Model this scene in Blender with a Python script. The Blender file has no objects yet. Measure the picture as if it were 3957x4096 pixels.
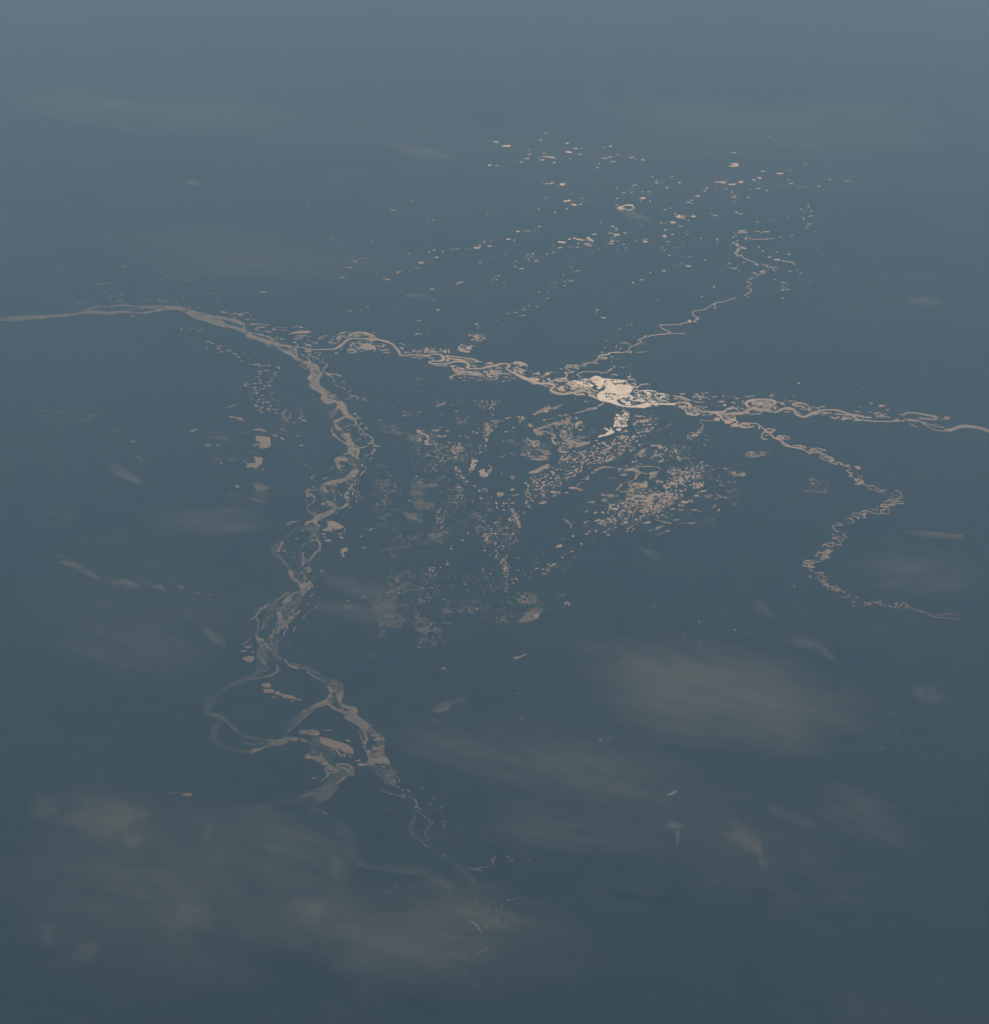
import bpy, math, random
import numpy as np
from mathutils import Vector
# one Blender unit stands for one kilometre; the camera rides in orbit 300 km above the plain
W_SRC, H_SRC = 3957.0, 4096.0
CAM_H = 300.0
PITCH = math.radians(35.0)
TAN_H = 0.2966
sc = bpy.context.scene
col = sc.collection
# ------------------------------------------------------------------ camera
cam_d = bpy.data.cameras.new('camera'); cam = bpy.data.objects.new('camera', cam_d); col.objects.link(cam)
cam.location = (0, 0, CAM_H); cam.rotation_euler = (math.pi/2 - PITCH, 0, 0)
cam_d.sensor_fit = 'HORIZONTAL'; cam_d.angle = 2*math.atan(TAN_H); cam_d.clip_start = 1.0; cam_d.clip_end = 9000.0
sc.camera = cam

def ray(X, Y):
    u = (np.asarray(X, dtype=np.float64) - W_SRC/2)/(W_SRC/2)*TAN_H
    v = -(np.asarray(Y, dtype=np.float64) - H_SRC/2)/(W_SRC/2)*TAN_H
    c, s = math.cos(PITCH), math.sin(PITCH)
    return u, c + v*s, -s + v*c

def ground(X, Y, z=0.0):
    dx, dy, dz = ray(X, Y)
    t = (z - CAM_H)/dz
    return dx*t, dy*t

# ------------------------------------------------------------------ sun, sky, exposure
gx, gy, gz = (float(a) for a in ray(2470, 1585))          # the sun mirrors in the water here
n_ = math.sqrt(gx*gx + gy*gy + gz*gz)
to_sun = Vector((gx/n_, gy/n_, -gz/n_))
SUN_EL = math.asin(to_sun.z); SUN_AZ = math.atan2(to_sun.x, to_sun.y)
sd = bpy.data.lights.new('sun', 'SUN'); sd.energy = 3.7; sd.angle = math.radians(0.5); sd.color = (1.0, 0.95, 0.89)
sun = bpy.data.objects.new('sun', sd); col.objects.link(sun)
sun.rotation_euler = to_sun.to_track_quat('Z', 'Y').to_euler(); sun.location = (0, 800, 700)
w = bpy.data.worlds.new('World'); sc.world = w; w.use_nodes = True
nt = w.node_tree; bg = nt.nodes['Background']
sky = nt.nodes.new('ShaderNodeTexSky'); sky.sky_type = 'NISHITA'; sky.sun_disc = False
sky.sun_elevation = SUN_EL; sky.sun_rotation = SUN_AZ
nt.links.new(sky.outputs[0], bg.inputs[0]); bg.inputs[1].default_value = 0.06
sc.view_settings.view_transform = 'Standard'; sc.view_settings.look = 'None'
sc.view_settings.exposure = 0.0; sc.view_settings.gamma = 1.0; sc.view_settings.use_curve_mapping = False
try:
    sc.cycles.volume_bounces = 0; sc.cycles.volume_step_rate = 0.35; sc.cycles.volume_max_steps = 512; sc.cycles.max_bounces = 6
except Exception:
    pass

# ------------------------------------------------------------------ materials
def mat(name):
    m = bpy.data.materials.new(name); m.use_nodes = True
    return m, m.node_tree, m.node_tree.nodes['Principled BSDF']
def noise_node(nt, scale, detail=6, rough=0.6, stretch=(1, 1, 1), rot=0.0):
    tc = nt.nodes.new('ShaderNodeTexCoord'); mp = nt.nodes.new('ShaderNodeMapping')
    nz = nt.nodes.new('ShaderNodeTexNoise')
    mp.inputs['Scale'].default_value = stretch; mp.inputs['Rotation'].default_value = (0, 0, rot)
    nz.inputs['Scale'].default_value = scale; nz.inputs['Detail'].default_value = detail; nz.inputs['Roughness'].default_value = rough
    nt.links.new(tc.outputs['Object'], mp.inputs[0]); nt.links.new(mp.outputs[0], nz.inputs['Vector'])
    return nz
def ramp(nt, src, stops):
    r = nt.nodes.new('ShaderNodeValToRGB'); e = r.color_ramp.elements
    while len(e) < len(stops): e.new(0.5)
    for q, (p, c) in zip(e, stops):
        q.position = p; q.color = (c[0], c[1], c[2], 1) if isinstance(c, tuple) else (c, c, c, 1)
    nt.links.new(src, r.inputs[0]); return r
def water_mat(name, r0, r1, base, spec=0.5, tint=(1, 1, 1), ns=0.05):
    m, nt, p = mat(name)
    nz = noise_node(nt, ns, 6, 0.65, (1, 2.2, 1), 0.5)
    rr = ramp(nt, nz.outputs[0], [(0.35, r0), (0.65, r1)])
    nt.links.new(rr.outputs[0], p.inputs['Roughness'])
    p.inputs['Base Color'].default_value = (*base, 1)
    p.inputs['IOR'].default_value = 1.333
    p.inputs['Specular IOR Level'].default_value = spec
    p.inputs['Specular Tint'].default_value = (*tint, 1)
    return m
TINT = (1.0, 0.80, 0.62)
M_BRIGHT = water_mat('calm_river_water', 0.48, 0.56, (0.05, 0.042, 0.035), 0.50, (1.0, 0.90, 0.80))
M_GLINT_TINT = water_mat('glint_tinted_water', 0.43, 0.47, (0.045, 0.045, 0.05), 0.70, (0.55, 0.72, 1.0), 0.2)  # cool specular tint: the glint's whiteness is put into the water colour
M_LAKE = water_mat('still_lake_water', 0.49, 0.56, (0.05, 0.038, 0.03), 0.6, (1.0, 0.76, 0.58))

def marsh_mat(name, wet, margin, r0, base, spec, tint, ns):
    """water standing in patches among dark plants, thinning out toward its shore"""
    m, nt, p = mat(name); L = nt.links.new
    p.inputs['Roughness'].default_value = r0; p.inputs['Base Color'].default_value = (*base, 1); p.inputs['IOR'].default_value = 1.333
    p.inputs['Specular IOR Level'].default_value = spec; p.inputs['Specular Tint'].default_value = (*tint, 1)
    d = nt.nodes.new('ShaderNodeBsdfDiffuse'); d.inputs[0].default_value = (0.010, 0.020, 0.013, 1)
    at = nt.nodes.new('ShaderNodeAttribute'); at.attribute_name = 'shore'
    mr = nt.nodes.new('ShaderNodeMapRange'); mr.interpolation_type = 'SMOOTHSTEP'; mr.inputs['From Max'].default_value = margin; L(at.outputs['Fac'], mr.inputs[0])
    nz = noise_node(nt, ns, 8, 0.72, (1, 2.4, 1), 0.35)
    rr = ramp(nt, nz.outputs[0], [(0.40, wet[0]), (0.62, wet[1])])
    mu = nt.nodes.new('ShaderNodeMath'); mu.operation = 'MULTIPLY'; L(mr.outputs[0], mu.inputs[0]); L(rr.outputs[0], mu.inputs[1])
    mx = nt.nodes.new('ShaderNodeMixShader'); L(mu.outputs[0], mx.inputs[0]); L(d.outputs[0], mx.inputs[1]); L(p.outputs[0], mx.inputs[2])
    L(mx.outputs[0], nt.nodes['Material Output'].inputs[0]); return m
M_RIVER = marsh_mat('silty_river_water', (0.5, 1.0), 1.0, 0.52, (0.06, 0.048, 0.036), 0.58, (1.0, 0.80, 0.64), 0.2)
M_DIM = marsh_mat('rippled_shallow_water', (0.08, 0.45), 9.0, 0.6, (0.06, 0.055, 0.05), 0.5, (1, 0.95, 0.9), 0.06)
M_WET = marsh_mat('flooded_grassland', (0.07, 0.46), 6.0, 0.5, (0.07, 0.05, 0.03), 0.5, TINT, 0.10)
M_BACK = marsh_mat('silted_backwater', (0.0, 0.34), 14.0, 0.65, (0.07, 0.06, 0.05), 0.5, (1, .95, .9), 0.05)
M_MARSH = marsh_mat('standing_flood_water', (0.5, 1.0), 1.0, 0.52, (0.06, 0.045, 0.03), 0.48, (1.0, 0.82, 0.67), 0.2)
M_FAINT = marsh_mat('damp_grassland', (0.15, 0.7), 10.0, 0.6, (0.07, 0.055, 0.04), 0.45, (1, .9, .8), 0.08)

m, nt, p = mat('forest_floor'); M_LAND = m
na = noise_node(nt, 0.012, 8, 0.62, (1, 2.0, 1), 0.4); nb = noise_node(nt, 0.11, 7, 0.7, (1, 1.8, 1), -0.3)
ra = ramp(nt, na.outputs[0], [(0.34, (0.006, 0.011, 0.012)), (0.55, (0.010, 0.016, 0.015)), (0.72, (0.020, 0.024, 0.020))])
rb = ramp(nt, nb.outputs[0], [(0.35, (0.4, 0.45, 0.45)), (0.7, (1.7, 1.5, 1.3))])
mx = nt.nodes.new('ShaderNodeMixRGB'); mx.blend_type = 'MULTIPLY'; mx.inputs[0].default_value = 1.0
nt.links.new(ra.outputs[0], mx.inputs[1]); nt.links.new(rb.outputs[0], mx.inputs[2]); nt.links.new(mx.outputs[0], p.inputs['Base Color'])
p.inputs['Roughness'].default_value = 1.0; p.inputs['Specular IOR Level'].default_value = 0.0

# ------------------------------------------------------------------ helpers
def tag(o, label=None, cat=None, group=None, kind=None):
    if label: o['label'] = label
    if cat: o['category'] = cat
    if group: o['group'] = group
    if kind: o['kind'] = kind
    return o
_rng = np.random.default_rng(11)
_tab = _rng.random((256, 256)).astype(np.float32)
def vnoise(x, y):
    xi = np.floor(x).astype(np.int64); yi = np.floor(y).astype(np.int64)
    fx = x - xi; fy = y - yi
    fx = fx*fx*(3 - 2*fx); fy = fy*fy*(3 - 2*fy)
    a = _tab[yi & 255, xi & 255]; b = _tab[yi & 255, (xi+1) & 255]
    c = _tab[(yi+1) & 255, xi & 255]; d = _tab[(yi+1) & 255, (xi+1) & 255]
    return (a*(1-fx) + b*fx)*(1-fy) + (c*(1-fx) + d*fx)*fy
def fbm(x, y, o=3):
    s = 0; a = 1.0; t = 0
    for i in range(o):
        s = s + a*vnoise(x*2**i + 37.1*i, y*2**i + 91.7*i); t += a; a *= 0.6
    return s/t
def pts(s):
    return [tuple(float(v) for v in q.split(',')) for q in s.split()]
def catmull(P, closed, step):
    n = len(P); out = []
    P = [np.array(p) for p in P]
    for i in range(n if closed else n-1):
        p1 = P[i]; p2 = P[(i+1) % n]
        p0 = P[(i-1) % n] if closed or i > 0 else p1; p3 = P[(i+2) % n] if closed or i < n-2 else p2
        k = max(1, min(60, int(np.hypot(*(p2-p1)[:2])/step)))
        for j in range(k):
            t = j/k
            q = 0.5*((2*p1) + (-p0+p2)*t + (2*p0-5*p1+4*p2-p3)*t*t + (-p0+3*p1-3*p2+p3)*t**3)
            out.append(q)
    if not closed: out.append(P[-1])
    return np.array(out)
CLIP = 5.0
class Field:
    """signed distance (source pixels, inside > 0) on a grid; the outline of one water body or one layer"""
    def __init__(s, x0, y0, x1, y1, g, clip=CLIP):
        s.c = clip; s.g = g; s.rmin = 0.85; s.x0 = x0; s.y0 = y0
        s.nx = int((x1-x0)/g) + 2; s.ny = int((y1-y0)/g) + 2
        s.f = np.full((s.ny, s.nx), -clip, dtype=np.float32)
    def win(s, xa, ya, xb, yb):
        i0 = max(0, int((xa-s.x0)/s.g)); i1 = min(s.nx, int((xb-s.x0)/s.g) + 2)
        j0 = max(0, int((ya-s.y0)/s.g)); j1 = min(s.ny, int((yb-s.y0)/s.g) + 2)
        if i1 <= i0 or j1 <= j0: return None
        X = s.x0 + s.g*np.arange(i0, i1, dtype=np.float32)[None, :]; Y = s.y0 + s.g*np.arange(j0, j1, dtype=np.float32)[:, None]
        return (slice(j0, j1), slice(i0, i1)), X, Y
    def put(s, sl, d, add):
        if add: s.f[sl] = np.maximum(s.f[sl], np.clip(d, -s.c, s.c))
        else: s.f[sl] = np.minimum(s.f[sl], np.clip(-d, -s.c, s.c))
    def ribbon(s, Q, add=True):
        rm = s.rmin
        for x, y, w_ in Q:
            r = max(w_*0.5, rm*(0.7 if w_ < 1.35 else 1.0)); m_ = r + CLIP
            q = s.win(x-m_, y-m_, x+m_, y+m_)
            if q: s.put(q[0], r - np.hypot(q[1]-x, q[2]-y), add)
    def oval(s, x, y, w_, h, a, add=True):
        m_ = max(w_, h)*0.5 + CLIP
        q = s.win(x-m_, y-m_, x+m_, y+m_)
        if not q: return
        c, sn = math.cos(a), math.sin(a); rx, ry = max(w_*0.5, 1.0), max(h*0.5, 0.8)
        u = (q[1]-x)*c + (q[2]-y)*sn; v = -(q[1]-x)*sn + (q[2]-y)*c
        k = np.hypot(u/rx, v/ry); g = np.hypot(u/rx**2, v/ry**2) + 1e-6
        s.put(q[0], (1-k)*np.maximum(k, .2)/g*1.0, add)
    def poly_sd(s, P, pad):
        P = np.asarray(P, dtype=np.float32)
        q = s.win(P[:, 0].min()-pad, P[:, 1].min()-pad, P[:, 0].max()+pad, P[:, 1].max()+pad)
        if not q: return None
        sl, X, Y = q
        X, Y = np.broadcast_arrays(X, Y); ins = np.zeros(X.shape, bool); D = np.full(X.shape, 1e9, dtype=np.float32)
        for i in range(len(P)):
            ax, ay = P[i]; bx, by = P[(i+1) % len(P)]
            dx, dy = bx-ax, by-ay; L = dx*dx + dy*dy + 1e-9
            t = np.clip(((X-ax)*dx + (Y-ay)*dy)/L, 0, 1)
            D = np.minimum(D, (X-ax-t*dx)**2 + (Y-ay-t*dy)**2)
            if ay != by:
                ins ^= ((ay > Y) != (by > Y)) & (X < (bx-ax)*(Y-ay)/(by-ay) + ax)
        D = np.sqrt(D)
        return sl, X, Y, np.where(ins, D, -D)
    def poly(s, P, add=True):
        q = s.poly_sd(P, CLIP)
        if q: s.put(q[0], q[3], add)
    def speckle(s, P, dens, sx, sy):
        k_ = 4.5 if s.c <= CLIP else 20.0
        q = s.poly_sd(P, 2)
        if not q: return
        sl, X, Y, d = q
        n = fbm(X/sx + 3.3, Y/sy + 7.7, 3)
        big = fbm(X/(sx*5), Y/(sy*6), 2) - 0.5
        a = abs(dens); t = 0.5 + 0.15*2.0*(0.5 - min(a, .98))*1.25
        edge = np.clip((d + min(60.0, 0.3*(P[:, 1].max()-P[:, 1].min()))*(fbm(X/45+9, Y/30+4, 2)-.5))/(min(38.0, 0.16*min(P[:, 0].max()-P[:, 0].min(), P[:, 1].max()-P[:, 1].min())) if dens > 0 else 10.0), 0, 1)
        v = (n - t + big*0.35 - (0.26 if dens > 0 else 0.2)*(1-edge))*sy*k_
        if dens > 0: s.put(sl, np.minimum(v, d), True)
        else:
            v = -(v)                                   # what stays dry inside the outline
            s.put(sl, np.minimum(v, d), False)
    def finish(s, amp=1.1, warp=2.0):
        X = s.x0 + s.g*np.arange(s.nx, dtype=np.float32)[None, :]; Y = s.y0 + s.g*np.arange(s.ny, dtype=np.float32)[:, None]
        X, Y = np.broadcast_arrays(X, Y)
        act = s.f > -4.9
        k = int(warp/s.g) + 2
        a2 = act.copy()
        for _ in range(k):
            a2[1:] |= act[:-1]; a2[:-1] |= act[1:]; a2[:, 1:] |= act[:, :-1]; a2[:, :-1] |= act[:, 1:]; act = a2.copy()
        jj, ii = np.nonzero(a2)
        x = X[jj, ii]; y = Y[jj, ii]
        wx = (fbm(x/11, y/7, 2)-.5)*2*warp; wy = (fbm(x/11+50, y/7+20, 2)-.5)*2*warp*0.5
        u = np.clip((x + wx - s.x0)/s.g, 0, s.nx-1.001); v = np.clip((y + wy - s.y0)/s.g, 0, s.ny-1.001)
        ui = u.astype(int); vi = v.astype(int); fu = u-ui; fv = v-vi; F = s.f
        g = (F[vi, ui]*(1-fu) + F[vi, ui+1]*fu)*(1-fv) + (F[vi+1, ui]*(1-fu) + F[vi+1, ui+1]*fu)*fv
        g = g + amp*2*(fbm(x/6, y/3.5, 2)-.5)*np.clip(g/2 + 1.2, .25, 1)
        G = np.full(F.shape, -s.c, dtype=np.float32); G[jj, ii] = g
        G[0] = G[-1] = -CLIP; G[:, 0] = G[:, -1] = -s.c
        s.f = G; return s
_CASES = {1: ['0a', ], }
# corners c0 (j,i) c1 (j,i+1) c2 (j+1,i+1) c3 (j+1,i); edges e0 c0c1, e1 c1c2, e2 c2c3, e3 c3c0
_T = {1: [(0, 4, 7)], 2: [(1, 5, 4)], 3: [(0, 1, 5, 7)], 4: [(2, 6, 5)], 5: [(0, 4, 7), (2, 6, 5)], 6: [(1, 2, 6, 4)],
      7: [(0, 1, 2, 6, 7)], 8: [(3, 7, 6)], 9: [(0, 4, 6, 3)], 10: [(1, 5, 4), (3, 7, 6)], 11: [(0, 1, 5, 6, 3)],
      12: [(3, 7, 5, 2)], 13: [(0, 4, 5, 2, 3)], 14: [(1, 2, 3, 7, 4)], 15: [(0, 1, 2, 3)]}
def sheet(name, F, z, material):
    """the region where the field is above 0, laid on the ground as one mesh"""
    f = F.f; ny, nx = f.shape; pos = f > 0
    case = (pos[:-1, :-1]*1 + pos[:-1, 1:]*2 + pos[1:, 1:]*4 + pos[1:, :-1]*8)
    jj, ii = np.nonzero(case)
    if len(jj) == 0: return None
    cs = case[jj, ii]; N = ny*nx
    cid = [jj*nx+ii, jj*nx+ii+1, (jj+1)*nx+ii+1, (jj+1)*nx+ii]
    eid = [N + jj*nx+ii, 2*N + jj*nx+ii+1, N + (jj+1)*nx+ii, 2*N + jj*nx+ii]
    ids = cid + eid
    loops = []; sizes = []
    for c, polys in _T.items():
        k = np.nonzero(cs == c)[0]
        if len(k) == 0: continue
        for pl in polys:
            loops.append(np.stack([ids[t][k] for t in pl], 1).ravel()); sizes.append(np.full(len(k), len(pl)))
    loops = np.concatenate(loops); sizes = np.concatenate(sizes)
    uq, inv = np.unique(loops, return_inverse=True)
    typ = uq//N; r = uq % N; j = r//nx; i = r % nx
    x = i.astype(np.float64); y = j.astype(np.float64)
    h = typ == 1; v = typ == 2
    a = f[j[h], i[h]]; b = f[j[h], i[h]+1]; x[h] += np.clip(a/(a-b), .02, .98)
    a = f[j[v], i[v]]; b = f[j[v]+1, i[v]]; y[v] += np.clip(a/(a-b), .02, .98)
    gx_, gy_ = ground(F.x0 + x*F.g, F.y0 + y*F.g, z)
    ox, oy = float(gx_.mean()), float(gy_.mean())
    co = np.stack([gx_-ox, gy_-oy, np.zeros_like(gx_)], 1)
    me = bpy.data.meshes.new(name); me.vertices.add(len(co)); me.vertices.foreach_set('co', co.ravel().astype(np.float32))
    start = np.concatenate([[0], np.cumsum(sizes)[:-1]])
    shore = np.zeros(len(co), dtype=np.float32); cr = typ == 0; shore[cr] = np.clip(f[j[cr], i[cr]], 0, None)
    # image rows run down, so reverse each face to turn it up to the sky
    rev = np.repeat(start*2 + sizes - 1, sizes) - np.arange(len(inv))
    me.loops.add(len(inv)); me.loops.foreach_set('vertex_index', inv[rev].astype(np.int32))
    me.polygons.add(len(sizes)); me.polygons.foreach_set('loop_start', start.astype(np.int32))
    me.polygons.foreach_set('loop_total', sizes.astype(np.int32))
    me.update(calc_edges=True); at = me.attributes.new('shore', 'FLOAT', 'POINT'); at.data.foreach_set('value', shore); me.materials.append(material)
    o = bpy.data.objects.new(name, me); o.location = (ox, oy, z); col.objects.link(o)
    return o

# ------------------------------------------------------------------ the tracing language
LAYERS = {k: [] for k in ('west', 'dim', 'wet', 'faint', 'backwater', 'basin', 'marsh', 'east', 'north', 'southeast', 'specks')}
BODIES = []                       # single lakes and ponds: (area, ops, label, centre)
cur = 'west'; TX = TY = 0.0; TS = 1.0; rnd = random.Random(5)
def T(x, y, s):
    global TX, TY, TS
    TX, TY, TS = x, y, s/1893.0
def lay(n):
    global cur
    if n == 'wet' and (TX < 900 or TX > 2800): n = 'faint'
    if n == 'wet' and TX in (2100, 2500): n = 'marsh'
    if n == 'dim' and TY > 2900: n = 'backwater'
    cur = n
def sx_(p): return (TX + p[0]*TS, TY + p[1]*TS)
def body(op, area, label=None, c=None): BODIES.append((area, op, label, c, cur))
def dest(): return 'marsh' if cur == 'wet' and TX == 1600 and TY < 2100 else cur
def R(w_, s, add=True):
    P = pts(s); P = [(*sx_(p), (p[2] if len(p) > 2 else w_)*TS) for p in P]
    if len(P) < 2: P = P*2
    Q = catmull(P, False, 1.4)
    if cur in ('lake', 'pond'):
        L = sum(math.hypot(P[i+1][0]-P[i][0], P[i+1][1]-P[i][1]) for i in range(len(P)-1))
        body(('r', Q), L*P[0][2], None, (P[len(P)//2][0], P[len(P)//2][1]))
    else: LAYERS[dest()].append(('r', Q, add))
def HR(w_, s): R(w_, s, False)
def P(s, label=None, add=True, smooth=True):
    A = [sx_(p) for p in pts(s)]
    Q = catmull(A, True, 4.0) if smooth else np.array(A)
    if cur in ('lake', 'pond'):
        x, y = Q[:, 0], Q[:, 1]; ar = abs(np.dot(x, np.roll(y, 1)) - np.dot(y, np.roll(x, 1)))/2
        body(('p', Q), ar, label, (x.mean(), y.mean()))
    else: LAYERS[dest()].append(('p', Q, add))
def RING(s, label): P(s, label, True, False)
def HP(s): P(s, None, False)
def B(s, add=True):
    for q in pts(s):
        x, y = sx_(q); a = math.radians(q[4]) if len(q) > 4 else 0.0; w_, h = q[2]*TS, q[3]*TS
        if cur in ('lake', 'pond'): body(('o', (x, y, w_, h, a)), w_*h*0.78, None, (x, y))
        else: LAYERS[cur].append(('o', (x, y, w_, h, a), add))
def HB(s): B(s, False)
def N(s, dens, sx, sy):
    A = np.array([sx_(p) for p in pts(s)])
    k = 'specks' if cur in ('lake', 'pond') else cur
    LAYERS[k].append(('n', A, dens, max(sx*TS*1.4, 8.0), max(sy*TS*1.4, 3.2)))
def S(n, a, b, s, _=None):
    A = [sx_(p) for p in pts(s)]; xs = [p[0] for p in A]; ys = [p[1] for p in A]; k = 0; g = 0
    while k < n and g < n*40:
        g += 1
        x = rnd.uniform(min(xs), max(xs)); y = rnd.uniform(min(ys), max(ys)); ins = False
        for i in range(len(A)):
            (ax, ay), (bx, by) = A[i], A[(i+1) % len(A)]
            if (ay > y) != (by > y) and x < (bx-ax)*(y-ay)/(by-ay) + ax: ins = not ins
        if not ins: continue
        k += 1; w_ = (a + (b-a)*rnd.random()**2)*1.5*TS; h = w_*rnd.uniform(.45, .7)
        body(('o', (x, y, w_, h, math.radians(rnd.uniform(-25, 15)))), w_*h*.78, None, (x, y))
# ---------------------------------------------------------------- traced outlines of the water, tile by tile
# T(x0, y0, size): the tile; lay(name): the river or layer; R ribbon, P outline, B ovals, H* cut islands, N noise speckle
# ======== the broad braided western river, upper reach
T(100,1100,800); lay('west')
R(30,"-120,420,40 55,400,34 150,398,26 250,390,26 350,384,26 450,376,26 530,360,24 620,352,22 700,358,22 800,362,24 900,352,20 1000,355,14 1080,358,10 1150,355,14 1230,342,22 1300,325,24 1370,316,24 1450,316,28 1510,335,34 1570,370,44 1640,400,34 1720,425,34 1800,455,30 1893,480,30")
R(12,"560,345,18 620,320,20 680,302,12 800,296,10 900,288,12 1000,290,10 1080,300,8 1160,296,10 1260,296,12 1380,300,16 1460,308,20 1560,335,16 1680,368,16 1760,385,14 1893,410,16")
R(8,"620,330 720,345 900,345 1050,325 1150,310 1230,315 1300,318")
R(5,"1125,290 1125,260 1135,240 1160,230"); R(5,"1200,225 1300,238 1400,250 1440,262 1455,290")
R(5,"1180,300 1190,320 1160,335"); R(16,"1660,390 1750,410 1850,440 1893,470")
R(8,"1800,395 1860,430 1893,465")
HR(5,"470,372 560,362 640,352"); HR(6,"1640,398 1690,412")
lay('lake')
B("800,220,34,12 905,187,28,7 902,243,50,8 518,256,42,10 770,165,26,5 700,90,70,5 240,250,50,7 1270,245,16,7 1310,250,40,5 1640,310,50,6 1560,305,40,5 1822,228,18,8 1875,350,40,16 1480,512,22,14 1575,505,36,7 1640,535,26,10 1665,520,36,7 1735,630,50,13 1775,648,38,11 1720,687,28,9 1840,670,60,7 1830,690,40,8 1862,725,40,14 1020,390,28,22 75,165,50,8 600,85,30,6 1785,175,30,6 1610,580,22,7")
B("1585,1475,54,22 1612,1462,28,12 1732,1612,70,18 1824,1612,36,13 1855,1780,20,12 160,1285,80,10 1025,1575,46,16 1015,765,30,6")
# ---- next reach
T(1000,1100,500); lay('west')
P("-40,862 100,885 200,905 300,940 325,945 370,980 420,1025 500,1045 580,1060 650,1085 700,1120 722,1180 725,1240 800,1290 880,1305 920,1320 1000,1350 1040,1390 1060,1450 1100,1500 1060,1560 1045,1605 1100,1680 1150,1740 1230,1790 1340,1830 1345,1850 1300,1900 1200,1960 1075,1893 1090,1830 1070,1790 1000,1750 940,1720 890,1665 910,1620 865,1560 890,1530 920,1490 905,1430 880,1400 820,1360 740,1320 670,1280 650,1250 620,1215 550,1190 480,1150 420,1120 420,1100 330,1085 240,1050 200,1020 100,975 -40,955")
HP("30,890 150,915 290,955 318,985 270,985 200,960 80,925"); HP("468,1085 560,1090 588,1145 500,1130")
HR(14,"265,1045 320,1060 375,1080"); HR(24,"975,1448 1010,1475 1040,1492"); HR(16,"945,1568 975,1552 1010,1540")
HR(10,"1035,1650 1090,1700 1150,1755"); HR(34,"1120,1765 1180,1800 1230,1845"); HR(6,"130,945 240,985 330,1010")
HR(20,"640,1150 690,1210"); HR(6,"1000,1640 1050,1700"); HR(8,"940,1390 970,1410")
R(8,"755,1330 780,1380 820,1410 910,1422"); R(16,"740,1190 800,1215 870,1245 900,1290 920,1320"); 
R(14,"890,1225 960,1240 1030,1260 1050,1300 1110,1325"); R(8,"960,1240 1010,1275 1050,1300")
R(16,"1110,1325 1160,1345 1180,1370 1130,1400 1100,1440 1130,1475 1200,1490 1260,1500 1320,1510 1360,1540")
R(20,"1130,1475 1180,1510 1240,1540"); R(9,"1330,1500 1390,1535")
R(10,"1270,1565 1275,1620 1300,1670 1380,1690 1440,1730"); R(8,"1385,1620 1440,1605"); R(8,"1380,1625 1440,1648")
R(8,"1475,1790 1500,1765 1540,1740"); R(10,"1500,1810 1560,1825 1620,1840 1635,1865 1600,1893"); R(8,"1290,1670 1350,1720")
lay('lake')
R(13,"-30,752 60,747 135,740"); R(10,"158,745 250,755 300,762"); R(20,"80,825 112,798 160,790 225,795"); R(12,"85,822 150,842")
B("370,825,72,26 240,850,50,13 310,865,70,10 280,855,30,12 775,790,62,24 405,940,32,10 405,965,34,10 485,970,70,18 675,1018,42,22 720,1060,36,10 1545,1130,60,26 1320,1185,36,18 1530,1068,50,14 1485,1140,46,12 1600,1165,60,12 880,1155,112,32 1050,1210,30,20 1222,1213,20,8 905,1200,50,16 1010,1180,26,10 1115,1268,14,22 1465,1565,12,9 1070,1180,30,8")
R(7,"400,788 470,795 575,802"); R(6,"490,835 575,838"); R(8,"648,797 680,778 735,774")
P("590,895 680,858 780,843 900,848 925,858 880,880 750,885 640,893"); 
R(9,"660,960 690,925 760,912 855,912"); R(9,"665,970 720,978 780,965 800,935 850,918"); R(8,"690,960 730,935 800,925"); R(8,"700,972 745,955 790,945")
R(13,"1032,968 1090,932 1160,916"); R(11,"1050,970 1112,958"); B("880,1060,90,24 830,1040,60,8 920,1075,40,12 1010,1032,50,22 950,1020,46,12 1000,1045,30,12")
R(5,"860,993 920,982"); R(8,"875,938 920,924")
R(9,"1190,1022 1240,1030 1310,1040"); R(7,"1200,1020 1225,985 1260,945"); R(6,"1240,1010 1260,975")
B("1240,920,20,8 70,1355,80,20 250,1445,90,14 120,1360,90,18 150,1385,40,12 290,1365,60,12 420,1395,70,12 445,1415,40,16 210,1375,40,10 155,1465,50,10 150,1497,34,10 385,1475,44,12 372,1505,40,10 392,1528,44,12 330,1565,46,13 155,1590,26,18 80,1550,34,8 125,1540,30,10 75,1643,56,14 155,1635,60,12 270,1633,34,10 225,1690,36,12 290,1675,50,14 65,1708,70,16 155,1725,34,9 205,1725,30,12 90,1750,50,14 180,1825,46,14 110,1788,44,22 60,1788,60,9 340,1780,28,8 20,1830,24,10 140,1885,40,12 350,1868,36,10 320,1608,70,8")
B("175,250,60,8 215,268,80,7 250,256,30,8 1400,35,44,12 1425,42,30,8 1240,103,24,8 1498,545,16,8 1785,482,40,6 1530,535,40,6 45,665,20,6")
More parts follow.
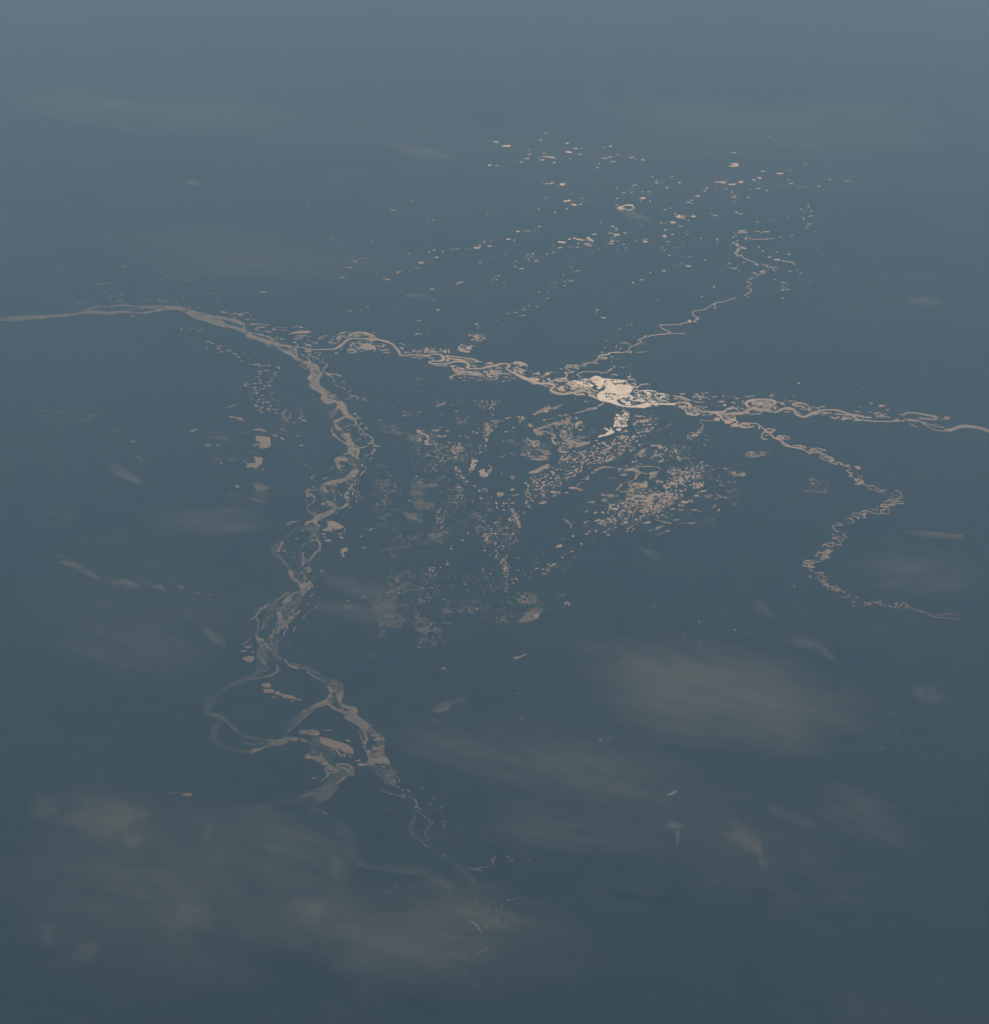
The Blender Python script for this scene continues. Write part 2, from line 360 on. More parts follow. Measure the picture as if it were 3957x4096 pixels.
# ---- reach with islands
T(1200,1500,500); lay('west')
P("310,345 330,325 370,325 450,360 520,390 500,410 420,395 350,378")
P("480,290 530,290 580,325 560,350 620,380 690,440 705,480 720,550 740,595 750,640 680,655 600,690 530,730 520,690 600,650 640,630 650,570 600,510 520,530 560,480 555,430 500,400 470,350 380,300 340,250 390,250 450,310")
HR(26,"560,370 610,392"); HR(7,"600,440 680,480"); HP("580,540 640,560 630,620 570,670 520,650 540,590")
R(26,"745,600 800,650 840,700 850,740"); R(16,"850,745 890,790 940,830 960,875 1010,900 1060,935 1110,975 1105,1020 1080,1045 1010,1080 910,1105")
R(20,"1050,920 1090,950 1115,980 1105,1025"); R(16,"740,640 790,670"); R(8,"600,700 570,760 540,730"); R(28,"520,710 540,780 560,820"); P("540,760 600,790 660,850 610,840 560,820")
R(20,"490,790 475,840 490,860"); P("505,870 540,900 560,930 640,990 700,1010 690,980 650,945 600,900 700,930 760,960 790,970 780,900 750,880 760,950 700,920 620,880 700,880 770,880 790,960 800,1010 840,1070 830,1110 790,1140 740,1160 720,1130 725,1080 680,1040 600,990 540,950 500,910")
HR(28,"590,915 650,960 680,990"); HR(6,"760,940 800,960"); HR(12,"760,1080 800,1060")
P("660,1200 720,1170 800,1110 870,1100 905,1105 895,1190 860,1250 800,1230 740,1190 660,1215"); HB("835,1178,40,36"); HR(8,"700,1190 790,1200"); R(10,"840,1080 890,1090 905,1110")
P("515,1295 550,1250 600,1235 660,1240 720,1260 735,1290 700,1310 640,1300 600,1320 590,1350 640,1365 690,1375 640,1385 580,1400 550,1350 530,1320")
R(10,"780,1270 810,1325"); R(10,"550,1370 600,1430 650,1480 665,1500"); R(8,"630,1420 700,1450"); R(8,"450,1445 490,1390 560,1370"); R(8,"790,1345 850,1365 900,1355")
P("340,1660 450,1610 560,1580 680,1560 720,1520 780,1450 830,1430 890,1430 890,1470 830,1540 760,1570 690,1600 600,1620 500,1640 420,1660 350,1680")
HR(6,"480,1635 600,1605 690,1595"); R(9,"470,1665 600,1635 700,1605")
R(12,"720,1570 720,1630 780,1670 840,1655 830,1610 760,1570"); R(26,"790,1660 780,1700 750,1730"); R(8,"790,1700 800,1740"); R(9,"800,1725 850,1760 900,1790 905,1840 960,1870")
P("325,1700 350,1665 390,1690 400,1730 435,1760 420,1790 380,1800 360,1760 330,1740"); HB("358,1720,28,34")
R(22,"690,1800 720,1780 740,1770"); P("680,1800 700,1840 750,1860 740,1893 700,1900 680,1850"); R(20,"805,1775 800,1820"); R(8,"840,1820 865,1870")
R(14,"250,1742 150,1742 100,1760 95,1790 160,1815 220,1860"); R(6,"480,1680 520,1780 540,1860 530,1893")
lay('dim')
P("500,420 560,440 550,500 600,520 640,580 600,660 520,690 470,660 430,600 420,540 480,520 520,500"); HP("590,560 640,570 630,640 560,670 520,640 560,600")
P("520,740 560,820 700,880 780,960 800,1010 700,980 600,900 520,860"); P("640,1230 750,1200 870,1250 910,1350 890,1440 830,1440 760,1400 700,1330 640,1300")
P("510,1280 560,1240 640,1200 700,1170 640,1230 560,1260"); P("300,1640 420,1640 350,1700 330,1760 370,1820 440,1850 500,1893 380,1893 300,1800 260,1720")
P("380,1600 500,1580 650,1550 760,1450 800,1440 700,1560 560,1590 440,1620"); R(10,"480,640 470,700 500,760 500,860")
P("700,600 750,590 750,650 700,650"); R(34,"760,1760 720,1800 700,1850")
lay('lake')
B("5,655,40,18 60,690,80,24 20,1065,60,20 1225,690,40,10 1545,955,10,10 1585,617,60,6 1810,558,52,9 1500,408,22,8 1640,492,20,9 1255,567,22,8 1100,402,8,10 200,935,9,9 850,440,12,12 830,590,50,24 865,660,60,18,30 895,640,80,10,30 935,722,20,12 925,740,30,16 905,755,16,12 1010,800,60,16,30 985,825,40,12 745,828,24,18 720,775,34,16 815,763,34,14 665,795,30,10 910,968,16,20 878,980,16,18 850,990,26,8 985,930,28,14 935,900,30,22,-40 900,850,10,50 1080,1000,14,18 1050,1035,70,14 1130,1070,50,30 1180,1078,80,12,15 1130,1130,40,24 1110,1160,70,12,-20 1093,1195,40,28 880,1257,36,26 970,1260,10,20,40 1000,1215,36,12,40 1035,1215,16,20 1065,1270,14,24,35 1095,1255,34,8 940,1365,34,26 995,1390,16,30 935,1495,18,56,35 970,1460,10,90,58 1070,1305,14,20 950,1310,18,8 905,1290,20,8")
B("180,1552,44,26 220,1525,34,16 178,1585,16,12 240,1615,18,12 180,1632,10,8 375,1565,80,14,-25 205,1690,50,9,-35 225,1712,20,12 130,1728,30,16 120,1835,44,26 100,1820,14,20 1170,1378,10,10 1425,1665,12,14 1442,1700,22,12 1522,1740,18,14 1708,1312,24,10 1690,1155,16,8 1800,1200,24,10 1340,1480,30,6 545,1680,30,18 625,1820,20,24 645,1860,12,10 600,1800,12,9 440,1670,20,20 880,1600,30,16 900,1635,16,10 850,1565,26,8 890,1570,12,12 820,1590,20,12 685,365,18,20 740,355,60,9 780,328,46,14 1770,50,26,8 1830,72,20,12 1800,150,20,8 1700,212,16,10")
P("958,375 975,350 990,335 980,370 1015,395 990,395")
P("1762,835 1785,825 1820,845 1850,875 1900,905 1900,915 1830,885 1800,875 1775,860")
lay('wet')
R(70,"0,520 30,640"); R(30,"60,740 130,760"); N("1150,560 1700,700 1893,800 1893,1250 1400,1100 1200,900",.30,26,7); N("1050,1300 1500,1350 1600,1600 1400,1893 1000,1893",.25,20,9)
N("1100,650 1500,750 1550,950 1200,900",.35,20,6)
R(40,"0,1310,20 60,1350,40 120,1380,40 190,1410,12")
N("1650,1560 1893,1500 1893,1893 1640,1893",.62,60,12)
# ======== river, middle reach
T(1000,1900,600); lay('west')
R(30,"1100,425,14 1170,410,24 1215,370,34 1235,350,44 1240,345,30"); P("1200,220 1230,205 1250,230 1215,260 1255,285 1240,330 1215,310 1195,270")
P("960,330 1000,330 1060,360 1100,400 1100,425 1060,440 1000,400 960,420 940,410 990,380"); HR(16,"960,412 1020,400 1060,420")
P("820,510 870,490 950,470 1020,440 1090,425 1060,470 980,520 930,540 900,560 920,580 870,570 850,600 890,640 880,655 830,640 800,600 760,600 720,620 690,640 685,620 720,585 790,560")
HR(10,"760,590 800,600"); HR(14,"900,560 930,545"); R(10,"810,500 820,475 850,455")
R(9,"855,188 780,188 720,200 715,225 790,250 820,300 790,350 740,385 725,430 750,470 800,500")
R(8,"1020,160 1060,230 1080,290 1070,325"); R(16,"1065,320 1080,310")
R(30,"360,960,30 380,910,24 400,860,24 430,850,16"); R(14,"360,1020 420,1070 440,1110 470,1150"); 
R(8,"640,1190 660,1130 690,1090"); P("660,1060 700,1090 710,1110 670,1140 650,1150"); R(20,"665,980,14 680,1050,18 740,1080,18 780,1040,26 830,980,24 880,940,28 885,900,22 880,860,20 860,830,24 850,800,26")
R(18,"680,1050 660,1000 680,980"); R(14,"650,920 680,880 700,860"); R(16,"760,830 830,820"); R(8,"755,800 830,780"); R(12,"780,750 830,760"); R(10,"640,690 690,710"); R(16,"840,670 860,700")
P("490,1210 520,1200 540,1230 550,1290 600,1320 640,1370 690,1340 680,1290 640,1250 650,1210 700,1260 720,1310 770,1350 800,1390 800,1415 740,1450 690,1500 680,1530 640,1570 620,1590 650,1530 640,1490 600,1490 560,1500 520,1540 530,1570 480,1600 430,1630 400,1620 440,1570 460,1530 560,1480 640,1460 620,1400 590,1350 540,1330 510,1290")
HB("715,1345,40,44,40"); HB("752,1388,18,12"); HR(10,"650,1320 670,1350"); R(20,"700,1180 740,1170 760,1180 720,1220")
R(14,"300,1640 340,1580 400,1540 450,1500 490,1485"); R(22,"200,1650 210,1640"); R(14,"60,1800 80,1760 130,1710 200,1670 240,1620"); R(8,"60,1720 140,1680"); R(10,"400,1690 450,1640 480,1650"); R(8,"70,1800 110,1840 110,1893")
P("340,1730 400,1740 410,1800 390,1850 450,1830 560,1770 620,1700 630,1730 580,1790 520,1840 450,1893 360,1893 360,1820 340,1780"); HB("380,1830,24,14"); R(20,"540,1740 550,1700"); R(16,"490,1770 500,1800")
lay('dim')
P("860,130 930,120 960,180 1000,220 960,280 1100,350 1100,440 960,380 900,280 860,230"); P("680,600 640,640 600,700 520,760 440,840 380,860 360,960 400,1040 480,1110 560,1200 660,1230 640,1300 700,1330 650,1400 560,1320 500,1220 380,1110 270,990 250,920 300,870 380,790 500,720 600,640")
P("700,600 780,610 840,660 880,680 890,780 880,840 840,800 760,820 680,880 640,960 660,1060 640,1150 620,1080 620,940 700,820 760,740 700,700 650,680")
R(60,"630,1500,60 560,1600,90 480,1660,110 380,1700,100 280,1660,50 330,1560,30 440,1500,20"); R(60,"620,1600,70 560,1700,60 460,1760,60 400,1850,50"); R(30,"300,1700 290,1800 290,1893"); R(10,"170,1893 180,1840 260,1790"); R(12,"240,1650 200,1720 100,1800")
R(26,"760,1100,30 730,1160,40 700,1230,40"); R(14,"800,1390 780,1470 700,1540 640,1600")
lay('lake')
P("960,585 1030,580 1090,595 1150,630 1180,655 1110,690 1080,665 1075,690 1040,660 1045,690 1000,710 940,710 905,695 960,670 980,650 985,610",'large pale fan shaped lagoon beside a bend of the braided river')
B("930,745,72,18 945,782,36,12 985,827,90,30 1155,790,70,20,20 1030,715,40,10 1075,690,30,12 1130,740,60,10,-25 1190,720,10,30,30 1150,755,30,10 765,675,30,10 925,365,56,30 740,178,22,12 730,270,26,12,60 705,325,16,12 1690,330,26,14 530,174,9,9 1530,685,70,16,-35 1475,680,20,8 1440,917,52,8 1397,775,30,14 815,1297,22,12 750,1215,60,20,-30 905,1215,60,18,35 430,960,50,12,-25 830,1675,54,8,-40 690,1785,60,8,-35 1860,1338,44,14 1870,1440,30,12 1880,1490,18,14 1762,1295,26,8 1350,335,16,18 1260,410,12,34,30 1230,462,10,8 1090,480,24,12 1300,238,22,36 1340,275,10,20 1155,250,20,18 1110,215,10,18 590,805,50,12 555,1040,24,12 420,920,16,12 780,1520,60,10,-35 1830,125,12,16 1830,155,14,10 1405,775,10,6 1060,190,20,10")
P("1140,960 1160,935 1200,915 1235,930 1215,970 1190,965 1185,1000 1205,1010 1175,1040 1160,1030 1170,1000 1150,985",'figure eight lake with a blue head in dark land')
P("460,640 475,615 530,588 640,588 540,600 490,620 465,655")
R(10,"1180,655 1205,685 1190,715")
lay('wet')
R(90,"0,100,20 60,110,60 120,150,130 200,170,60 290,150,10"); R(20,"80,235,14 200,250,30 400,240,20"); R(60,"0,280,60 100,320,60 200,320,20"); R(14,"370,115 390,180 420,230 390,280"); R(14,"430,130 410,210"); R(12,"370,290 430,330"); R(24,"440,370 500,410"); R(50,"0,510,30 60,520,20")
N("1560,500 1893,400 1893,1200 1600,1100",.24,20,8); N("1500,0 1893,0 1893,700 1600,600 1450,300",.25,20,8); N("1600,1500 1893,1400 1893,1893 1560,1893",.55,16,12); N("1500,1600 1893,1500 1893,1893 1500,1893",.3,16,10)
R(20,"1770,1400 1830,1380"); R(16,"1740,1450 1840,1410 1893,1410"); N("1100,1550 1400,1640 1420,1750 1050,1690",.3,20,9)
# ======== river, lower reach and its great bow
T(700,2300,800); lay('west')
P("960,340 1000,360 1020,380 1015,430 1040,430 1100,390 1160,350 1185,335 1180,355 1140,390 1060,440 1060,480 1000,530 960,560 970,510 990,470 985,420 965,380"); HB("1000,475,30,20,-30")
R(14,"1060,460 1065,500 1040,530 1035,565"); P("890,575 910,560 945,580 930,605 900,600"); R(12,"940,500 930,560"); R(12,"905,620 915,660"); R(10,"980,620 965,640")
P("765,560 790,590 840,610 845,630 800,640 790,650 775,610"); R(10,"840,440 840,490 800,530 775,560"); R(9,"780,420 795,460 785,500 790,540"); R(7,"920,380 870,420 845,440"); R(14,"760,400,10 780,370,16 830,320,12 870,285,16"); R(8,"755,345 790,320 820,310"); R(8,"700,435 755,405"); R(4,"680,460 690,490 740,520 765,560"); R(8,"765,400 780,430")
R(18,"810,670 850,655 870,660"); R(18,"830,690 815,710"); R(16,"865,680 895,700 910,715"); R(12,"860,650 900,680"); R(10,"850,730 865,720"); R(9,"785,700 780,780")
P("805,790 825,785 865,830 860,850 830,840 810,810"); P("955,840 970,850 985,880 975,905 960,890"); R(10,"980,900,18 950,930,20 880,955,12 800,975,8 700,990,6"); R(10,"880,880 860,910 820,930"); R(10,"770,760 790,770"); R(8,"895,790 905,800")
R(14,"985,790 1010,795"); R(14,"1040,800 1075,850 1130,875 1160,885"); R(8,"1130,840 1190,865"); R(10,"1110,865 1150,875"); R(8,"1240,860 1255,880"); R(10,"1255,920 1320,965 1370,990"); R(7,"1310,905 1370,935"); R(7,"1380,985 1430,1010"); R(7,"1480,990 1520,1010 1540,1030")
P("1440,1060 1470,1050 1480,1080 1520,1085 1530,1060 1500,1035 1460,1030 1510,1020 1535,1060 1530,1090 1500,1100 1490,1120 1460,1100"); P("1455,1130 1480,1120 1485,1160 1450,1190 1400,1220 1390,1200 1440,1170")
R(14,"1560,1130,30 1560,1180,40 1565,1215,30 1600,1240,26 1660,1260,30 1700,1255,20"); R(8,"1575,1010 1590,1100 1585,1160"); HB("1570,1150,14,24")
R(18,"1460,1215,30 1500,1260,16 1550,1280,26 1620,1305,30 1690,1290,50 1720,1280,20"); R(8,"1585,1260 1590,1290"); R(12,"1200,1300,10 1280,1270,16 1350,1235,22 1440,1210,30"); R(10,"1290,1240 1340,1220 1420,1190"); R(9,"1340,1250 1420,1230 1500,1200"); 
P("1605,1340 1640,1325 1720,1320 1755,1355 1800,1380 1860,1420 1893,1470 1893,1560 1840,1520 1800,1500 1760,1460 1720,1410 1660,1390 1615,1365")
N("1700,1350 1893,1450 1893,1560 1700,1420",-.45,9,7)
R(18,"1800,1500,14 1820,1550,26 1790,1600,16 1810,1660,20 1840,1690,30 1860,1740,60 1850,1780,60"); R(8,"1740,1490 1770,1540 1765,1580 1800,1580"); R(16,"1893,1560 1870,1600"); R(8,"1880,1620 1893,1600"); 
P("1900,1640 1870,1650 1830,1690 1840,1740 1830,1770 1893,1785")
R(22,"1275,1295,14 1235,1340,12 1170,1395,8"); R(8,"1070,1480 1110,1455 1160,1410"); R(7,"1210,1290 1220,1280")
P("870,1600 930,1570 1000,1550 1110,1537 1170,1545 1165,1570 1080,1575 1040,1600 960,1615 880,1625 800,1660 740,1690 715,1685 730,1650 790,1640 860,1620"); HR(6,"900,1610 1000,1585 1080,1575"); R(9,"880,1560 930,1560"); R(6,"660,1530 740,1540 800,1553"); P("1185,1545 1230,1555 1255,1580 1200,1575"); R(9,"1260,1580 1280,1595")
P("1185,1475 1250,1470 1340,1468 1370,1500 1360,1520 1300,1515 1200,1510")
R(12,"390,1320 440,1345 480,1360"); R(9,"290,1260 320,1250"); R(10,"335,1240 370,1210"); R(8,"520,1050 560,1045"); R(14,"345,1450 420,1440")
P("1240,1710 1260,1690 1280,1715 1340,1710 1370,1740 1400,1730 1410,1760 1450,1790 1500,1820 1540,1840 1530,1870 1480,1880 1440,1893 1420,1850 1400,1810 1350,1770 1280,1740 1240,1735")
R(14,"1530,1810 1600,1790 1660,1810 1690,1850 1685,1893"); R(10,"1560,1830 1620,1840 1640,1870"); R(6,"1550,1850 1600,1880"); R(8,"1650,1830 1660,1893")
R(8,"1480,1650 1510,1680 1510,1700"); R(8,"1375,1680 1390,1700"); R(6,"1300,1690 1330,1680")
lay('dim')
R(60,"930,290,60 880,380,60 870,500,60 850,620,100 830,740,110 820,860,100 760,950,70 640,1000,60 520,1050,60 420,1120,70 340,1180,80 290,1250,90 300,1300,60 400,1330,60 480,1380,50 560,1460,50 680,1530,40 800,1560,30 900,1570,30")
R(60,"420,1380,50 390,1440,70 370,1520,90 400,1600,80 500,1640,60 600,1660,50 700,1675,40 800,1650,30"); HB("850,560,50,90,20"); HB("700,800,10,10")
R(60,"1000,400,60 960,520,80 950,650,90 950,740,80 980,800,40"); R(30,"1000,600 1060,640 1130,720 1230,780 1300,820 1290,880 1400,960 1480,1010"); R(40,"1060,820,20 1160,865,36 1250,890,44 1330,960,36 1440,1020,60 1520,1070,110 1540,1130,90 1480,1180,70 1380,1230,60 1260,1290,70 1160,1370,80 1060,1450,60 1020,1510,50 1060,1530,40")
R(10,"740,1020 730,1070 650,1130 520,1165 400,1190"); R(14,"560,1060 700,1020 860,960"); R(40,"640,1590 760,1600 900,1590"); R(10,"870,860 880,900"); R(10,"840,460 800,540")
P("1260,1590 1290,1560 1380,1570 1480,1650 1510,1700 1480,1750 1440,1790 1380,1730 1280,1710 1270,1650"); R(60,"1560,1850 1640,1850"); R(20,"1520,1740 1540,1790"); R(14,"1010,1600 1080,1680 1120,1720"); R(8,"1690,1410 1650,1440 1690,1470 1740,1480")
lay('lake')
P("635,790 670,775 735,767 755,790 735,820 700,825 655,808",'plump bean shaped lake just west of the braided river fork')
P("815,1040 850,1025 890,1022 912,1045 895,1062 850,1065",'oval lake at the head of the long stepped lake')
P("838,1085 860,1077 930,1085 940,1100 930,1115 860,1118 838,1108",'blocky lake between the oval lake and the tapering one')
P("950,1105 995,1103 1010,1125 1110,1140 1150,1170 1215,1183 1170,1187 1110,1172 1040,1168 1000,1140 950,1132",'long tapering lake like a tadpole inside the great river bow')
B("690,680,70,24 645,718,66,16 740,732,24,12 710,603,30,8,-25 680,635,50,9,-35 640,650,40,8,-30 725,650,14,20 735,570,20,6 1130,505,50,10,-50 1130,525,16,16,45 1390,543,24,5 1080,555,10,8 1330,312,36,8,-38 1230,390,50,8,-35 1255,275,14,12 1270,347,12,6 1445,1470,80,10 1635,1565,40,8 1645,1575,30,6 1435,1515,16,6 1710,1758,14,14 1740,1755,26,14 1765,1795,70,30 1650,1690,10,20 1110,1195,30,10 935,1158,60,6 215,168,40,10 320,190,60,8 60,115,70,14 1640,245,30,6 1785,210,36,8")
P("1370,1535 1440,1545 1540,1575 1620,1600 1670,1630 1688,1660 1690,1700 1665,1690 1640,1660 1650,1690 1610,1680 1560,1650 1545,1640 1550,1670 1580,1710 1575,1728 1545,1700 1520,1660 1460,1630 1420,1610 1385,1595",'largest lagoon a long pale whale shape below the river bow')
T(1200,2700,700); lay('west')
P("700,520 770,540 800,590 830,630 890,650 915,700 915,760 905,830 940,890 970,930 970,978 945,970 915,955 860,962 820,950 760,955 740,930 750,890 720,850 750,820 790,800 800,740 790,690 740,640 680,620 640,570")
N("620,480 900,560 920,760 780,760 640,600",-.42,9,7); HB("845,910,8,20"); N("740,780 900,780 900,900 760,900",-.75,8,6)
P("400,200 450,180 455,250 450,300 500,330 590,345 620,370 610,430 540,420 480,430 500,460 580,480 620,490 650,470 600,430 640,460 720,500 770,545 700,600 640,560 600,530 540,500 490,480 480,440 520,410 460,400 380,370 320,340 300,320 330,310 380,350 440,380 460,355 470,385 540,400 540,370 480,340 420,310 400,260")
R(18,"700,640 710,670 735,695 710,730 700,780 730,820 760,820"); R(8,"640,620 660,670 670,700 700,715")
R(10,"710,965,20 760,975,16 830,985,10"); P("870,980 925,985 915,1005"); R(7,"975,990 995,1000 990,1020 1020,1040 1045,1055 1030,1075 1010,1095"); R(5,"830,985 800,1010 800,1040 840,1080 900,1098"); B("955,1088,50,22"); HB("955,1088,26,9"); R(6,"1050,1100 1075,1130 1065,1165 1060,1180")
P("960,1150 1010,1140 1030,1130 1045,1165 1060,1190 1080,1220 1130,1245 1180,1245 1192,1285 1175,1280 1140,1265 1110,1260 1140,1300 1145,1315 1100,1290 1090,1260 1040,1220 1000,1195 970,1170"); N("960,1130 1200,1240 1200,1310 980,1240",-.5,8,7)
R(5,"905,1170 920,1190 970,1195"); R(6,"875,1210 885,1240"); R(6,"885,1240 930,1270 1000,1292 1060,1305 1110,1315 1145,1338"); R(9,"1180,1310 1230,1340 1260,1370 1270,1420 1250,1435"); R(12,"1240,1340 1265,1400"); R(9,"1240,1420 1290,1440 1330,1465"); R(9,"1270,1470 1320,1500 1350,1535"); R(10,"1385,1555 1405,1590"); R(10,"1410,1615 1440,1600"); R(10,"1425,1625 1445,1605")
P("55,890 80,850 110,870 160,885 200,890 220,860 260,900 300,940 330,980 400,1010 380,1040 340,1040 310,1070 320,1020 270,990 220,950 160,910 90,905"); HB("350,1042,20,18")
R(11,"390,985 430,960 500,965 550,985 580,1020 580,1060 540,1085 480,1095"); R(10,"400,1000 470,1000 510,1020 520,1050"); R(8,"540,1000 560,1040 540,1060"); R(8,"490,1000 530,1030"); P("390,1180 420,1140 470,1095 495,1090 480,1130 420,1170"); R(7,"390,1120 410,1095"); R(13,"235,1155 260,1120 300,1095 310,1080"); R(9,"255,1365 300,1320 330,1280 380,1245 410,1220"); R(8,"300,1330 340,1305 380,1250"); R(14,"220,1235 255,1215"); R(7,"100,850 150,830 165,855"); R(6,"220,830 235,870 225,890")
P("5,690 60,700 110,740 70,725 10,715"); P("0,600 100,597 180,598 210,640 180,650 100,640 0,630"); R(6,"0,1310 60,1290 130,1270 200,1275"); R(10,"0,1330 70,1310 130,1295"); R(6,"130,1300 190,1280"); R(8,"330,810 380,840 370,870")
R(6,"1220,1560 1250,1580 1255,1600"); P("1210,1710 1225,1715 1220,1740 1240,1755 1215,1750"); R(10,"1335,1830 1390,1865"); R(6,"1310,1815 1320,1825"); R(8,"1390,1780 1400,1800"); R(5,"1400,1830 1410,1840"); R(7,"1475,1880 1480,1893"); R(7,"1350,1690 1360,1720"); R(6,"1270,1690 1275,1710"); R(6,"1240,1755 1260,1775"); R(8,"1370,1660 1380,1668"); R(12,"620,930 650,935"); R(12,"640,965 690,970 705,985"); R(8,"630,985 660,950")
lay('dim')
P("850,990 900,1010 980,1010 1030,1050 1010,1110 900,1100 830,1070 805,1030"); P("900,1100 1010,1100 1030,1180 920,1190"); P("620,490 760,540 900,680 910,800 860,850 780,640"); P("740,830 900,840 900,950 750,950")
P("100,850 150,720 100,680 200,650 360,780 380,850 370,930 420,960 580,1040 480,1110 400,1220 230,1390 150,1420 80,1400 60,1350 200,1240 260,1170 300,1100 400,1020 300,930 200,870"); P("-60,1290 60,1250 230,1210 260,1240 130,1290 60,1330 -60,1340"); R(50,"1210,1430,30 1240,1520,50 1200,1640,70 1230,1720,40 1340,1800,60 1400,1700,40 1370,1620,40"); R(30,"400,60,40 440,150,50 430,230,40 360,240,30"); R(8,"1180,1360 1130,1400 1100,1490"); R(6,"620,540 540,560 560,590 640,610 640,650"); R(16,"1020,950 1120,1080 1260,1200 1360,1270 1450,1330")
lay('lake')
B("155,1115,60,10,12 525,712,20,20 545,722,14,8 1405,1392,26,10 1528,1438,12,22,-30 1458,1453,10,10 1532,1485,8,8 1535,1505,6,6 1568,1585,26,16 1557,1625,20,16 1565,1645,10,8 1325,1218,30,7 1450,1332,40,7 1640,720,18,9 850,210,16,7 835,488,10,7 990,1463,16,8 940,1460,10,6 268,1497,60,10 1690,1793,10,9 1680,1847,8,7 865,1377,14,8 600,930,14,12 635,912,14,10 1210,1770,8,8 1350,1535,14,20,-35 1375,1485,8,14 1385,600,8,8 285,650,14,8 300,600,90,10 545,885,20,30,-30 480,870,30,40 440,870,16,50,-20")
lay('wet')
P("1410,400 1480,360 1560,300 1640,270 1700,252 1840,280 1750,300 1660,320 1600,380 1530,410"); R(30,"1440,480 1500,500"); R(24,"1040,160 1090,120"); 
T(1000,2960,1000); lay('west')
R(9,"1460,880 1470,870"); R(8,"1825,905 1845,930 1842,950"); 
lay('dim')
P("0,530 60,490 200,460 440,390 540,380 480,440 420,490 300,500 200,500 100,540 0,580"); R(90,"480,520,110 560,580,90 640,640,90 720,700,120 760,780,130 780,860,110 820,930,80 900,960,50 1000,960,60 1100,980,80 1300,1000,100 1500,1100,90")
R(70,"-300,640,50 -330,760,70 -200,830,60 -40,800,40 150,815,40 350,860,60 500,930,50 600,1000,30"); R(50,"1360,800,30 1400,860,60 1500,900,70 1600,980,60 1680,1060,50 1720,1160,70 1700,1250,50"); R(20,"1180,920 1300,960 1380,1030"); R(30,"1660,1600 1620,1700 1640,1800 1700,1850 1780,1900"); R(40,"1830,1200 1850,1300 1820,1430 1760,1550 1700,1650")
lay('wet')
R(14,"970,945 1020,960 1060,990 1070,1000"); R(12,"1020,920 1080,928"); R(20,"600,888,16 625,890,24"); R(10,"1580,1320 1640,1350 1700,1385"); R(14,"1620,1260 1700,1310"); R(7,"1710,1250 1740,1262"); R(12,"1750,1290 1780,1295"); R(10,"1390,1150 1440,1165")
lay('lake')
R(10,"1670,1375 1700,1390 1725,1410 1740,1440 1755,1450"); R(5,"1655,970 1720,983 1760,995"); R(6,"1720,980 1750,965 1780,958"); R(6,"1795,968 1805,950"); R(8,"1845,935 1842,920 1860,885"); R(5,"1730,1620 1760,1600 1810,1580"); R(7,"1790,1420 1800,1400"); R(6,"1870,1290 1880,1310"); R(5,"1808,1260 1812,1300"); R(5,"1875,1340 1872,1380"); R(5,"1040,1160 1065,1140"); R(5,"1095,1100 1115,1098")
B("1115,1125,10,6 1700,1750,14,5 1620,1830,14,6 865,885,14,6 1150,440,10,6 1525,13,12,8 1562,762,9,8 1556,800,6,6 1070,532,10,6 1038,530,10,5 1330,1068,8,5 1757,1098,8,6 1808,1110,8,6 1635,1350,16,8 1645,1262,10,5 740,1010,10,5 485,290,44,11,10 565,555,44,9 1360,482,18,8 1600,960,5,16 1415,830,6,20")
T(2000,2960,1000); lay('lake')
B("60,885,10,16 95,905,10,20,30 75,920,10,14,30 55,925,8,8 215,907,34,6 318,922,8,5 360,930,10,6 683,961,8,5 253,327,12,7 222,291,6,4 895,129,10,7 1005,224,8,6 992,54,7,6 916,97,7,6 815,463,16,9 1327,171,6,5 1859,217,9,5 1795,229,5,4 1053,690,6,5 1076,748,7,6 1065,720,4,4 590,807,9,6 610,815,6,4 1501,908,4,4 1047,1225,5,5 60,1212,20,8,-40 10,1270,16,8,-55 8,1292,14,9,30 12,1310,12,6 760,3,14,4")
R(5,"55,1218 75,1208 120,1205 165,1192 180,1186"); 
P("1245,412 1290,405 1330,378 1345,390 1310,415 1275,418",'teardrop lake with a sharp tip far from every river')
lay('wet')
R(12,"1400,290 1445,290"); R(14,"1420,322 1470,315 1500,318"); R(9,"1460,265 1540,240"); R(8,"1630,255 1680,265"); R(16,"1215,460 1235,475"); R(8,"1290,525 1315,515")
lay('lake')
T(2800,2400,1000)
B("147,88,8,7 180,97,7,6 193,87,6,5 177,116,5,5 236,158,6,6 218,130,6,5 382,176,8,6 388,190,7,6 415,190,6,5 427,192,4,4 268,227,16,10 364,254,9,9 337,272,6,5 405,276,7,6 407,258,4,4 362,287,5,5 467,231,6,5 306,199,5,5 262,184,5,5 55,185,7,6 50,203,5,5 41,215,4,4 226,218,4,4 575,38,9,7 510,40,7,5 595,66,5,4 120,175,4,4 10,313,7,8 53,283,6,5 67,283,5,5 251,418,8,6 173,443,6,5 168,458,5,5 341,426,5,5 500,428,9,7 507,388,5,4 451,443,4,4 707,240,5,5 708,267,4,4 749,831,8,6 1143,588,8,6 1188,577,5,4 1458,650,7,5 1400,659,4,4 1033,518,7,5 1312,203,7,6 1382,219,9,6 1378,232,9,6 1360,238,6,5 1335,247,7,6 1320,228,5,5 1339,212,5,5 1424,272,5,5 1450,287,5,5 1500,832,12,6 1444,874,18,8,35 1450,850,20,4,20 1435,945,9,7 1455,942,12,5 1494,945,8,6 1486,976,12,8 1500,985,8,6 1430,1025,16,8,25 1550,828,6,5 1345,1120,14,5,-30 1336,1136,10,5 1380,1112,22,5,25 805,1298,8,5 616,1392,6,4 344,1277,8,5 280,1289,5,4 1824,1461,22,8,35 1661,1217,4,4 1836,1276,8,4 640,1383,5,5 190,62,4,4 1380,1130,20,4,30")
T(2000,2400,1000)
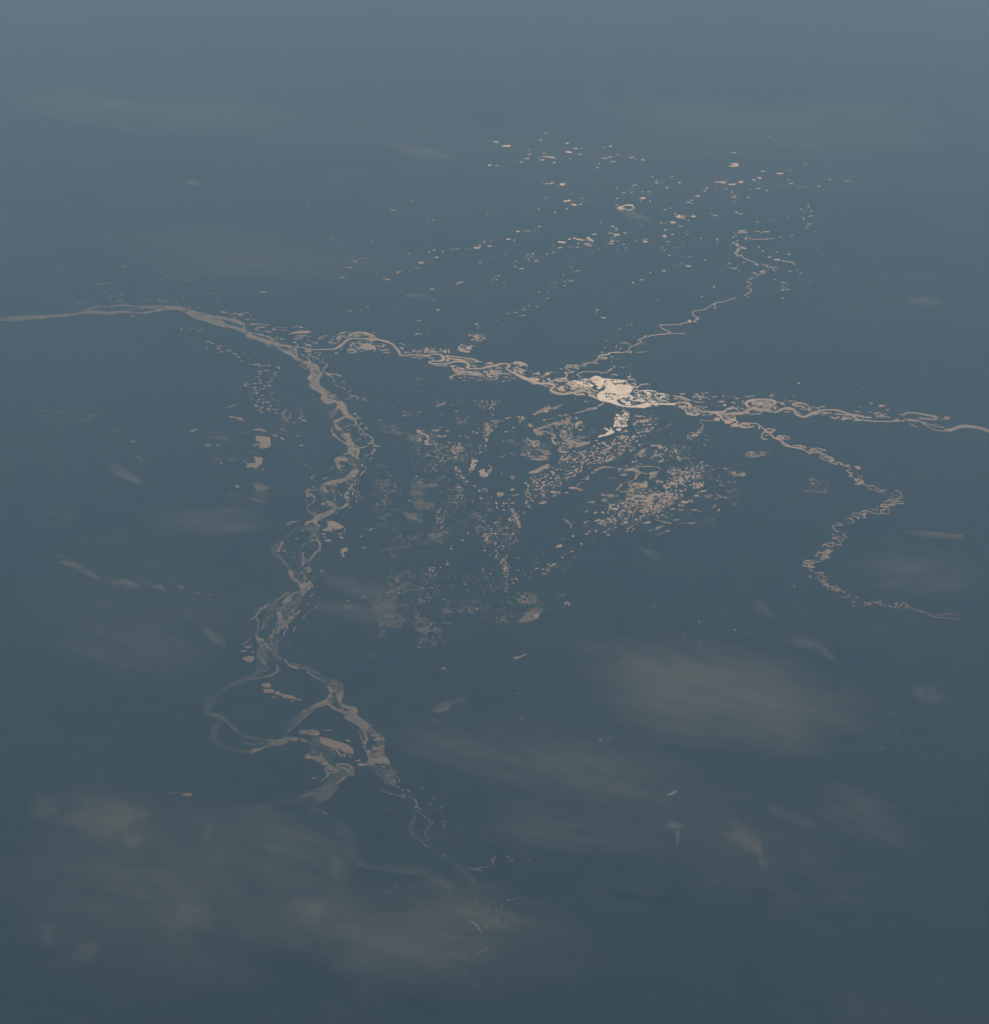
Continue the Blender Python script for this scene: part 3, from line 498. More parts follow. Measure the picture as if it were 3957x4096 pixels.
B("1158,27,9,7 1178,39,9,7 1178,49,7,6 1154,62,7,6 1235,62,6,6 1239,84,6,5 1215,59,5,4 1301,80,5,4 741,105,12,7 553,125,8,7 531,136,7,5 471,130,8,6 467,153,6,5 420,167,6,4 813,147,6,5 626,224,7,6 580,295,6,5 691,308,7,6 887,344,9,8 958,289,6,5 963,278,5,4 1012,290,6,5 965,320,5,4 963,344,5,4 959,354,7,6 940,365,8,6 959,384,7,6 922,411,6,5 819,446,8,5 738,465,8,6 746,411,6,4 506,446,6,5 405,458,5,5 332,501,7,5 1066,528,6,5 1150,168,6,5 1086,242,6,5 817,255,5,5 1442,109,6,5 1486,117,5,5 1510,168,14,9 1478,212,6,5 1569,186,5,5 1564,203,5,5 1390,258,14,6,20 1401,288,6,6 1362,284,5,5 1376,302,4,4 1296,266,5,5 1525,313,9,9 1509,335,10,8 1543,343,4,4 1568,283,5,4 1581,283,5,4 1320,381,6,5 1297,325,6,5 1265,351,5,5 1198,381,6,5 1285,411,5,5 1141,427,6,5 1369,345,5,5 1024,381,6,4 134,708,14,9 180,812,8,14,-20 168,895,14,13 369,911,8,8 493,928,9,7 282,691,8,6 318,700,5,5 542,863,10,8 608,851,7,5 868,932,8,6 884,928,7,5 921,900,6,5 945,931,5,5 987,926,5,5 1066,965,10,7 1107,963,10,6 762,1062,22,9 775,1053,6,6 822,1045,10,7 834,1038,6,5 992,1113,7,6 984,1085,5,5 72,928,6,5 916,1157,6,5 1140,55,4,4 1060,55,5,4")
P("90,430 150,428 203,405 195,418 150,437 130,448 118,460 122,442",'pale arrow shaped lake with forked tail')
# ======== the meandering eastern river
T(1000,1100,500); lay('east')
R(14,"690,1094,16 760,1093,12 850,1115,14 950,1128,13 1050,1130,13 1200,1125,16 1300,1110,26 1370,1070,38 1420,1030,38 1470,985,30 1540,962,16 1700,963,16 1893,985,16")
T(1300,1200,500)
R(16,"560,582,14 700,592,15 830,605,22 950,635,26 1030,675,28 1080,730,30 1130,790,34 1125,820,26 1180,840,18 1300,832,12 1450,830,14 1560,838,18 1620,828,14 1700,820,16 1760,835,30 1800,880,46 1770,915,40 1700,925,20 1610,925,16 1575,940,20 1620,960,22 1700,967,18 1780,968,16 1893,955,20")
R(16,"345,565,14 400,520,30 470,495,18 560,490,16 620,505,40 700,530,30 765,545,12"); R(12,"330,570 240,548 190,560 180,585 230,600"); R(6,"450,520 530,505 600,530"); R(7,"420,545 520,552"); R(6,"450,535 560,540"); R(14,"665,562 740,565 790,580"); R(7,"190,530 240,495 310,485 380,500"); R(8,"240,505 300,500"); R(6,"200,530 260,520 330,520"); R(6,"210,545 300,535"); R(22,"195,570 235,575"); R(6,"150,605 200,585"); R(7,"170,590 220,640"); R(6,"180,620 200,640"); R(5,"130,560 95,600 70,625"); R(5,"125,600 120,620"); 
R(12,"55,645 90,640 170,660"); R(6,"320,575 350,560"); R(6,"80,672 100,678"); B("25,540,50,7 360,648,20,8 255,732,20,12 180,803,44,14 150,800,30,8 395,690,40,10,25 430,755,80,20 410,795,100,10 345,765,40,8,20 560,773,70,8 530,660,80,8 500,632,130,8,-8 700,620,60,6 735,645,40,5 470,780,50,6 678,752,14,10 873,710,36,14,-10 920,750,60,8,-8 870,763,70,14 870,665,70,7,12 920,688,50,5 1165,728,70,22,20 1150,660,60,8 1195,675,30,8 1070,652,20,5 930,795,90,8 730,492,30,8 1230,795,50,12,30 1270,795,60,8,25 1210,800,20,6 640,625,30,6 960,790,40,6")
P("540,690 580,670 620,665 665,663 672,690 700,700 740,700 757,718 740,735 680,742 620,730 560,712"); HP("585,688 620,672 640,700 665,722 640,720 605,705")
R(8,"1310,860 1400,880 1460,880"); R(7,"1370,850 1460,850 1560,860"); R(14,"1550,850 1600,875 1650,895"); R(7,"1600,850 1670,885"); R(8,"1660,985 1740,997 1870,998"); R(14,"1835,915 1855,905 1870,925"); R(20,"1850,860 1893,880")
P("1320,770 1350,745 1400,740 1460,740 1485,770 1450,790 1380,800 1330,790"); N("1310,735 1490,735 1490,805 1310,805",-.55,14,3.5)
N("1500,720 1893,730 1893,810 1500,805",.5,14,4); N("380,610 980,650 980,800 300,800",.3,18,4)
T(1700,1200,500)
R(20,"350,958,18 430,938,20 500,930,18 580,935,20 640,955,34 665,985,34 635,1020,34 670,1035,20 740,1042,16 850,1035,20 950,1010,28 1050,992,28 1150,970,20 1220,962,14 1270,975,26 1285,1000,30 1250,1015,30 1235,1035,26 1280,1070,30 1400,1130,32 1500,1175,34 1600,1215,36 1680,1250,30 1780,1262,22 1893,1262,30")
R(14,"320,840 400,852 480,862 560,868 620,882 700,890 780,915 855,942"); R(7,"640,885 740,905 800,942"); R(10,"345,870 380,885 450,890 560,902"); R(10,"320,845 350,880 370,910"); R(30,"330,920 345,905"); R(6,"400,905 600,912 680,908"); R(6,"360,888 460,902 560,910"); R(8,"680,930 720,945"); R(6,"700,915 760,930 790,945")
R(7,"700,985 750,985 800,1000"); R(8,"700,1000 760,1010 790,1015"); R(6,"720,1020 770,1028"); 
R(18,"395,995 450,1000"); R(16,"410,1000 430,1060 480,1095 550,1115 545,1125 440,1135 410,1160"); R(18,"380,1165 410,1192"); R(14,"440,1040 500,1075 580,1095 700,1105 860,1118"); R(9,"470,1035 520,1075 600,1088 720,1098"); R(24,"490,1020,16 540,1040,26 595,1042,16"); R(8,"560,1060 700,1085 820,1090"); R(10,"550,1118 700,1130 850,1125"); R(7,"720,1138 860,1138"); 
R(9,"880,1130 890,1165 930,1195 1000,1210 1070,1200 1100,1185"); R(12,"1060,1130 1075,1170 1110,1190"); B("980,1158,80,36,20 1010,1080,70,30,-20 1050,1115,200,14 1200,1112,180,16 1290,1135,60,9 1215,1165,100,8 1265,1217,60,10 1195,1233,40,10 1115,1225,18,8 920,1220,14,7 1340,1180,90,6 1120,1025,110,8,-5 1120,1040,120,7 1110,1010,70,6,10 1150,1085,70,8,-20 895,1080,30,26,45 925,1100,50,20,40 970,1125,60,14 840,1165,30,18 590,1215,50,7 530,1178,60,7 835,1212,100,6 975,950,70,14 970,965,110,8 1000,955,70,5 560,685,44,14 1115,953,24,8 1195,918,14,6 640,790,80,7 520,750,50,18 670,735,60,18 415,797,30,8 290,770,34,6 240,742,30,14 100,770,60,10 90,795,80,9 170,785,60,9,20 25,765,40,14 40,728,36,10 10,795,40,7")
R(6,"590,1140 620,1165 690,1180 760,1180 770,1195"); R(8,"690,680 700,695 755,697"); R(5,"590,685 650,700 700,725"); N("500,690 710,690 700,800 500,790",.45,12,4); N("960,1040 1180,1060 1150,1180 880,1150",.35,16,5)
P("1340,950 1370,935 1440,935 1510,955 1555,985 1545,1000 1500,990 1450,1010 1430,1000 1420,965 1380,960 1350,965"); HR(5,"1470,960 1490,985"); R(7,"1500,960 1550,1010 1550,1040"); P("1340,1045 1370,1035 1390,1070 1380,1100 1350,1080"); P("1390,1050 1420,1060 1470,1105 1460,1125 1420,1090"); R(7,"1320,1040 1350,1020 1400,1025 1430,1050"); R(4,"1480,1100 1480,1120"); R(4,"1495,1105 1495,1125"); R(4,"1510,1108 1508,1128"); R(5,"1300,950 1400,990"); 
P("1590,1175 1640,1180 1700,1180 1740,1195 1720,1230 1670,1215 1620,1195"); R(7,"1450,1165 1500,1205 1560,1220"); R(6,"1400,1140 1470,1190"); R(7,"1580,1235 1620,1262 1670,1272"); N("1380,1000 1560,1060 1540,1120 1440,1110",.4,10,5)
B("1690,1112,80,16 1650,1110,30,10 1720,1125,40,12 1630,1130,16,10 1720,1092,24,8 1825,1125,12,30 1860,1110,60,24 1870,1130,40,16 1760,1154,60,9 1815,1152,50,7 1690,1160,30,6 1795,1190,32,8 1865,1200,22,20,-45 1880,1190,30,9 1805,1225,34,12 1610,1075,10,6 1600,1085,8,6 1535,1065,20,10 1635,1155,20,5")
# ---- around the sun glint
T(2100,1250,500)
R(24,"0,985,28 80,1020,30 150,1055,30 220,1075,20 330,1075,22 400,1085,26 450,1105,28 440,1130,24 400,1150,30 390,1180,28 440,1205,36 520,1228,36 600,1232,34 680,1215,40 760,1210,30 850,1190,20")
R(12,"80,1000 150,1000 200,1020"); B("150,1010,120,34,12 400,905,70,9 460,907,30,6 340,935,70,24 320,920,20,18 345,912,60,10 300,962,80,6 230,965,30,6 355,1005,20,26 370,1000,30,7 290,1040,30,12 270,1002,30,5 490,1085,50,8 190,930,60,14 215,935,12,20 160,925,30,7 120,942,12,10 200,903,20,6 130,1080,40,7,25 280,1045,20,6 545,850,36,10 570,858,16,10")
R(8,"220,1075 300,1105 370,1125"); R(8,"620,1115 650,1135 640,1155"); R(5,"455,1165 480,1140 520,1120 560,1110"); P("500,1160 540,1120 580,1105 600,1130 590,1150 620,1185 560,1190 530,1185"); HR(4,"560,1150 590,1165"); R(4,"470,1185 480,1160 510,1140"); R(6,"540,1188 620,1190")
P("690,1210 700,1170 730,1140 800,1125 900,1125 940,1140 960,1170 940,1190 860,1180 780,1190 740,1210"); N("690,1120 960,1125 960,1200 690,1200",-.6,20,4)
R(20,"700,1160 740,1130 830,1122 920,1128 1000,1150 1060,1185"); R(18,"740,1225,20 800,1245,22 850,1235,26 900,1240,24"); R(24,"850,1185,16 920,1195,16 960,1210,24"); R(26,"940,1150,16 980,1190,24 990,1230,28 970,1250,26 1030,1270,28 1100,1300,28 1150,1320,26"); 
R(8,"1000,1180 1030,1240 1060,1260"); R(7,"1020,1175 1050,1230 1090,1240"); R(12,"1050,1190 1100,1190 1110,1210"); R(8,"1060,1210 1080,1220")
N("650,1010 840,1030 1060,1090 1050,1125 700,1130 600,1100",.75,22,5); N("340,1000 640,1000 640,1050 380,1060",.3,16,5)
B("760,1040,90,22,10 720,1105,60,10 780,1090,90,14 840,1070,50,14 910,1110,60,10 830,1125,90,8")
R(7,"850,1017 920,1005 960,1000"); 
# northern tributary
lay('north')
R(8,"350,1060 400,1040 440,1070 410,1040 430,1030 500,1035 560,1038 470,1015 480,1000 540,1005 630,995 620,970 650,940 600,910 700,912 745,890 690,890 650,860 605,835 660,825 740,838 815,850 790,830 750,815 800,805 930,808 930,790 870,778 950,768 1040,762 1110,775 1050,745 1100,715 1085,695 1180,702 1240,695,14 1230,680,8 1160,675,8 1110,665,12 1160,645,16 1280,630,14 1265,615,8 1330,605,12 1420,602,14 1480,608,7 1530,592,9 1620,603,8 1570,560,7 1600,515,7 1680,492,6 1740,455,6 1765,440,7 1715,415,6 1760,398,6 1820,375,6 1810,355,6 1870,362,6 1893,355,6")
R(6,"640,790 630,800 700,812 720,800 660,790"); R(6,"745,800 770,790 790,800 770,812"); R(6,"540,1005 620,1020 650,1030 600,1045 500,1040"); R(6,"530,998 640,988")
R(12,"785,945,9 830,915,11 900,898,8 1000,900,10 1100,895,10 1160,912,12 1230,908,9 1270,885,14 1310,855,22"); R(4,"1340,810 1370,805 1350,830 1370,835"); R(4,"800,950 850,970"); R(12,"1310,935 1360,940 1400,948"); R(6,"1500,460 1550,460 1600,490"); R(5,"1440,470 1500,450"); R(5,"1690,603 1740,600 1800,596"); R(3,"1800,596 1860,590")
B("1160,600,30,9 1185,608,10,7 1205,422,18,7 1255,427,36,6 1415,428,14,8 1210,535,24,9 1315,673,40,12 1425,693,16,12 1390,700,12,8 1320,745,12,10 1450,545,24,8 1380,515,14,30 1360,362,8,7 1660,360,22,6,-20 1700,460,20,10 1780,460,20,8 1830,478,14,6 1430,255,50,5,-25 1170,72,24,12,35 1215,80,30,8 730,517,10,8 930,480,9,8 990,467,10,7 1735,540,10,8 1780,687,10,8 1090,565,9,8 850,580,9,6 730,963,16,10 820,993,16,10 1440,820,20,9 1490,833,30,6 1530,818,14,10 1600,808,8,6 1650,815,7,5 980,750,18,14 1025,728,14,12 700,800,10,10 1475,742,8,8 1305,470,8,8 1045,460,8,7 1345,860,8,8 1540,190,20,4 80,630,20,7 745,340,14,4")
R(8,"1590,925 1600,940"); R(10,"1565,970 1605,965 1565,985 1580,1010 1630,1020"); R(7,"1600,1000 1640,1005 1670,1030 1660,1065 1620,1080 1560,1085"); R(10,"1630,1120 1690,1130 1720,1115 1750,1100 1770,1090 1840,1080"); B("1700,1135,40,24 1650,1110,20,20 1680,1085,12,10"); R(3,"1840,1080 1893,1085")
# the glint basin, kept apart so its water can be tinted whiter
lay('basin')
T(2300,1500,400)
P("415,385 450,345 500,305 560,285 560,215 500,255 430,260 400,190 340,135 240,95 300,60 350,30 400,15 470,30 520,60 650,75 780,85 900,95 980,100 1000,125 1000,180 1040,190 1095,230 1075,290 1045,340 960,340 1060,390 1110,430 1060,470 960,440 900,420 960,480 970,510 1100,480 1250,470 1320,480 1300,500 1180,500 1120,560 1050,570 950,560 880,490 820,470 800,510 880,560 960,590 850,575 700,520 560,480 470,470")
HB("540,240,110,40,-20"); HR(16,"380,260 430,300 500,290"); HR(10,"640,410 655,400"); HR(12,"980,470 1040,490"); HR(10,"960,120 1010,140"); HR(10,"480,200 580,190"); HR(8,"400,90 480,120"); HR(6,"960,360 1100,395 1160,420"); HR(6,"820,500 900,550"); HR(6,"880,505 940,545")
N("240,60 420,60 560,100 560,240 400,250",-.84,22,5); N("560,200 900,130 1000,180 760,200",-.84,22,5); N("560,330 1060,380 1060,460 600,470",-.84,24,5); N("520,70 1000,120 980,180 560,180",-.84,24,4); N("780,460 960,440 960,560 850,560",-.84,20,4)
R(10,"110,85 180,75 250,75"); P("1000,360 1060,352 1150,360 1220,365 1300,395 1340,410 1300,425 1200,415 1100,395"); R(7,"960,345 1040,385 1130,420 1250,440 1370,435 1400,415 1390,395"); R(7,"960,370 1080,430"); N("1000,350 1340,370 1340,430 1100,400",-.6,16,5)
R(7,"1180,340 1150,335 1110,315 1120,290 1170,285 1205,305 1190,330"); 
R(9,"1190,330 1230,300 1350,288 1480,300 1550,325 1570,350 1510,370 1500,400"); R(6,"1190,330 1210,360 1290,380 1400,400 1460,395"); R(6,"1240,330 1270,305 1360,300 1460,310 1510,335 1490,360 1440,375 1340,370 1270,355 1245,340"); R(6,"1270,330 1330,312 1430,318 1470,340 1430,360 1340,355"); P("1300,330 1350,318 1420,330 1450,345 1400,360 1330,350"); N("1240,310 1500,310 1500,375 1240,370",-.7,14,5)
R(9,"1565,350 1525,375 1530,415 1580,450 1650,475 1700,485 1755,495 1785,525"); R(6,"1580,355 1550,380 1560,420 1610,455 1690,490"); R(12,"1590,352 1650,348 1700,365 1712,395 1680,415 1640,425"); R(9,"1620,365 1670,375 1680,395 1640,400"); P("1600,420 1640,405 1660,420 1630,450 1610,440"); R(7,"1665,418 1730,438 1785,458"); R(5,"1760,465 1785,455")
R(8,"1385,405 1370,440 1390,480 1440,510 1500,520"); R(8,"1410,415 1400,450 1430,490 1490,512 1560,515"); R(7,"1430,420 1430,450 1470,490 1530,500"); R(6,"1450,430 1460,460 1520,485"); R(6,"1480,430 1530,450 1560,470")
R(10,"1130,480 1200,465 1280,465 1340,480"); R(8,"1250,500 1280,530 1350,535 1400,520"); R(8,"1060,520,8 1080,550,8"); P("1110,500 1190,500 1180,540 1120,560 1100,540"); N("1040,490 1200,490 1200,565 1060,565",-.6,12,6); R(7,"1280,505 1340,505 1380,520"); R(6,"1570,470 1640,500 1700,515"); R(6,"1580,500 1620,515 1650,520")
R(24,"470,475,18 560,492,16 650,510,16 750,540,20 850,570,22 950,590,26 1060,600,26 1160,590,34 1260,568,30 1400,550,26 1550,548,26 1700,550,24 1893,552,28"); P("1160,600 1230,580 1340,570 1440,575 1460,585 1380,605 1300,625 1230,620 1180,615"); B("1540,575,50,16 1620,555,50,10")
R(12,"760,500 800,450 860,430"); R(10,"880,500 900,470 960,470"); B("230,205,60,12 60,158,80,14 135,180,100,16,12 30,120,110,20,15 200,90,60,10 320,185,80,14,20 310,215,40,12,45 10,185,30,14 60,205,20,8 210,190,70,10,15"); N("0,90 240,110 360,180 340,230 0,230",.45,24,7)
B("1170,225,50,20 1110,240,20,24 1150,190,30,10 1130,170,14,12 1560,330,20,6")
R(8,"500,475 520,500 540,530 500,555 460,575"); R(6,"460,575 430,610 380,625 300,628 240,640 210,665 180,680 120,695 50,708 0,720"); B("200,495,26,10 280,493,12,10 400,548,10,8 12,432,12,12 245,520,10,8 540,568,8,8 800,602,30,10 905,620,14,6")
R(9,"895,695 940,645"); P("900,760 930,730 980,740 1020,760 1035,790 1020,830 990,860 970,880 1000,900 960,905 900,900 860,930 830,960 780,975 720,985 770,960 830,930 840,900 880,870 820,850 840,820 880,800"); HB("950,775,30,20"); N("820,760 1030,760 1020,920 830,920",-.62,22,9); N("740,690 1090,690 1000,990 700,980",.3,12,6)
P("770,1020 870,1010 880,1040 830,1060 790,1040"); P("540,1000 600,1010 640,1040 670,1035 680,990 700,1030 750,1080 700,1110 620,1140 560,1150 480,1170 430,1183 480,1140 560,1130 610,1090 640,1060 590,1035"); R(30,"890,970 980,950"); P("920,1070 960,1042 1000,1070 960,1080"); 
lay('pond')
B("1157,772,34,16 1230,775,60,14 1278,773,16,12 1312,790,34,12 1332,720,16,12 1444,772,20,12 1420,828,38,16 1555,853,26,14 1180,878,52,44 1245,857,40,18 1240,885,30,20 1290,890,40,24 1340,845,40,20 1375,855,30,24 1370,880,70,20 1300,860,40,16 1138,912,42,22 1108,937,18,12 1145,940,16,12 1183,948,16,12 1308,943,40,14 1360,943,40,8 1418,937,40,26 1495,934,14,12 1530,934,18,12 1472,996,44,20 1176,1033,20,14 1232,1050,14,10 1310,1035,70,40 1365,1035,30,20 1422,1030,22,20 1275,1075,50,18 1365,1070,90,26 1212,1097,60,18 1310,1132,16,12 780,933,30,34 878,1087,26,10 900,1148,40,20 870,1168,30,16 960,1165,40,20 1000,1170,24,16 1012,1150,22,14 1098,1168,40,26 1133,1150,32,18 1190,1166,30,12 1250,1156,34,18 1390,1140,10,8 820,1160,20,14")
B("95,885,110,24 60,920,90,40 25,945,50,50 130,905,40,10 155,967,40,10 30,815,40,34,45 175,918,14,10 100,1035,60,24 320,990,16,12 365,1070,14,8 643,713,10,10 637,763,8,8 340,777,10,9 151,770,9,8 470,785,9,8 515,810,9,8 248,918,16,8")
T(2500,1400,500); lay('east')
R(24,"640,822,22 700,820,26 760,808,22 830,795,20 900,795,24 960,810,36 990,845,44 950,870,40 925,895,34 925,930,32 960,965,28 1030,980,22 1100,980,22 1150,950,22 1230,930,18 1300,940,18 1360,960,18 1440,972,16 1560,965,16 1700,958,16 1780,955,16 1830,930,22 1893,905,24")
P("760,840 830,820 930,830 940,850 900,890 850,895 790,880 750,860"); N("750,810 950,820 950,900 750,890",-.55,22,4)
R(10,"1010,850 1050,880 1060,920 1090,960"); R(8,"990,860 1030,900 1050,950"); R(10,"970,880 1010,930 1030,965"); R(12,"1060,860 1100,890 1110,930 1100,955"); R(8,"1040,870 1080,910 1080,955"); R(7,"960,910 990,950 1040,970"); R(7,"1080,850 1150,862 1220,865 1245,875"); R(6,"1110,905 1170,925"); R(6,"1110,890 1160,910"); R(6,"1175,885 1205,900"); B("1230,860,16,20")
P("1300,930 1400,925 1500,925 1540,935 1480,955 1400,955 1330,950"); R(20,"1510,930,24 1550,895,22 1600,880,18 1680,885,14 1730,915,10"); R(10,"1560,905 1620,893"); HR(5,"1540,920 1600,900")
P("1140,975 1180,955 1260,945 1330,960 1350,985 1290,1000 1200,998 1140,988"); N("1130,940 1360,960 1350,1000 1130,1000",-.6,14,5)
R(6,"1330,945 1420,985 1440,1000"); R(5,"1440,990 1600,985 1700,975 1840,968"); R(8,"1893,950 1840,935"); R(8,"1640,945 1760,940")
R(30,"1893,780,14 1850,800,24 1860,840,24 1893,860,20"); R(5,"600,805 650,790 670,800"); R(5,"830,775 825,790")
B("875,660,84,16 1140,747,50,16 1100,785,110,8,8 1180,790,50,6 1045,710,50,22,12 1460,785,110,12 1510,832,60,30 1625,857,80,9 1650,802,80,8,10 1780,890,50,10,15 1500,692,40,6 1495,712,36,6 1365,710,90,12 1700,733,60,14 1790,780,30,12,20 1180,690,30,20 1240,645,50,8 1285,682,14,10 1395,858,30,8 1320,823,24,8 1850,706,60,9 1800,808,26,6 1565,708,20,7 1405,706,14,12 1660,715,20,8 1650,780,16,10 755,642,10,10 860,692,14,8 1470,760,30,6 1280,750,40,7,20 1135,655,10,8 1715,860,16,16 1690,882,60,6 1180,655,40,5")
P("805,700 870,702 930,725 990,750 1028,762 960,768 890,755 850,730"); P("730,685 770,690 810,722 780,718"); R(7,"640,660 660,680 700,690"); R(7,"1050,660 1060,690 1100,715 1200,722"); R(6,"1080,680 1140,705 1230,720"); N("1050,640 1200,680 1260,730 1060,720",.45,14,5); N("600,640 1000,740 820,790 640,760",.25,12,5)
lay('southeast')
R(16,"1400,980 1440,1000 1460,1010 1520,1020"); R(20,"1440,1000,14 1470,1030,20 1500,1060,20 1530,1085,14"); P("1350,1060 1370,1040 1420,1030 1450,1045 1440,1065 1390,1072"); R(8,"1350,1055 1360,1035 1430,1025"); P("1480,1000 1560,1000 1620,1020 1700,1025 1710,1040 1620,1045 1520,1030"); N("1480,995 1720,1015 1720,1050 1480,1040",-.5,16,5); R(8,"1600,1005 1620,995 1660,1000 1680,1025"); 
R(9,"1530,1085 1520,1105 1560,1112 1600,1100 1640,1075 1600,1070 1550,1080 1530,1090"); R(9,"1560,1078 1640,1065 1700,1080 1700,1105 1650,1120 1620,1140"); R(7,"1620,1055 1680,1050"); R(24,"1610,1135,12 1650,1140,24 1700,1135,14"); R(10,"1640,1155 1700,1160"); R(10,"1700,1130 1760,1140 1800,1160 1893,1175"); R(7,"1780,1110 1755,1130 1770,1175 1850,1178"); N("1760,1095 1893,1095 1893,1150 1780,1150",.75,12,5); R(7,"1790,1100 1840,1110 1893,1100")
R(5,"1350,1070 1290,1070 1250,1078 1200,1065 1150,1055 1140,1090 1170,1120 1200,1150 1150,1170 1170,1200 1100,1230"); N("960,1300 1110,1200 1200,1160 1180,1250 1000,1400",.5,8,7); N("930,1300 1010,1300 1010,1400 930,1400",.35,8,7)
lay('wet')
R(8,"700,1110,16 650,1150,10 600,1180,7 540,1195,5"); R(7,"540,1195 490,1225 470,1245")
lay('pond')
B("565,1362,9,10 1230,1355,18,14 1272,1362,12,10 1300,1345,10,8 1110,1393,14,9 1210,1438,18,11 1188,1432,8,7 988,1477,18,12 972,1507,12,9 890,1480,20,10 913,1476,10,9 968,1581,22,12 770,1530,34,28,25 785,1563,20,12 690,1600,26,14 815,1570,10,8 835,1571,12,8 907,1563,9,7 677,1532,12,10 718,1541,22,8 550,1618,22,14,40 580,1655,32,16 545,1685,50,26 515,1695,20,8 1555,1531,12,9 1818,1611,10,8 1841,1599,7,6 1735,1711,7,6 1662,1751,11,9 1337,1818,12,7 1268,1834,18,10 426,1448,64,22 500,1443,50,8 530,1480,30,14 565,1487,20,8 600,1465,20,12 895,1638,26,9 935,1630,26,10 970,1647,24,10,15 855,1640,10,9 1057,1640,14,9 830,1665,40,26,20 805,1630,50,34,-20 1165,1700,44,16,-25 1247,1748,30,8 1000,1713,24,8 1030,1697,14,10")
T(2900,1500,900); lay('east')
R(22,"0,330,14 70,322,14 150,318,16 190,292,18 250,285,14 330,298,14 430,310,14 475,290,18 530,278,14 575,290,18 600,325,20 650,350,14 690,345,20 740,320,22 790,300,12 870,293,10 950,298,12 1020,318,14 1080,345,16 1110,370,12 1180,382,9 1300,390,8 1420,390,8 1500,388,6")
R(16,"200,270,12 175,240,14 210,215,18 290,207,14 380,210,16 425,228,22 400,250,14 350,255,10 325,275,8 380,295,8"); R(5,"230,250 260,230 330,225 390,235"); R(6,"250,265 300,255 330,235"); N("220,220 400,220 380,265 240,265",.45,14,5); N("330,255 450,250 450,300 340,300",.4,14,5); R(8,"230,270 300,282 380,300"); 
R(6,"180,315 230,330 290,325 310,305 260,302"); R(5,"120,335 180,325"); R(16,"575,245,12 600,235,16 650,238,12 690,250,10 700,262,6"); R(7,"575,255 620,265"); N("600,250 760,270 740,310 640,300",.55,12,5); R(5,"600,300 640,330"); R(7,"500,308 550,310"); R(5,"490,285 560,292"); R(4,"440,230 490,235 505,260"); R(6,"770,278 840,265"); R(4,"700,260 760,270 800,290")
R(8,"700,340 760,325 800,315 900,320"); R(6,"810,335 870,320"); R(6,"750,335 790,322"); R(8,"930,325 1030,335 1090,340 1150,350 1230,355"); N("930,300 1060,320 1240,350 1200,372 1080,350",.4,24,4); N("880,340 1000,340 1090,370 1000,385 880,365",.45,14,4); N("1000,330 1080,350 1080,370 1000,360",.4,16,4); R(6,"1080,378 1120,385")
R(5,"1085,300 1150,316"); R(7,"1255,325 1270,318 1310,318"); R(5,"1260,325 1300,345 1340,350"); N("1240,315 1380,320 1400,370 1280,365",.35,10,4); 
R(12,"1505,345 1520,325 1570,317 1640,325 1720,340 1780,358 1780,372 1720,372 1640,362"); R(4,"1740,338 1810,345"); N("1400,360 1620,370 1640,395 1420,390",.5,18,4); R(6,"1620,375 1660,400 1720,440 1790,465 1850,467 1893,455"); R(4,"1700,412 1800,425 1850,445"); R(4,"1650,385 1750,430 1840,440"); R(12,"1850,468 1880,458 1960,450"); B("1850,372,60,7 1590,425,60,8,20"); N("1840,340 1893,345 1893,400 1840,390",.3,12,4); N("1560,370 1800,420 1850,450 1700,430",.3,22,4)
lay('lake')
B("1233,238,34,7 1320,260,60,20 1370,293,32,10 712,59,12,5 1128,270,24,5 1225,310,22,5 738,787,12,5 1155,110,14,8 1480,332,28,8 512,211,16,7 590,213,20,5 555,220,40,5 45,184,10,6 105,197,30,8 80,186,20,5 150,222,18,6 155,240,24,6 580,178,20,4 150,285,20,6 830,265,34,7")
R(5,"170,182 210,184 225,175 250,177"); R(5,"632,63 610,69 632,73"); R(5,"385,180 400,155")
N("360,170 430,160 430,210 380,210",.3,9,5); N("440,210 510,230 510,270 460,250",.25,9,4)
B("740,914,18,8 280,685,16,9 302,655,10,12 321,653,12,8 178,677,5,4 168,685,5,4 122,740,6,5 82,763,7,5 22,640,7,5 606,920,10,5 212,1061,7,5 585,1780,13,9 717,1695,22,11,10 12,1811,10,7 105,1721,6,5 196,1660,5,4 223,1666,4,4 141,1815,7,5 71,1786,5,4 57,1823,5,5 218,1812,4,4 84,1437,4,4 118,1829,4,4 572,1752,5,5")
lay('southeast')
R(9,"0,385 40,380 90,385 108,400 80,415"); R(10,"55,430 110,430 180,440 240,430"); R(7,"130,430 140,410 210,405 270,410 300,430 330,460 380,490 400,510"); B("80,428,50,16 30,400,60,12"); R(9,"290,430 290,455"); R(8,"345,460 370,452 420,462 390,480 330,480 310,510 320,535 355,540"); R(6,"350,485 390,475 370,500 340,510"); R(8,"390,510 420,530 480,555 520,585 560,605 620,615 680,640 710,655"); R(6,"410,530 450,535 500,540 480,520 440,515 470,510 530,520 550,535"); R(5,"430,525 480,530 530,545"); R(7,"490,565 480,580 540,605"); R(6,"560,600 620,592 680,605 660,615 600,608"); R(5,"620,590 650,610"); R(6,"700,640 740,650 720,625 780,615 850,635"); R(5,"740,630 790,635"); N("680,610 860,625 800,665 700,650",.35,10,5); R(7,"710,665 760,650 830,665 800,680 805,700"); R(7,"830,665 860,680 830,700"); R(11,"850,687 900,695 915,715 890,725"); R(6,"880,730 940,755 930,740 970,740 1000,762"); R(5,"830,685 810,705 870,720"); R(4,"1000,762 1060,775"); N("840,640 900,700 1060,760 1000,770 880,740",.25,9,5)
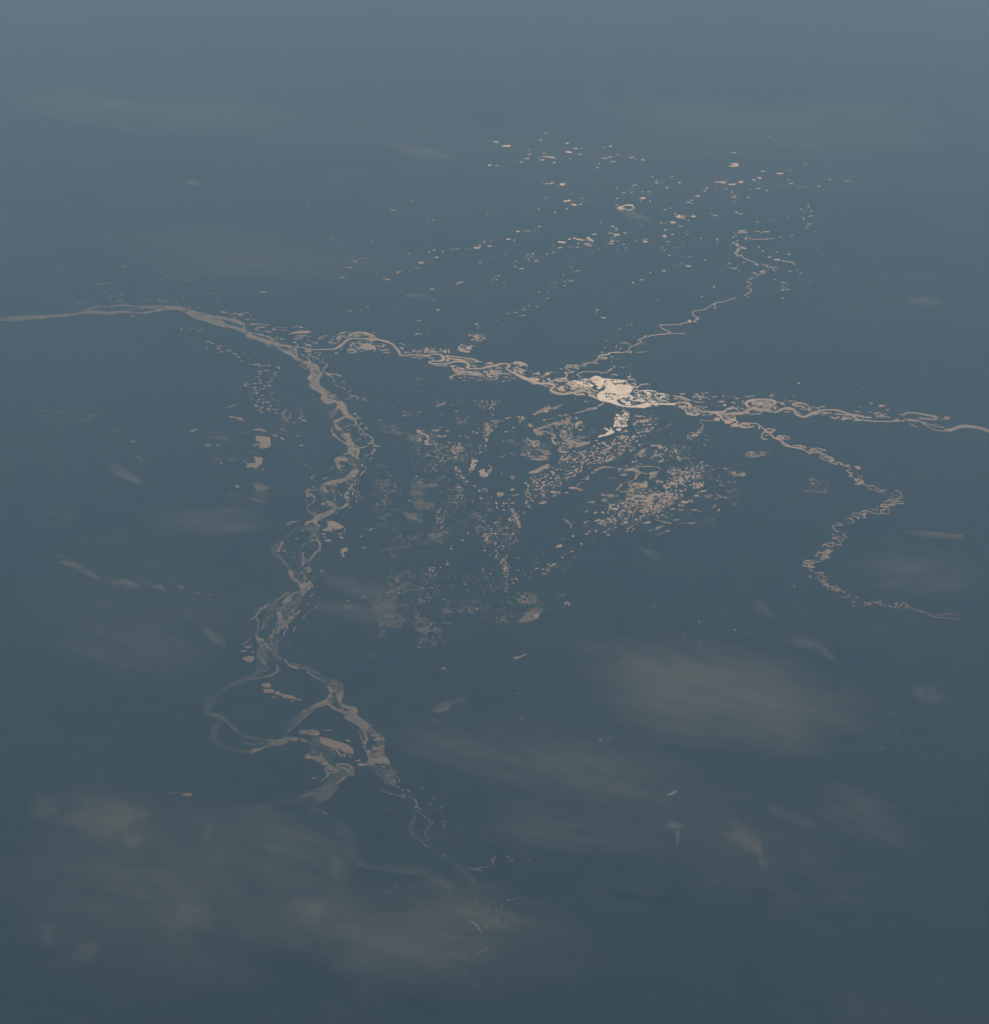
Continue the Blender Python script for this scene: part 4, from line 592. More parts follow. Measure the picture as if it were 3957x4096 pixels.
R(7,"1100,765 1140,785"); N("1090,760 1150,770 1150,805 1100,790",.45,9,4); R(7,"1050,790 1030,800 1035,815 1070,830 1060,840 1045,850 1080,855"); R(4,"1120,850 1150,850 1150,880"); B("1120,877,24,10 1045,755,20,6 1070,795,20,4 1117,828,12,5 1125,905,14,6"); R(6,"1145,890 1150,905 1190,925"); R(4,"1190,925 1220,935"); N("1090,860 1200,880 1160,935 1080,930",.3,9,5)
R(6,"1240,930 1215,940 1215,958 1240,965"); R(6,"1260,965 1290,980 1320,980"); R(4,"1320,980 1345,995"); R(3,"1240,930 1265,940 1265,955"); N("1230,930 1360,960 1400,1000 1300,990",.32,9,5)
R(5,"1430,970 1470,985 1490,1020 1460,1030"); R(5,"1410,1025 1405,1045 1430,1055"); R(6,"1450,1080 1500,1080 1490,1065 1450,1062"); R(6,"1450,1065 1410,1070 1430,1095 1380,1090 1330,1088 1325,1105"); R(6,"1320,1130 1350,1135 1310,1140 1330,1165 1380,1160"); R(5,"1320,1140 1310,1160 1330,1160"); R(4,"1360,1110 1385,1130 1380,1155"); R(4,"1270,1170 1310,1165 1340,1168"); R(6,"1145,1150 1180,1140 1220,1150 1270,1168"); R(4,"1140,1155 1150,1175 1170,1170"); R(5,"1165,1150 1200,1168"); R(4,"1060,1175 1100,1160 1130,1170 1130,1190 1110,1205"); R(6,"1080,1185 1130,1200 1120,1210"); R(4,"1025,1203 1075,1205"); R(6,"1055,1212 1075,1220 1090,1240"); R(3,"1040,1250 1080,1240"); B("1242,1130,18,8 1175,1198,16,22 1405,1000,20,4"); N("1380,980 1500,1000 1500,1100 1300,1170 1030,1210 1180,1130",.2,10,6)
R(5,"935,1240 960,1250 990,1258"); R(3,"1000,1262 910,1270 910,1290"); R(6,"918,1290 935,1312 960,1320"); R(5,"905,1335 918,1345"); R(5,"985,1335 1005,1340 1000,1355 1030,1368"); R(6,"910,1370 950,1380 970,1410 975,1430 940,1425 910,1408"); R(4,"915,1365 960,1360 1000,1380"); B("990,1390,16,10 912,1378,10,10"); R(6,"900,1410 910,1445 880,1440 850,1430"); R(8,"820,1445 830,1430 860,1430 880,1445"); R(5,"845,1415 895,1412"); R(6,"880,1470 905,1495"); R(5,"825,1495 870,1505"); R(7,"850,1535 870,1530 870,1545"); R(3,"820,1500 860,1520 880,1540"); R(7,"755,1518 775,1520"); R(4,"800,1540 820,1560"); B("795,1488,12,6 905,1475,12,8 740,1550,8,6 820,1553,10,8 805,1532,6,5"); N("760,1480 900,1440 880,1560 780,1580",.3,8,6)
R(6,"665,1560 720,1560 750,1570 800,1570"); R(6,"670,1575 700,1590 720,1600"); R(4,"700,1560 725,1595"); R(5,"660,1605 700,1615 720,1640 745,1650"); R(6,"725,1620 755,1618"); R(4,"720,1612 750,1608"); R(5,"790,1660 830,1662 825,1672"); R(4,"750,1665 800,1670"); R(4,"840,1695 855,1700"); B("667,1578,8,6 657,1608,10,6 760,1717,10,6"); N("640,1550 760,1560 760,1640 660,1620",.22,8,6); N("740,1650 860,1660 880,1780 760,1740",.28,9,6)
R(4,"780,1720 810,1725 800,1745"); R(5,"820,1755 850,1770 880,1780"); R(5,"865,1785 862,1810"); R(7,"915,1795 930,1815"); R(4,"895,1785 940,1775 955,1780"); B("982,1808,10,8 943,1848,12,5 940,1772,12,8 990,1868,10,5 1110,1871,22,5 1088,1889,10,6"); R(4,"985,1870 1040,1865 1045,1845"); N("860,1740 960,1780 1100,1870 1000,1880 880,1810",.3,9,6)
T(2800,2400,1000)
R(5,"1150,10 1175,18"); R(5,"1155,42 1172,48"); R(4,"1240,10 1255,30 1250,48"); R(4,"1250,20 1300,25"); R(5,"1355,0 1368,15 1365,40"); R(5,"1475,25 1505,18"); R(3,"1480,30 1500,42"); R(3,"1550,50 1580,65"); R(3,"1620,80 1630,70 1650,68"); R(4,"1650,85 1690,90 1720,100"); R(5,"1675,95 1690,100"); R(5,"1733,100 1745,118"); R(3,"1745,118 1800,130 1870,138"); R(3,"1800,115 1870,105 1950,110"); R(3,"1870,138 1960,150"); N("1220,0 1600,20 1760,110 1650,80 1250,50",.2,9,6)
R(3,"1300,10 1340,22"); R(3,"1530,15 1600,55 1620,80")
lay('wet')
T(2900,1500,900)
R(40,"1480,1320,10 1560,1325,26 1650,1335,50 1740,1340,56 1850,1355,50 1990,1360,50"); R(14,"1440,1290 1470,1280"); R(14,"720,990 780,975 870,990"); R(10,"520,1075 570,1060 600,1040 690,1015"); N("380,990 560,990 700,940 900,900 900,1000 700,1010 500,1010",.35,16,4); N("660,850 900,850 900,960 720,960",.35,16,6); N("100,640 440,620 380,680 200,710",.45,18,5)
N("0,760 200,800 150,880 0,840",.35,14,6); R(16,"0,785 30,785"); R(12,"20,900 60,890 100,905"); R(22,"0,1035 20,1030"); N("0,860 160,880 150,1100 0,1110",.3,18,6)
# ======== the flooded forest and pond belt below the glint
T(1600,1600,600); lay('pond')
P("992,893 1040,880 1060,865 1072,880 1065,900 1085,920 1115,940 1105,970 1060,973 1012,962 1012,925",'square bright lake standing alone in the dark forest')
P("205,378 225,372 250,380 270,405 320,430 360,465 365,500 360,520 365,575 345,575 300,555 300,545 330,540 300,530 310,510 345,500 340,480 310,440 250,410 225,410",'crooked ribbon lake west of the pond belt')
P("465,450 480,440 520,455 580,445 595,455 580,460 500,465")
P("232,490 260,480 275,500 270,520 240,525"); P("425,378 490,375 490,392 440,392")
R(9,"1045,1120 1100,1128 1098,1150 1080,1168")
B("1350,230,36,14 1385,220,20,10 1435,349,28,14 1343,401,56,14 604,388,40,12 503,346,18,12 925,404,32,14 971,415,26,26 998,366,14,14 1213,335,22,20 1160,378,28,12 1212,299,26,10 1157,266,14,8 858,473,30,9 827,461,24,7 757,462,24,9 748,455,10,8 615,535,36,12,15 700,547,20,9 757,552,20,22 883,567,16,12 1018,577,16,10 1017,660,28,18,-30 1088,636,16,12 770,644,18,12 747,655,12,10 710,743,26,14 782,706,14,12 537,735,18,16 645,733,20,9 433,713,16,10 455,637,18,12 458,572,22,14 457,604,16,10 387,492,12,9 160,777,20,9 148,647,10,8 237,685,14,7 570,768,30,9 520,763,30,12 455,823,16,10 847,942,12,11 708,850,22,18 847,1027,34,13 735,1073,20,10 750,1103,44,16 818,1066,20,9 940,1088,26,18 1003,1145,24,24 1047,1140,14,12 515,1154,18,10 781,1241,18,16 1015,1233,40,12 1038,1246,26,14 922,1274,16,9 922,1300,12,8 1015,1280,9,8 540,1283,9,8 522,1295,12,7 118,1271,34,8 517,1373,18,12 498,1386,20,9 565,1376,12,9 485,1415,24,14 472,1465,14,10 447,1475,9,7 488,1500,60,10,12 520,1545,14,8 522,1612,20,12 475,1540,12,12 577,1515,9,7 907,1483,12,8 862,1680,18,12 789,1771,32,16 650,1874,22,18 655,1835,14,10 1090,1455,18,9 970,1615,28,14,15 1005,1593,22,9 1026,1585,12,7 1075,1549,20,10 1112,1587,24,12 1070,1518,14,9 1040,1525,18,7 1050,1535,14,7 1198,1546,26,14 1262,1493,22,14 1155,1622,26,12 1210,1653,24,12 1240,1583,18,8 1350,1614,34,16 1262,1622,14,9 1180,1685,60,12 1205,1688,30,24 1318,1692,80,10 1350,1693,20,12 1430,1690,20,30,-20 1227,1730,22,14 1105,1725,30,24 1113,1695,14,12 1097,1758,34,20 1065,1783,16,12 1110,1812,18,10 1205,1814,34,24 1394,1720,16,12 1394,1746,20,18 1469,1762,22,12 1446,1784,22,14 1487,1780,12,9 1388,1815,12,9 1455,1655,12,9 1305,1846,46,10 1248,1858,28,12 1300,1882,36,11 1270,1818,18,8 1237,1773,12,8 1040,1725,24,10 968,1650,14,10 970,1672,10,10 1385,1507,34,44 1395,1527,40,10 1415,1132,50,28,-10 1478,1194,44,18 1432,1205,30,8 1286,929,30,10,15 1299,905,9,7 1218,1300,44,16,40 1226,1362,20,14 1223,1345,14,12 1310,1305,30,14,20 1315,1388,44,18,25 1295,1335,26,12 1350,1303,24,12 1385,1255,18,14 1378,1338,18,12 1412,1374,60,14 1425,1300,60,9 1565,1416,26,12 1713,1206,20,14 1678,1269,24,12 1648,1364,16,12 1430,1418,18,12 1440,1435,20,10 1450,1457,30,12 1420,1393,26,9 1475,1500,24,16 1480,1520,20,14 1502,1545,30,12 1482,1560,20,12 1515,1608,20,10 1493,1600,10,8 1555,1450,14,8 1495,1480,16,14 1455,1480,26,14 1470,1440,14,9 1505,1400,16,9 1177,190,20,12 1155,95,26,14 1063,93,14,14 1137,118,9,8 712,140,28,9 535,188,14,9 247,150,46,7 105,95,16,7 650,63,12,9 530,63,10,8 550,40,22,10 490,65,12,9 460,78,10,8 1180,55,44,12,15 1165,20,30,9 1205,38,20,9 1035,15,24,12 1210,18,18,8 1100,38,16,8 865,208,18,9 775,24,20,7 827,33,10,6 435,330,10,8 393,423,10,9 1147,158,10,9 1142,222,9,6 1856,138,14,9 390,555,24,10 395,568,16,8 215,963,40,10")
S(60,8,18,"900,740 980,760 960,850 890,920 870,900 900,820"); S(45,6,15,"1060,280 1180,290 1160,420 1080,460 1000,440 1060,380",'x'); S(70,5,12,"1080,300 1140,300 1090,610 1050,610"); S(60,5,13,"420,540 700,550 800,700 500,780 430,720"); S(50,5,12,"690,840 740,860 820,960 860,1050 700,980"); S(45,5,12,"440,1370 600,1380 560,1640 450,1640"); S(60,5,12,"620,590 780,560 820,640 680,680"); S(40,5,11,"1060,1680 1150,1680 1120,1800 1040,1760"); S(60,5,11,"1400,1390 1500,1440 1530,1610 1430,1540")
S(40,4,9,"460,20 600,0 580,60 470,90"); S(60,4,9,"1660,190 1893,50 1893,110 1700,200"); S(50,4,8,"1450,200 1600,210 1510,320 1500,230"); S(90,4,9,"1060,1500 1500,1560 1500,1893 1050,1893"); S(120,4,8,"600,1090 800,1080 820,1330 560,1420 600,1230"); S(70,4,8,"200,380 420,350 460,560 300,480"); S(60,4,9,"840,0 1280,0 1180,130 1040,120"); S(120,4,8,"440,550 1000,560 1100,640 860,760 480,800")
lay('wet')
P("1250,1160 1220,1180 1240,1220 1310,1200 1320,1180"); N("330,960 650,880 680,1060 560,1100 200,1050",.5,30,8); N("130,1100 300,1040 500,1040 480,1100 350,1140 200,1160",.75,34,10); N("100,1250 260,1220 380,1280 340,1340 450,1360 340,1400 180,1320",.8,34,9); N("0,1400 200,1400 240,1460 180,1500 60,1480",.75,34,9); N("100,1500 400,1500 300,1620 40,1600",.35,24,8)
N("1000,280 1340,210 1340,280 1180,310",.5,20,6); N("1240,480 1600,450 1893,560 1893,700 1600,620 1300,620",.46,22,6); N("1480,560 1893,600 1893,780 1650,740 1500,760",.5,22,6); N("1500,300 1680,290 1720,350 1540,340",.6,22,7); N("1660,350 1780,320 1830,400 1790,440 1700,430",.8,16,7); P("1630,910 1720,880 1800,830 1880,800 1885,840 1800,880 1720,920 1650,930"); N("1620,920 1700,860 1893,790 1893,850 1700,940",.6,24,7)
N("1650,480 1780,500 1760,580 1620,600 1700,540",.6,18,7); N("640,1100 700,1100 680,1180 640,1200",.45,12,8); N("1060,1180 1200,1200 1160,1400 1080,1400",.4,14,10); N("400,320 1000,250 900,380 640,320",.22,22,7); N("700,180 880,160 880,330 700,300",.35,24,8); N("0,300 1100,600 1000,900 600,1000 0,900",.2,16,6); N("600,1050 1100,1000 1100,1700 500,1893 0,1893 0,1620 560,1500",.22,16,6); N("1200,1000 1500,920 1400,1120 1300,1100",.45,26,7); N("880,1440 1040,1390 1000,1430 900,1450",.5,22,6); N("880,1560 1050,1480 1080,1540 960,1560",.5,20,6); N("1000,1560 1500,1500 1450,1893 1050,1893",.3,14,7); N("940,700 1100,600 1060,730 900,790",.5,14,7); N("1480,740 1650,700 1640,740 1540,750",.5,18,6); R(9,"1170,720,6 1230,720,8 1300,712,12 1330,680,8"); R(26,"1120,820,8 1160,860,18 1130,900,40 1110,920,30"); R(9,"1380,665 1420,680 1445,700"); R(10,"1650,750 1700,735 1760,750 1850,740")
R(10,"380,600 420,615"); N("1640,1080 1893,1150 1893,1240 1760,1240",.45,22,7); N("1750,1330 1800,1270 1880,1290 1800,1320",.7,20,7)
R(7,"60,200 100,200"); N("0,100 400,150 300,220 0,220",.25,22,6)
T(2100,1600,600); lay('wet')
P("210,235 250,240 350,230 400,195 470,185 560,170 625,180 600,210 560,200 500,210 430,205 390,225 330,240 250,255 245,270")
P("175,370 200,340 300,310 370,280 440,265 500,230 560,210 620,190 610,230 560,260 600,280 590,330 540,370 480,350 470,320 400,330 370,310 300,325 220,350 200,375"); N("340,170 640,170 600,400 450,400 440,300",-.62,20,7)
R(9,"200,375 240,350 320,345 350,360 340,400 380,450 350,490"); P("100,370 150,370 200,390 230,410 220,440 150,440 120,410"); R(16,"230,400 280,400 330,430 370,450 380,480 330,480"); R(24,"330,480,10 360,520,26"); 
P("450,380 520,360 600,390 610,440 680,450 740,450 760,470 720,490 660,490 600,480 560,510 500,520 470,490 450,470"); N("440,340 620,380 760,470 700,520 480,520",-.55,20,7); R(16,"480,500,14 560,520,18 640,500,14 700,520,14"); R(12,"600,300 600,360 560,370")
N("300,500 820,520 800,560 620,600 440,660 330,560",.6,20,6); P("640,580 720,540 800,530 830,540 760,570 660,600"); R(24,"430,650,14 500,655,24 545,655,10"); P("640,285 700,270 735,280 720,300 690,310 660,355 630,355 640,320"); R(12,"640,220 660,240"); R(16,"690,375 715,380")
N("0,280 120,290 100,360 0,350",.5,18,7); N("0,480 200,500 180,590 60,600 0,560",.55,18,7); N("0,600 340,640 300,800 0,760",.45,24,7); P("60,750 130,730 240,745 280,715 285,745 200,760 100,755"); P("60,905 140,880 230,840 300,800 308,830 240,870 160,915 90,930"); N("40,930 160,850 310,800 310,860 140,930",.7,20,6)
P("990,350 1020,365 1050,370 1080,380 1085,350 1100,375 1140,405 1100,430 1020,445 960,465 900,490 860,490 800,465 760,450 820,460 880,470 950,450 1030,430 1060,400"); N("740,440 1100,360 1140,420 880,500",-.7,18,6)
P("830,910 880,880 960,845 1060,835 1150,850 1280,820 1380,825 1330,840 1240,845 1200,880 1160,865 1080,855 990,865 930,880 880,930 840,935"); N("820,830 1400,810 1400,880 850,940",-.68,22,6); P("700,1000 770,985 790,955 815,950 805,980 815,1010 780,1000"); R(22,"1290,880 1340,870 1390,870 1420,900 1470,915"); P("1280,870 1400,845 1350,880 1330,900 1290,890"); R(12,"1390,850 1440,840 1560,840 1640,835 1710,865"); R(12,"1420,860 1440,900 1480,920"); R(16,"1350,885 1400,900 1410,940 1390,990"); R(16,"1470,915 1420,950 1400,1000"); R(8,"1480,925 1560,925"); R(8,"1380,1000 1320,1030 1230,1045"); R(7,"1390,830 1480,815 1570,818"); P("1200,950 1250,930 1300,935 1260,955"); N("1150,870 1280,860 1280,910 1180,900",.55,16,6)
P("1590,930 1620,905 1680,900 1650,920 1620,950 1600,990 1575,1000 1600,960"); N("1570,900 1720,900 1640,1010 1570,1010",.5,12,8); R(20,"1215,1075,34 1180,1110,20 1155,1135,14"); N("1300,1040 1560,1040 1540,1110 1340,1130",.5,22,7); R(14,"1190,1150 1240,1160 1310,1150"); P("1440,655 1490,620 1550,600 1490,640 1450,665"); N("1250,760 1440,640 1600,600 1440,720",.5,20,6); P("1640,640 1665,645 1660,680 1620,720 1570,750 1640,680"); N("1560,740 1660,640 1760,690 1620,740",.5,14,7); N("1580,550 1720,550 1740,600 1580,600",.3,14,7)
P("550,1105 600,1095 660,1105 740,1135 700,1145 640,1125 570,1120"); R(9,"740,1035 690,1050 665,1080"); N("310,1140 450,1150 440,1190 330,1180",.8,16,7); R(8,"195,1235 300,1235"); P("175,1310 230,1270 250,1262 265,1290 295,1295 230,1310"); N("200,1180 460,1180 440,1220 230,1230",.4,22,6); R(7,"1050,1000 1090,985 1160,985"); P("780,1295 840,1280 890,1270 870,1300"); R(9,"970,1285 1000,1262 1030,1250"); R(10,"1085,1215 1140,1225 1190,1195"); N("960,1180 1200,1180 1060,1290 960,1290",.35,20,6); N("480,1480 620,1540 590,1620 500,1560",.55,18,9); R(14,"500,1510 560,1560 580,1610"); N("670,1430 840,1370 780,1420",.5,18,7); R(9,"1370,1430 1400,1420")
P("1640,1630 1690,1595 1780,1580 1730,1600 1680,1630"); R(8,"1560,1655 1620,1645"); R(10,"1680,1705 1740,1675"); R(12,"1770,1665 1820,1655"); N("1700,1440 1893,1430 1840,1490 1700,1480",.5,24,4); R(9,"1630,1510 1690,1515 1750,1545 1780,1550"); N("1300,1000 1600,1150 1893,1250 1500,1300 1200,1320",.3,14,6); R(9,"1570,1725 1610,1728"); N("1340,1620 1400,1610 1370,1650",.6,9,9); R(6,"840,1722 900,1722"); R(6,"940,1735 985,1738"); N("860,1580 1400,1580 1300,1680 900,1680",.22,16,6)
N("400,1000 480,1020 440,1040",.3,14,6)
lay('pond')
P("960,540 1000,530 1030,560 1060,580 1105,600 1080,602 1030,590 1000,555"); P("965,650 1000,625 1060,605 1100,602 1050,625 1000,645"); P("925,680 960,672 1000,660 1030,662 1010,675 960,683"); P("1010,775 1050,750 1090,730 1115,730 1110,745 1060,768 1020,782"); P("705,800 740,775 790,750 820,740 815,755 760,775 725,812"); P("855,735 880,745 870,725"); P("1245,395 1260,382 1290,382 1300,398 1270,402"); P("385,1850 430,1825 470,1825 475,1840 450,1860 400,1862",'pale jagged lake alone at the south end of the pond belt')
P("1490,1560 1520,1540 1590,1530 1595,1545 1550,1555"); P("1235,1535 1290,1527 1305,1545 1280,1565 1245,1550"); R(18,"1215,1560,12 1235,1570,10"); R(18,"1035,1495,14 1080,1510,22 1085,1530,24 1065,1545,12"); P("950,1418 990,1408 1010,1428 990,1432"); P("875,1530 930,1505 960,1525 900,1525"); R(12,"990,1545 1040,1542"); P("1165,670 1210,655 1220,652 1190,675"); P("1175,585 1240,582 1235,592 1180,590")
B("920,608,44,20 871,584,26,18 1010,665,40,16 905,650,40,14 932,550,30,14 1105,555,34,18 1245,628,30,14 1140,637,26,12 1193,635,18,10 890,513,30,8 910,515,30,9 1270,530,40,22 1225,485,50,26 1190,545,34,22 1230,460,20,14 1175,468,14,12 1135,495,26,14 1300,465,14,20 1375,460,50,24 1360,475,30,30 1412,518,28,22 1465,456,18,12 1370,490,20,16 1280,565,30,16 1318,545,26,12 1322,578,22,14 1290,495,18,12 1385,452,16,14 1422,463,14,8 1333,510,16,12 1448,570,28,22,30 1165,460,10,9 1205,588,50,10 730,697,34,24 690,660,30,14 625,653,16,12 745,648,50,10 700,680,26,12 838,655,26,10 865,670,36,16 858,705,60,14,10 755,715,36,16 740,735,40,10,15 631,753,26,26 815,705,30,16 825,785,24,16 880,795,24,14 795,808,30,18 850,805,14,12 905,800,10,8 888,765,20,12 940,728,50,24 985,740,22,18 1045,714,30,16 1085,705,40,14 1130,712,30,14 1145,740,22,12 1060,690,16,10 1075,660,18,9 1050,650,30,9 1100,763,14,10 940,755,36,12 950,793,36,14 975,770,26,10 930,778,16,10 1200,690,40,10 1215,670,26,9 1030,742,30,9 470,715,38,20 465,740,30,12 530,745,50,14 545,720,26,16 585,717,18,10 540,783,22,14 450,768,14,10 475,780,16,10 508,740,22,16 500,765,12,10 660,870,50,14 640,888,50,18 615,843,50,14,-10 715,835,18,30 715,857,26,14 828,845,16,10 806,862,16,10 407,878,24,14 452,876,34,9 350,855,20,10 374,893,12,10 345,908,26,18 362,920,30,12 335,903,20,12 585,922,60,24,-20 572,932,30,12 660,908,36,12 705,895,20,34,20 598,962,22,11 633,952,12,9 635,967,12,9 525,943,26,11 528,990,34,24,-25 550,970,40,8 500,975,14,12 460,833,12,12 430,793,10,9 505,884,12,8 283,946,40,20 257,972,36,20,-20 413,962,30,12 433,981,34,12,15 391,991,34,18 365,940,40,10,15 328,985,24,24 210,980,20,10 185,1010,30,12,20 125,972,16,12 78,985,26,10 95,1008,22,8 147,1000,12,9 120,1030,20,40,30 100,1050,14,10 225,1042,36,16 253,1030,22,12 288,1022,16,10 155,1087,42,16,10 164,1042,22,12 240,1065,50,16,10 296,1055,24,14 275,1083,24,14 210,1108,22,24 235,1085,30,10 320,1045,16,12 345,1035,26,16 325,1075,30,14 375,1055,14,9 362,1107,26,12 350,1075,14,12 232,1146,30,16 150,1135,40,10,-15 195,1120,30,12 215,1095,20,12 10,1050,34,22 45,1085,34,30,20 38,1137,30,26 10,1160,20,14 45,1175,34,14,20 68,1198,20,14 10,1195,20,12 135,1207,20,14 38,1222,24,14 103,1177,9,9 160,1187,10,8 98,1269,24,12 70,1364,20,12 55,1338,26,14 15,1305,34,24 20,1275,24,16 68,1240,22,12 40,1345,14,10 525,1170,44,14,-20 362,1168,80,22,10 538,1067,9,9 1402,200,20,10 1440,205,60,12 1483,202,12,10 1594,200,18,9 1578,238,26,12 1667,253,14,9 1520,163,9,9 1388,293,36,14 1418,270,36,34 1470,270,40,18 1500,275,50,20 1545,262,40,24 1525,247,20,14 1380,312,14,9 1578,308,30,18 1630,307,9,9 1652,307,12,9 1500,312,26,12 1612,348,32,14 1415,373,10,8 1540,373,20,12 1580,372,16,14 1500,375,44,20 1485,400,30,10 1545,395,60,14 1440,414,40,10 1245,410,8,6 1503,440,9,8 1615,577,60,16 1660,573,30,8 1720,590,30,14 1690,605,26,9 1370,630,12,9 1335,630,40,14 1335,650,30,8 1385,627,16,9 1700,600,20,8 1780,635,60,14,-30 1790,620,14,12 1836,703,16,10 1830,650,10,7 1860,655,20,10 1720,717,22,18,40 1745,748,24,10 1715,775,50,20 1690,780,16,9 1735,770,26,9 1365,782,40,14 1405,768,20,18 1455,805,12,9 1875,930,34,26 1880,890,20,12 1810,895,30,9 1815,912,22,8 1735,885,12,9 1880,1045,30,22 1850,1065,40,24 1870,1060,26,16 1815,1060,20,16 1762,1083,36,30 1800,1110,30,12 1825,1095,24,14 1665,1030,24,16 1690,1018,20,14 1735,1040,16,18 1700,1045,16,12 1520,1035,40,20 1545,1050,16,12 1650,1113,20,10 1585,1133,20,12 1595,1205,36,14 1615,1190,60,24,-15 1680,1195,70,30 1735,1185,50,24 1800,1163,40,12 1820,1195,34,16 1785,1195,30,14 1845,1215,20,14 1865,1255,36,9 1800,1220,50,14 1830,1235,30,16 1750,1280,30,22 1785,1275,30,14 1845,1305,30,14 1748,1300,30,14 1720,1338,14,8 1690,1335,30,18 1670,1355,26,14 1665,1325,20,9 1700,1400,30,8 1690,1380,16,8 1645,1383,26,10 1685,1412,20,10 1595,1245,60,20,-15 1560,1248,40,12 1625,1235,24,14 1580,1310,50,30,-25 1560,1335,20,14 1545,1323,30,9 1530,1403,32,18 1492,1390,24,14 1492,1316,24,12 1480,1345,9,9 1515,1378,10,9 1490,1275,60,16,-10 1415,1275,30,16 1410,1310,14,12 1350,1312,24,16 1395,1297,10,8 1440,1210,90,20 1500,1215,60,18 1405,1215,60,14 1300,1250,50,28 1360,1250,40,9 1355,1205,9,7 1265,1337,44,24 1232,1303,50,24,-15 1320,1350,34,9 1330,1415,24,12 1243,1393,50,20 1205,1417,26,14 1255,1405,30,9 1190,1440,36,16 1195,1455,20,14 1115,1325,60,20,-10 1080,1325,40,14 1075,1355,44,24 1060,1385,26,14 1092,1370,30,14 1140,1375,70,30 1175,1335,30,9 1042,1418,22,12 1120,1442,20,9 1092,1465,14,8 965,1322,12,8 895,1420,28,20 875,1425,14,9 1015,1380,12,9 1560,1450,9,8 1500,1460,60,18,-25 1470,1475,24,14 1450,1500,20,12 1495,1490,14,8 1405,1505,24,24 1410,1520,20,12 1615,1437,14,8 1280,1500,40,20 1275,1490,16,10 1180,1465,10,8 1103,1530,18,9 1135,1542,14,9 1435,1540,12,9 1355,1590,26,9 1330,1600,12,9 1010,1578,28,16 943,1558,28,12 985,1525,24,24 1000,1520,20,12 960,1550,10,8 790,1530,20,14 758,1547,28,18 790,1587,12,8 738,1586,12,9 757,1592,8,6 905,1525,60,20 940,1510,30,14 815,1660,22,18 803,1685,10,8 778,1690,34,14,-20 905,1645,50,10 890,1665,14,16 1053,1701,44,18 1005,1665,16,10 608,1720,24,22 712,1816,32,18 827,1758,10,9 845,1768,8,6 852,1785,8,7 487,1755,16,12 450,1757,9,8 770,1605,9,7 1840,1555,30,8 1890,1520,20,10 1810,1550,30,14 1870,1375,40,14 750,1645,10,8 620,1547,9,9 1145,1610,10,8 1080,1620,9,8")
S(150,5,14,"440,670 620,640 900,640 1250,440 1440,440 1250,700 1000,800 680,800 440,800"); S(120,5,12,"0,1000 330,880 560,820 700,840 700,920 420,1100 160,1200 0,1380"); S(230,5,14,"1040,1340 1400,1180 1893,1120 1893,1300 1600,1450 1200,1480"); S(60,5,12,"860,1500 1320,1480 1100,1600 900,1580"); S(120,4,9,"400,640 1300,440 1400,600 900,820 420,830"); S(200,4,9,"980,1320 1893,1100 1893,1400 1400,1580 980,1500"); S(60,4,8,"1240,150 1700,150 1700,460 1350,460"); S(50,4,8,"1460,540 1893,540 1893,800 1500,760")
S(70,4,8,"60,190 290,90 470,60 440,100 260,130"); S(30,4,8,"200,150 300,120 290,160"); S(40,4,7,"700,150 920,100 980,70 900,110"); S(60,4,8,"260,280 840,320 900,420 300,620")
T(2500,1700,600); lay('pond')
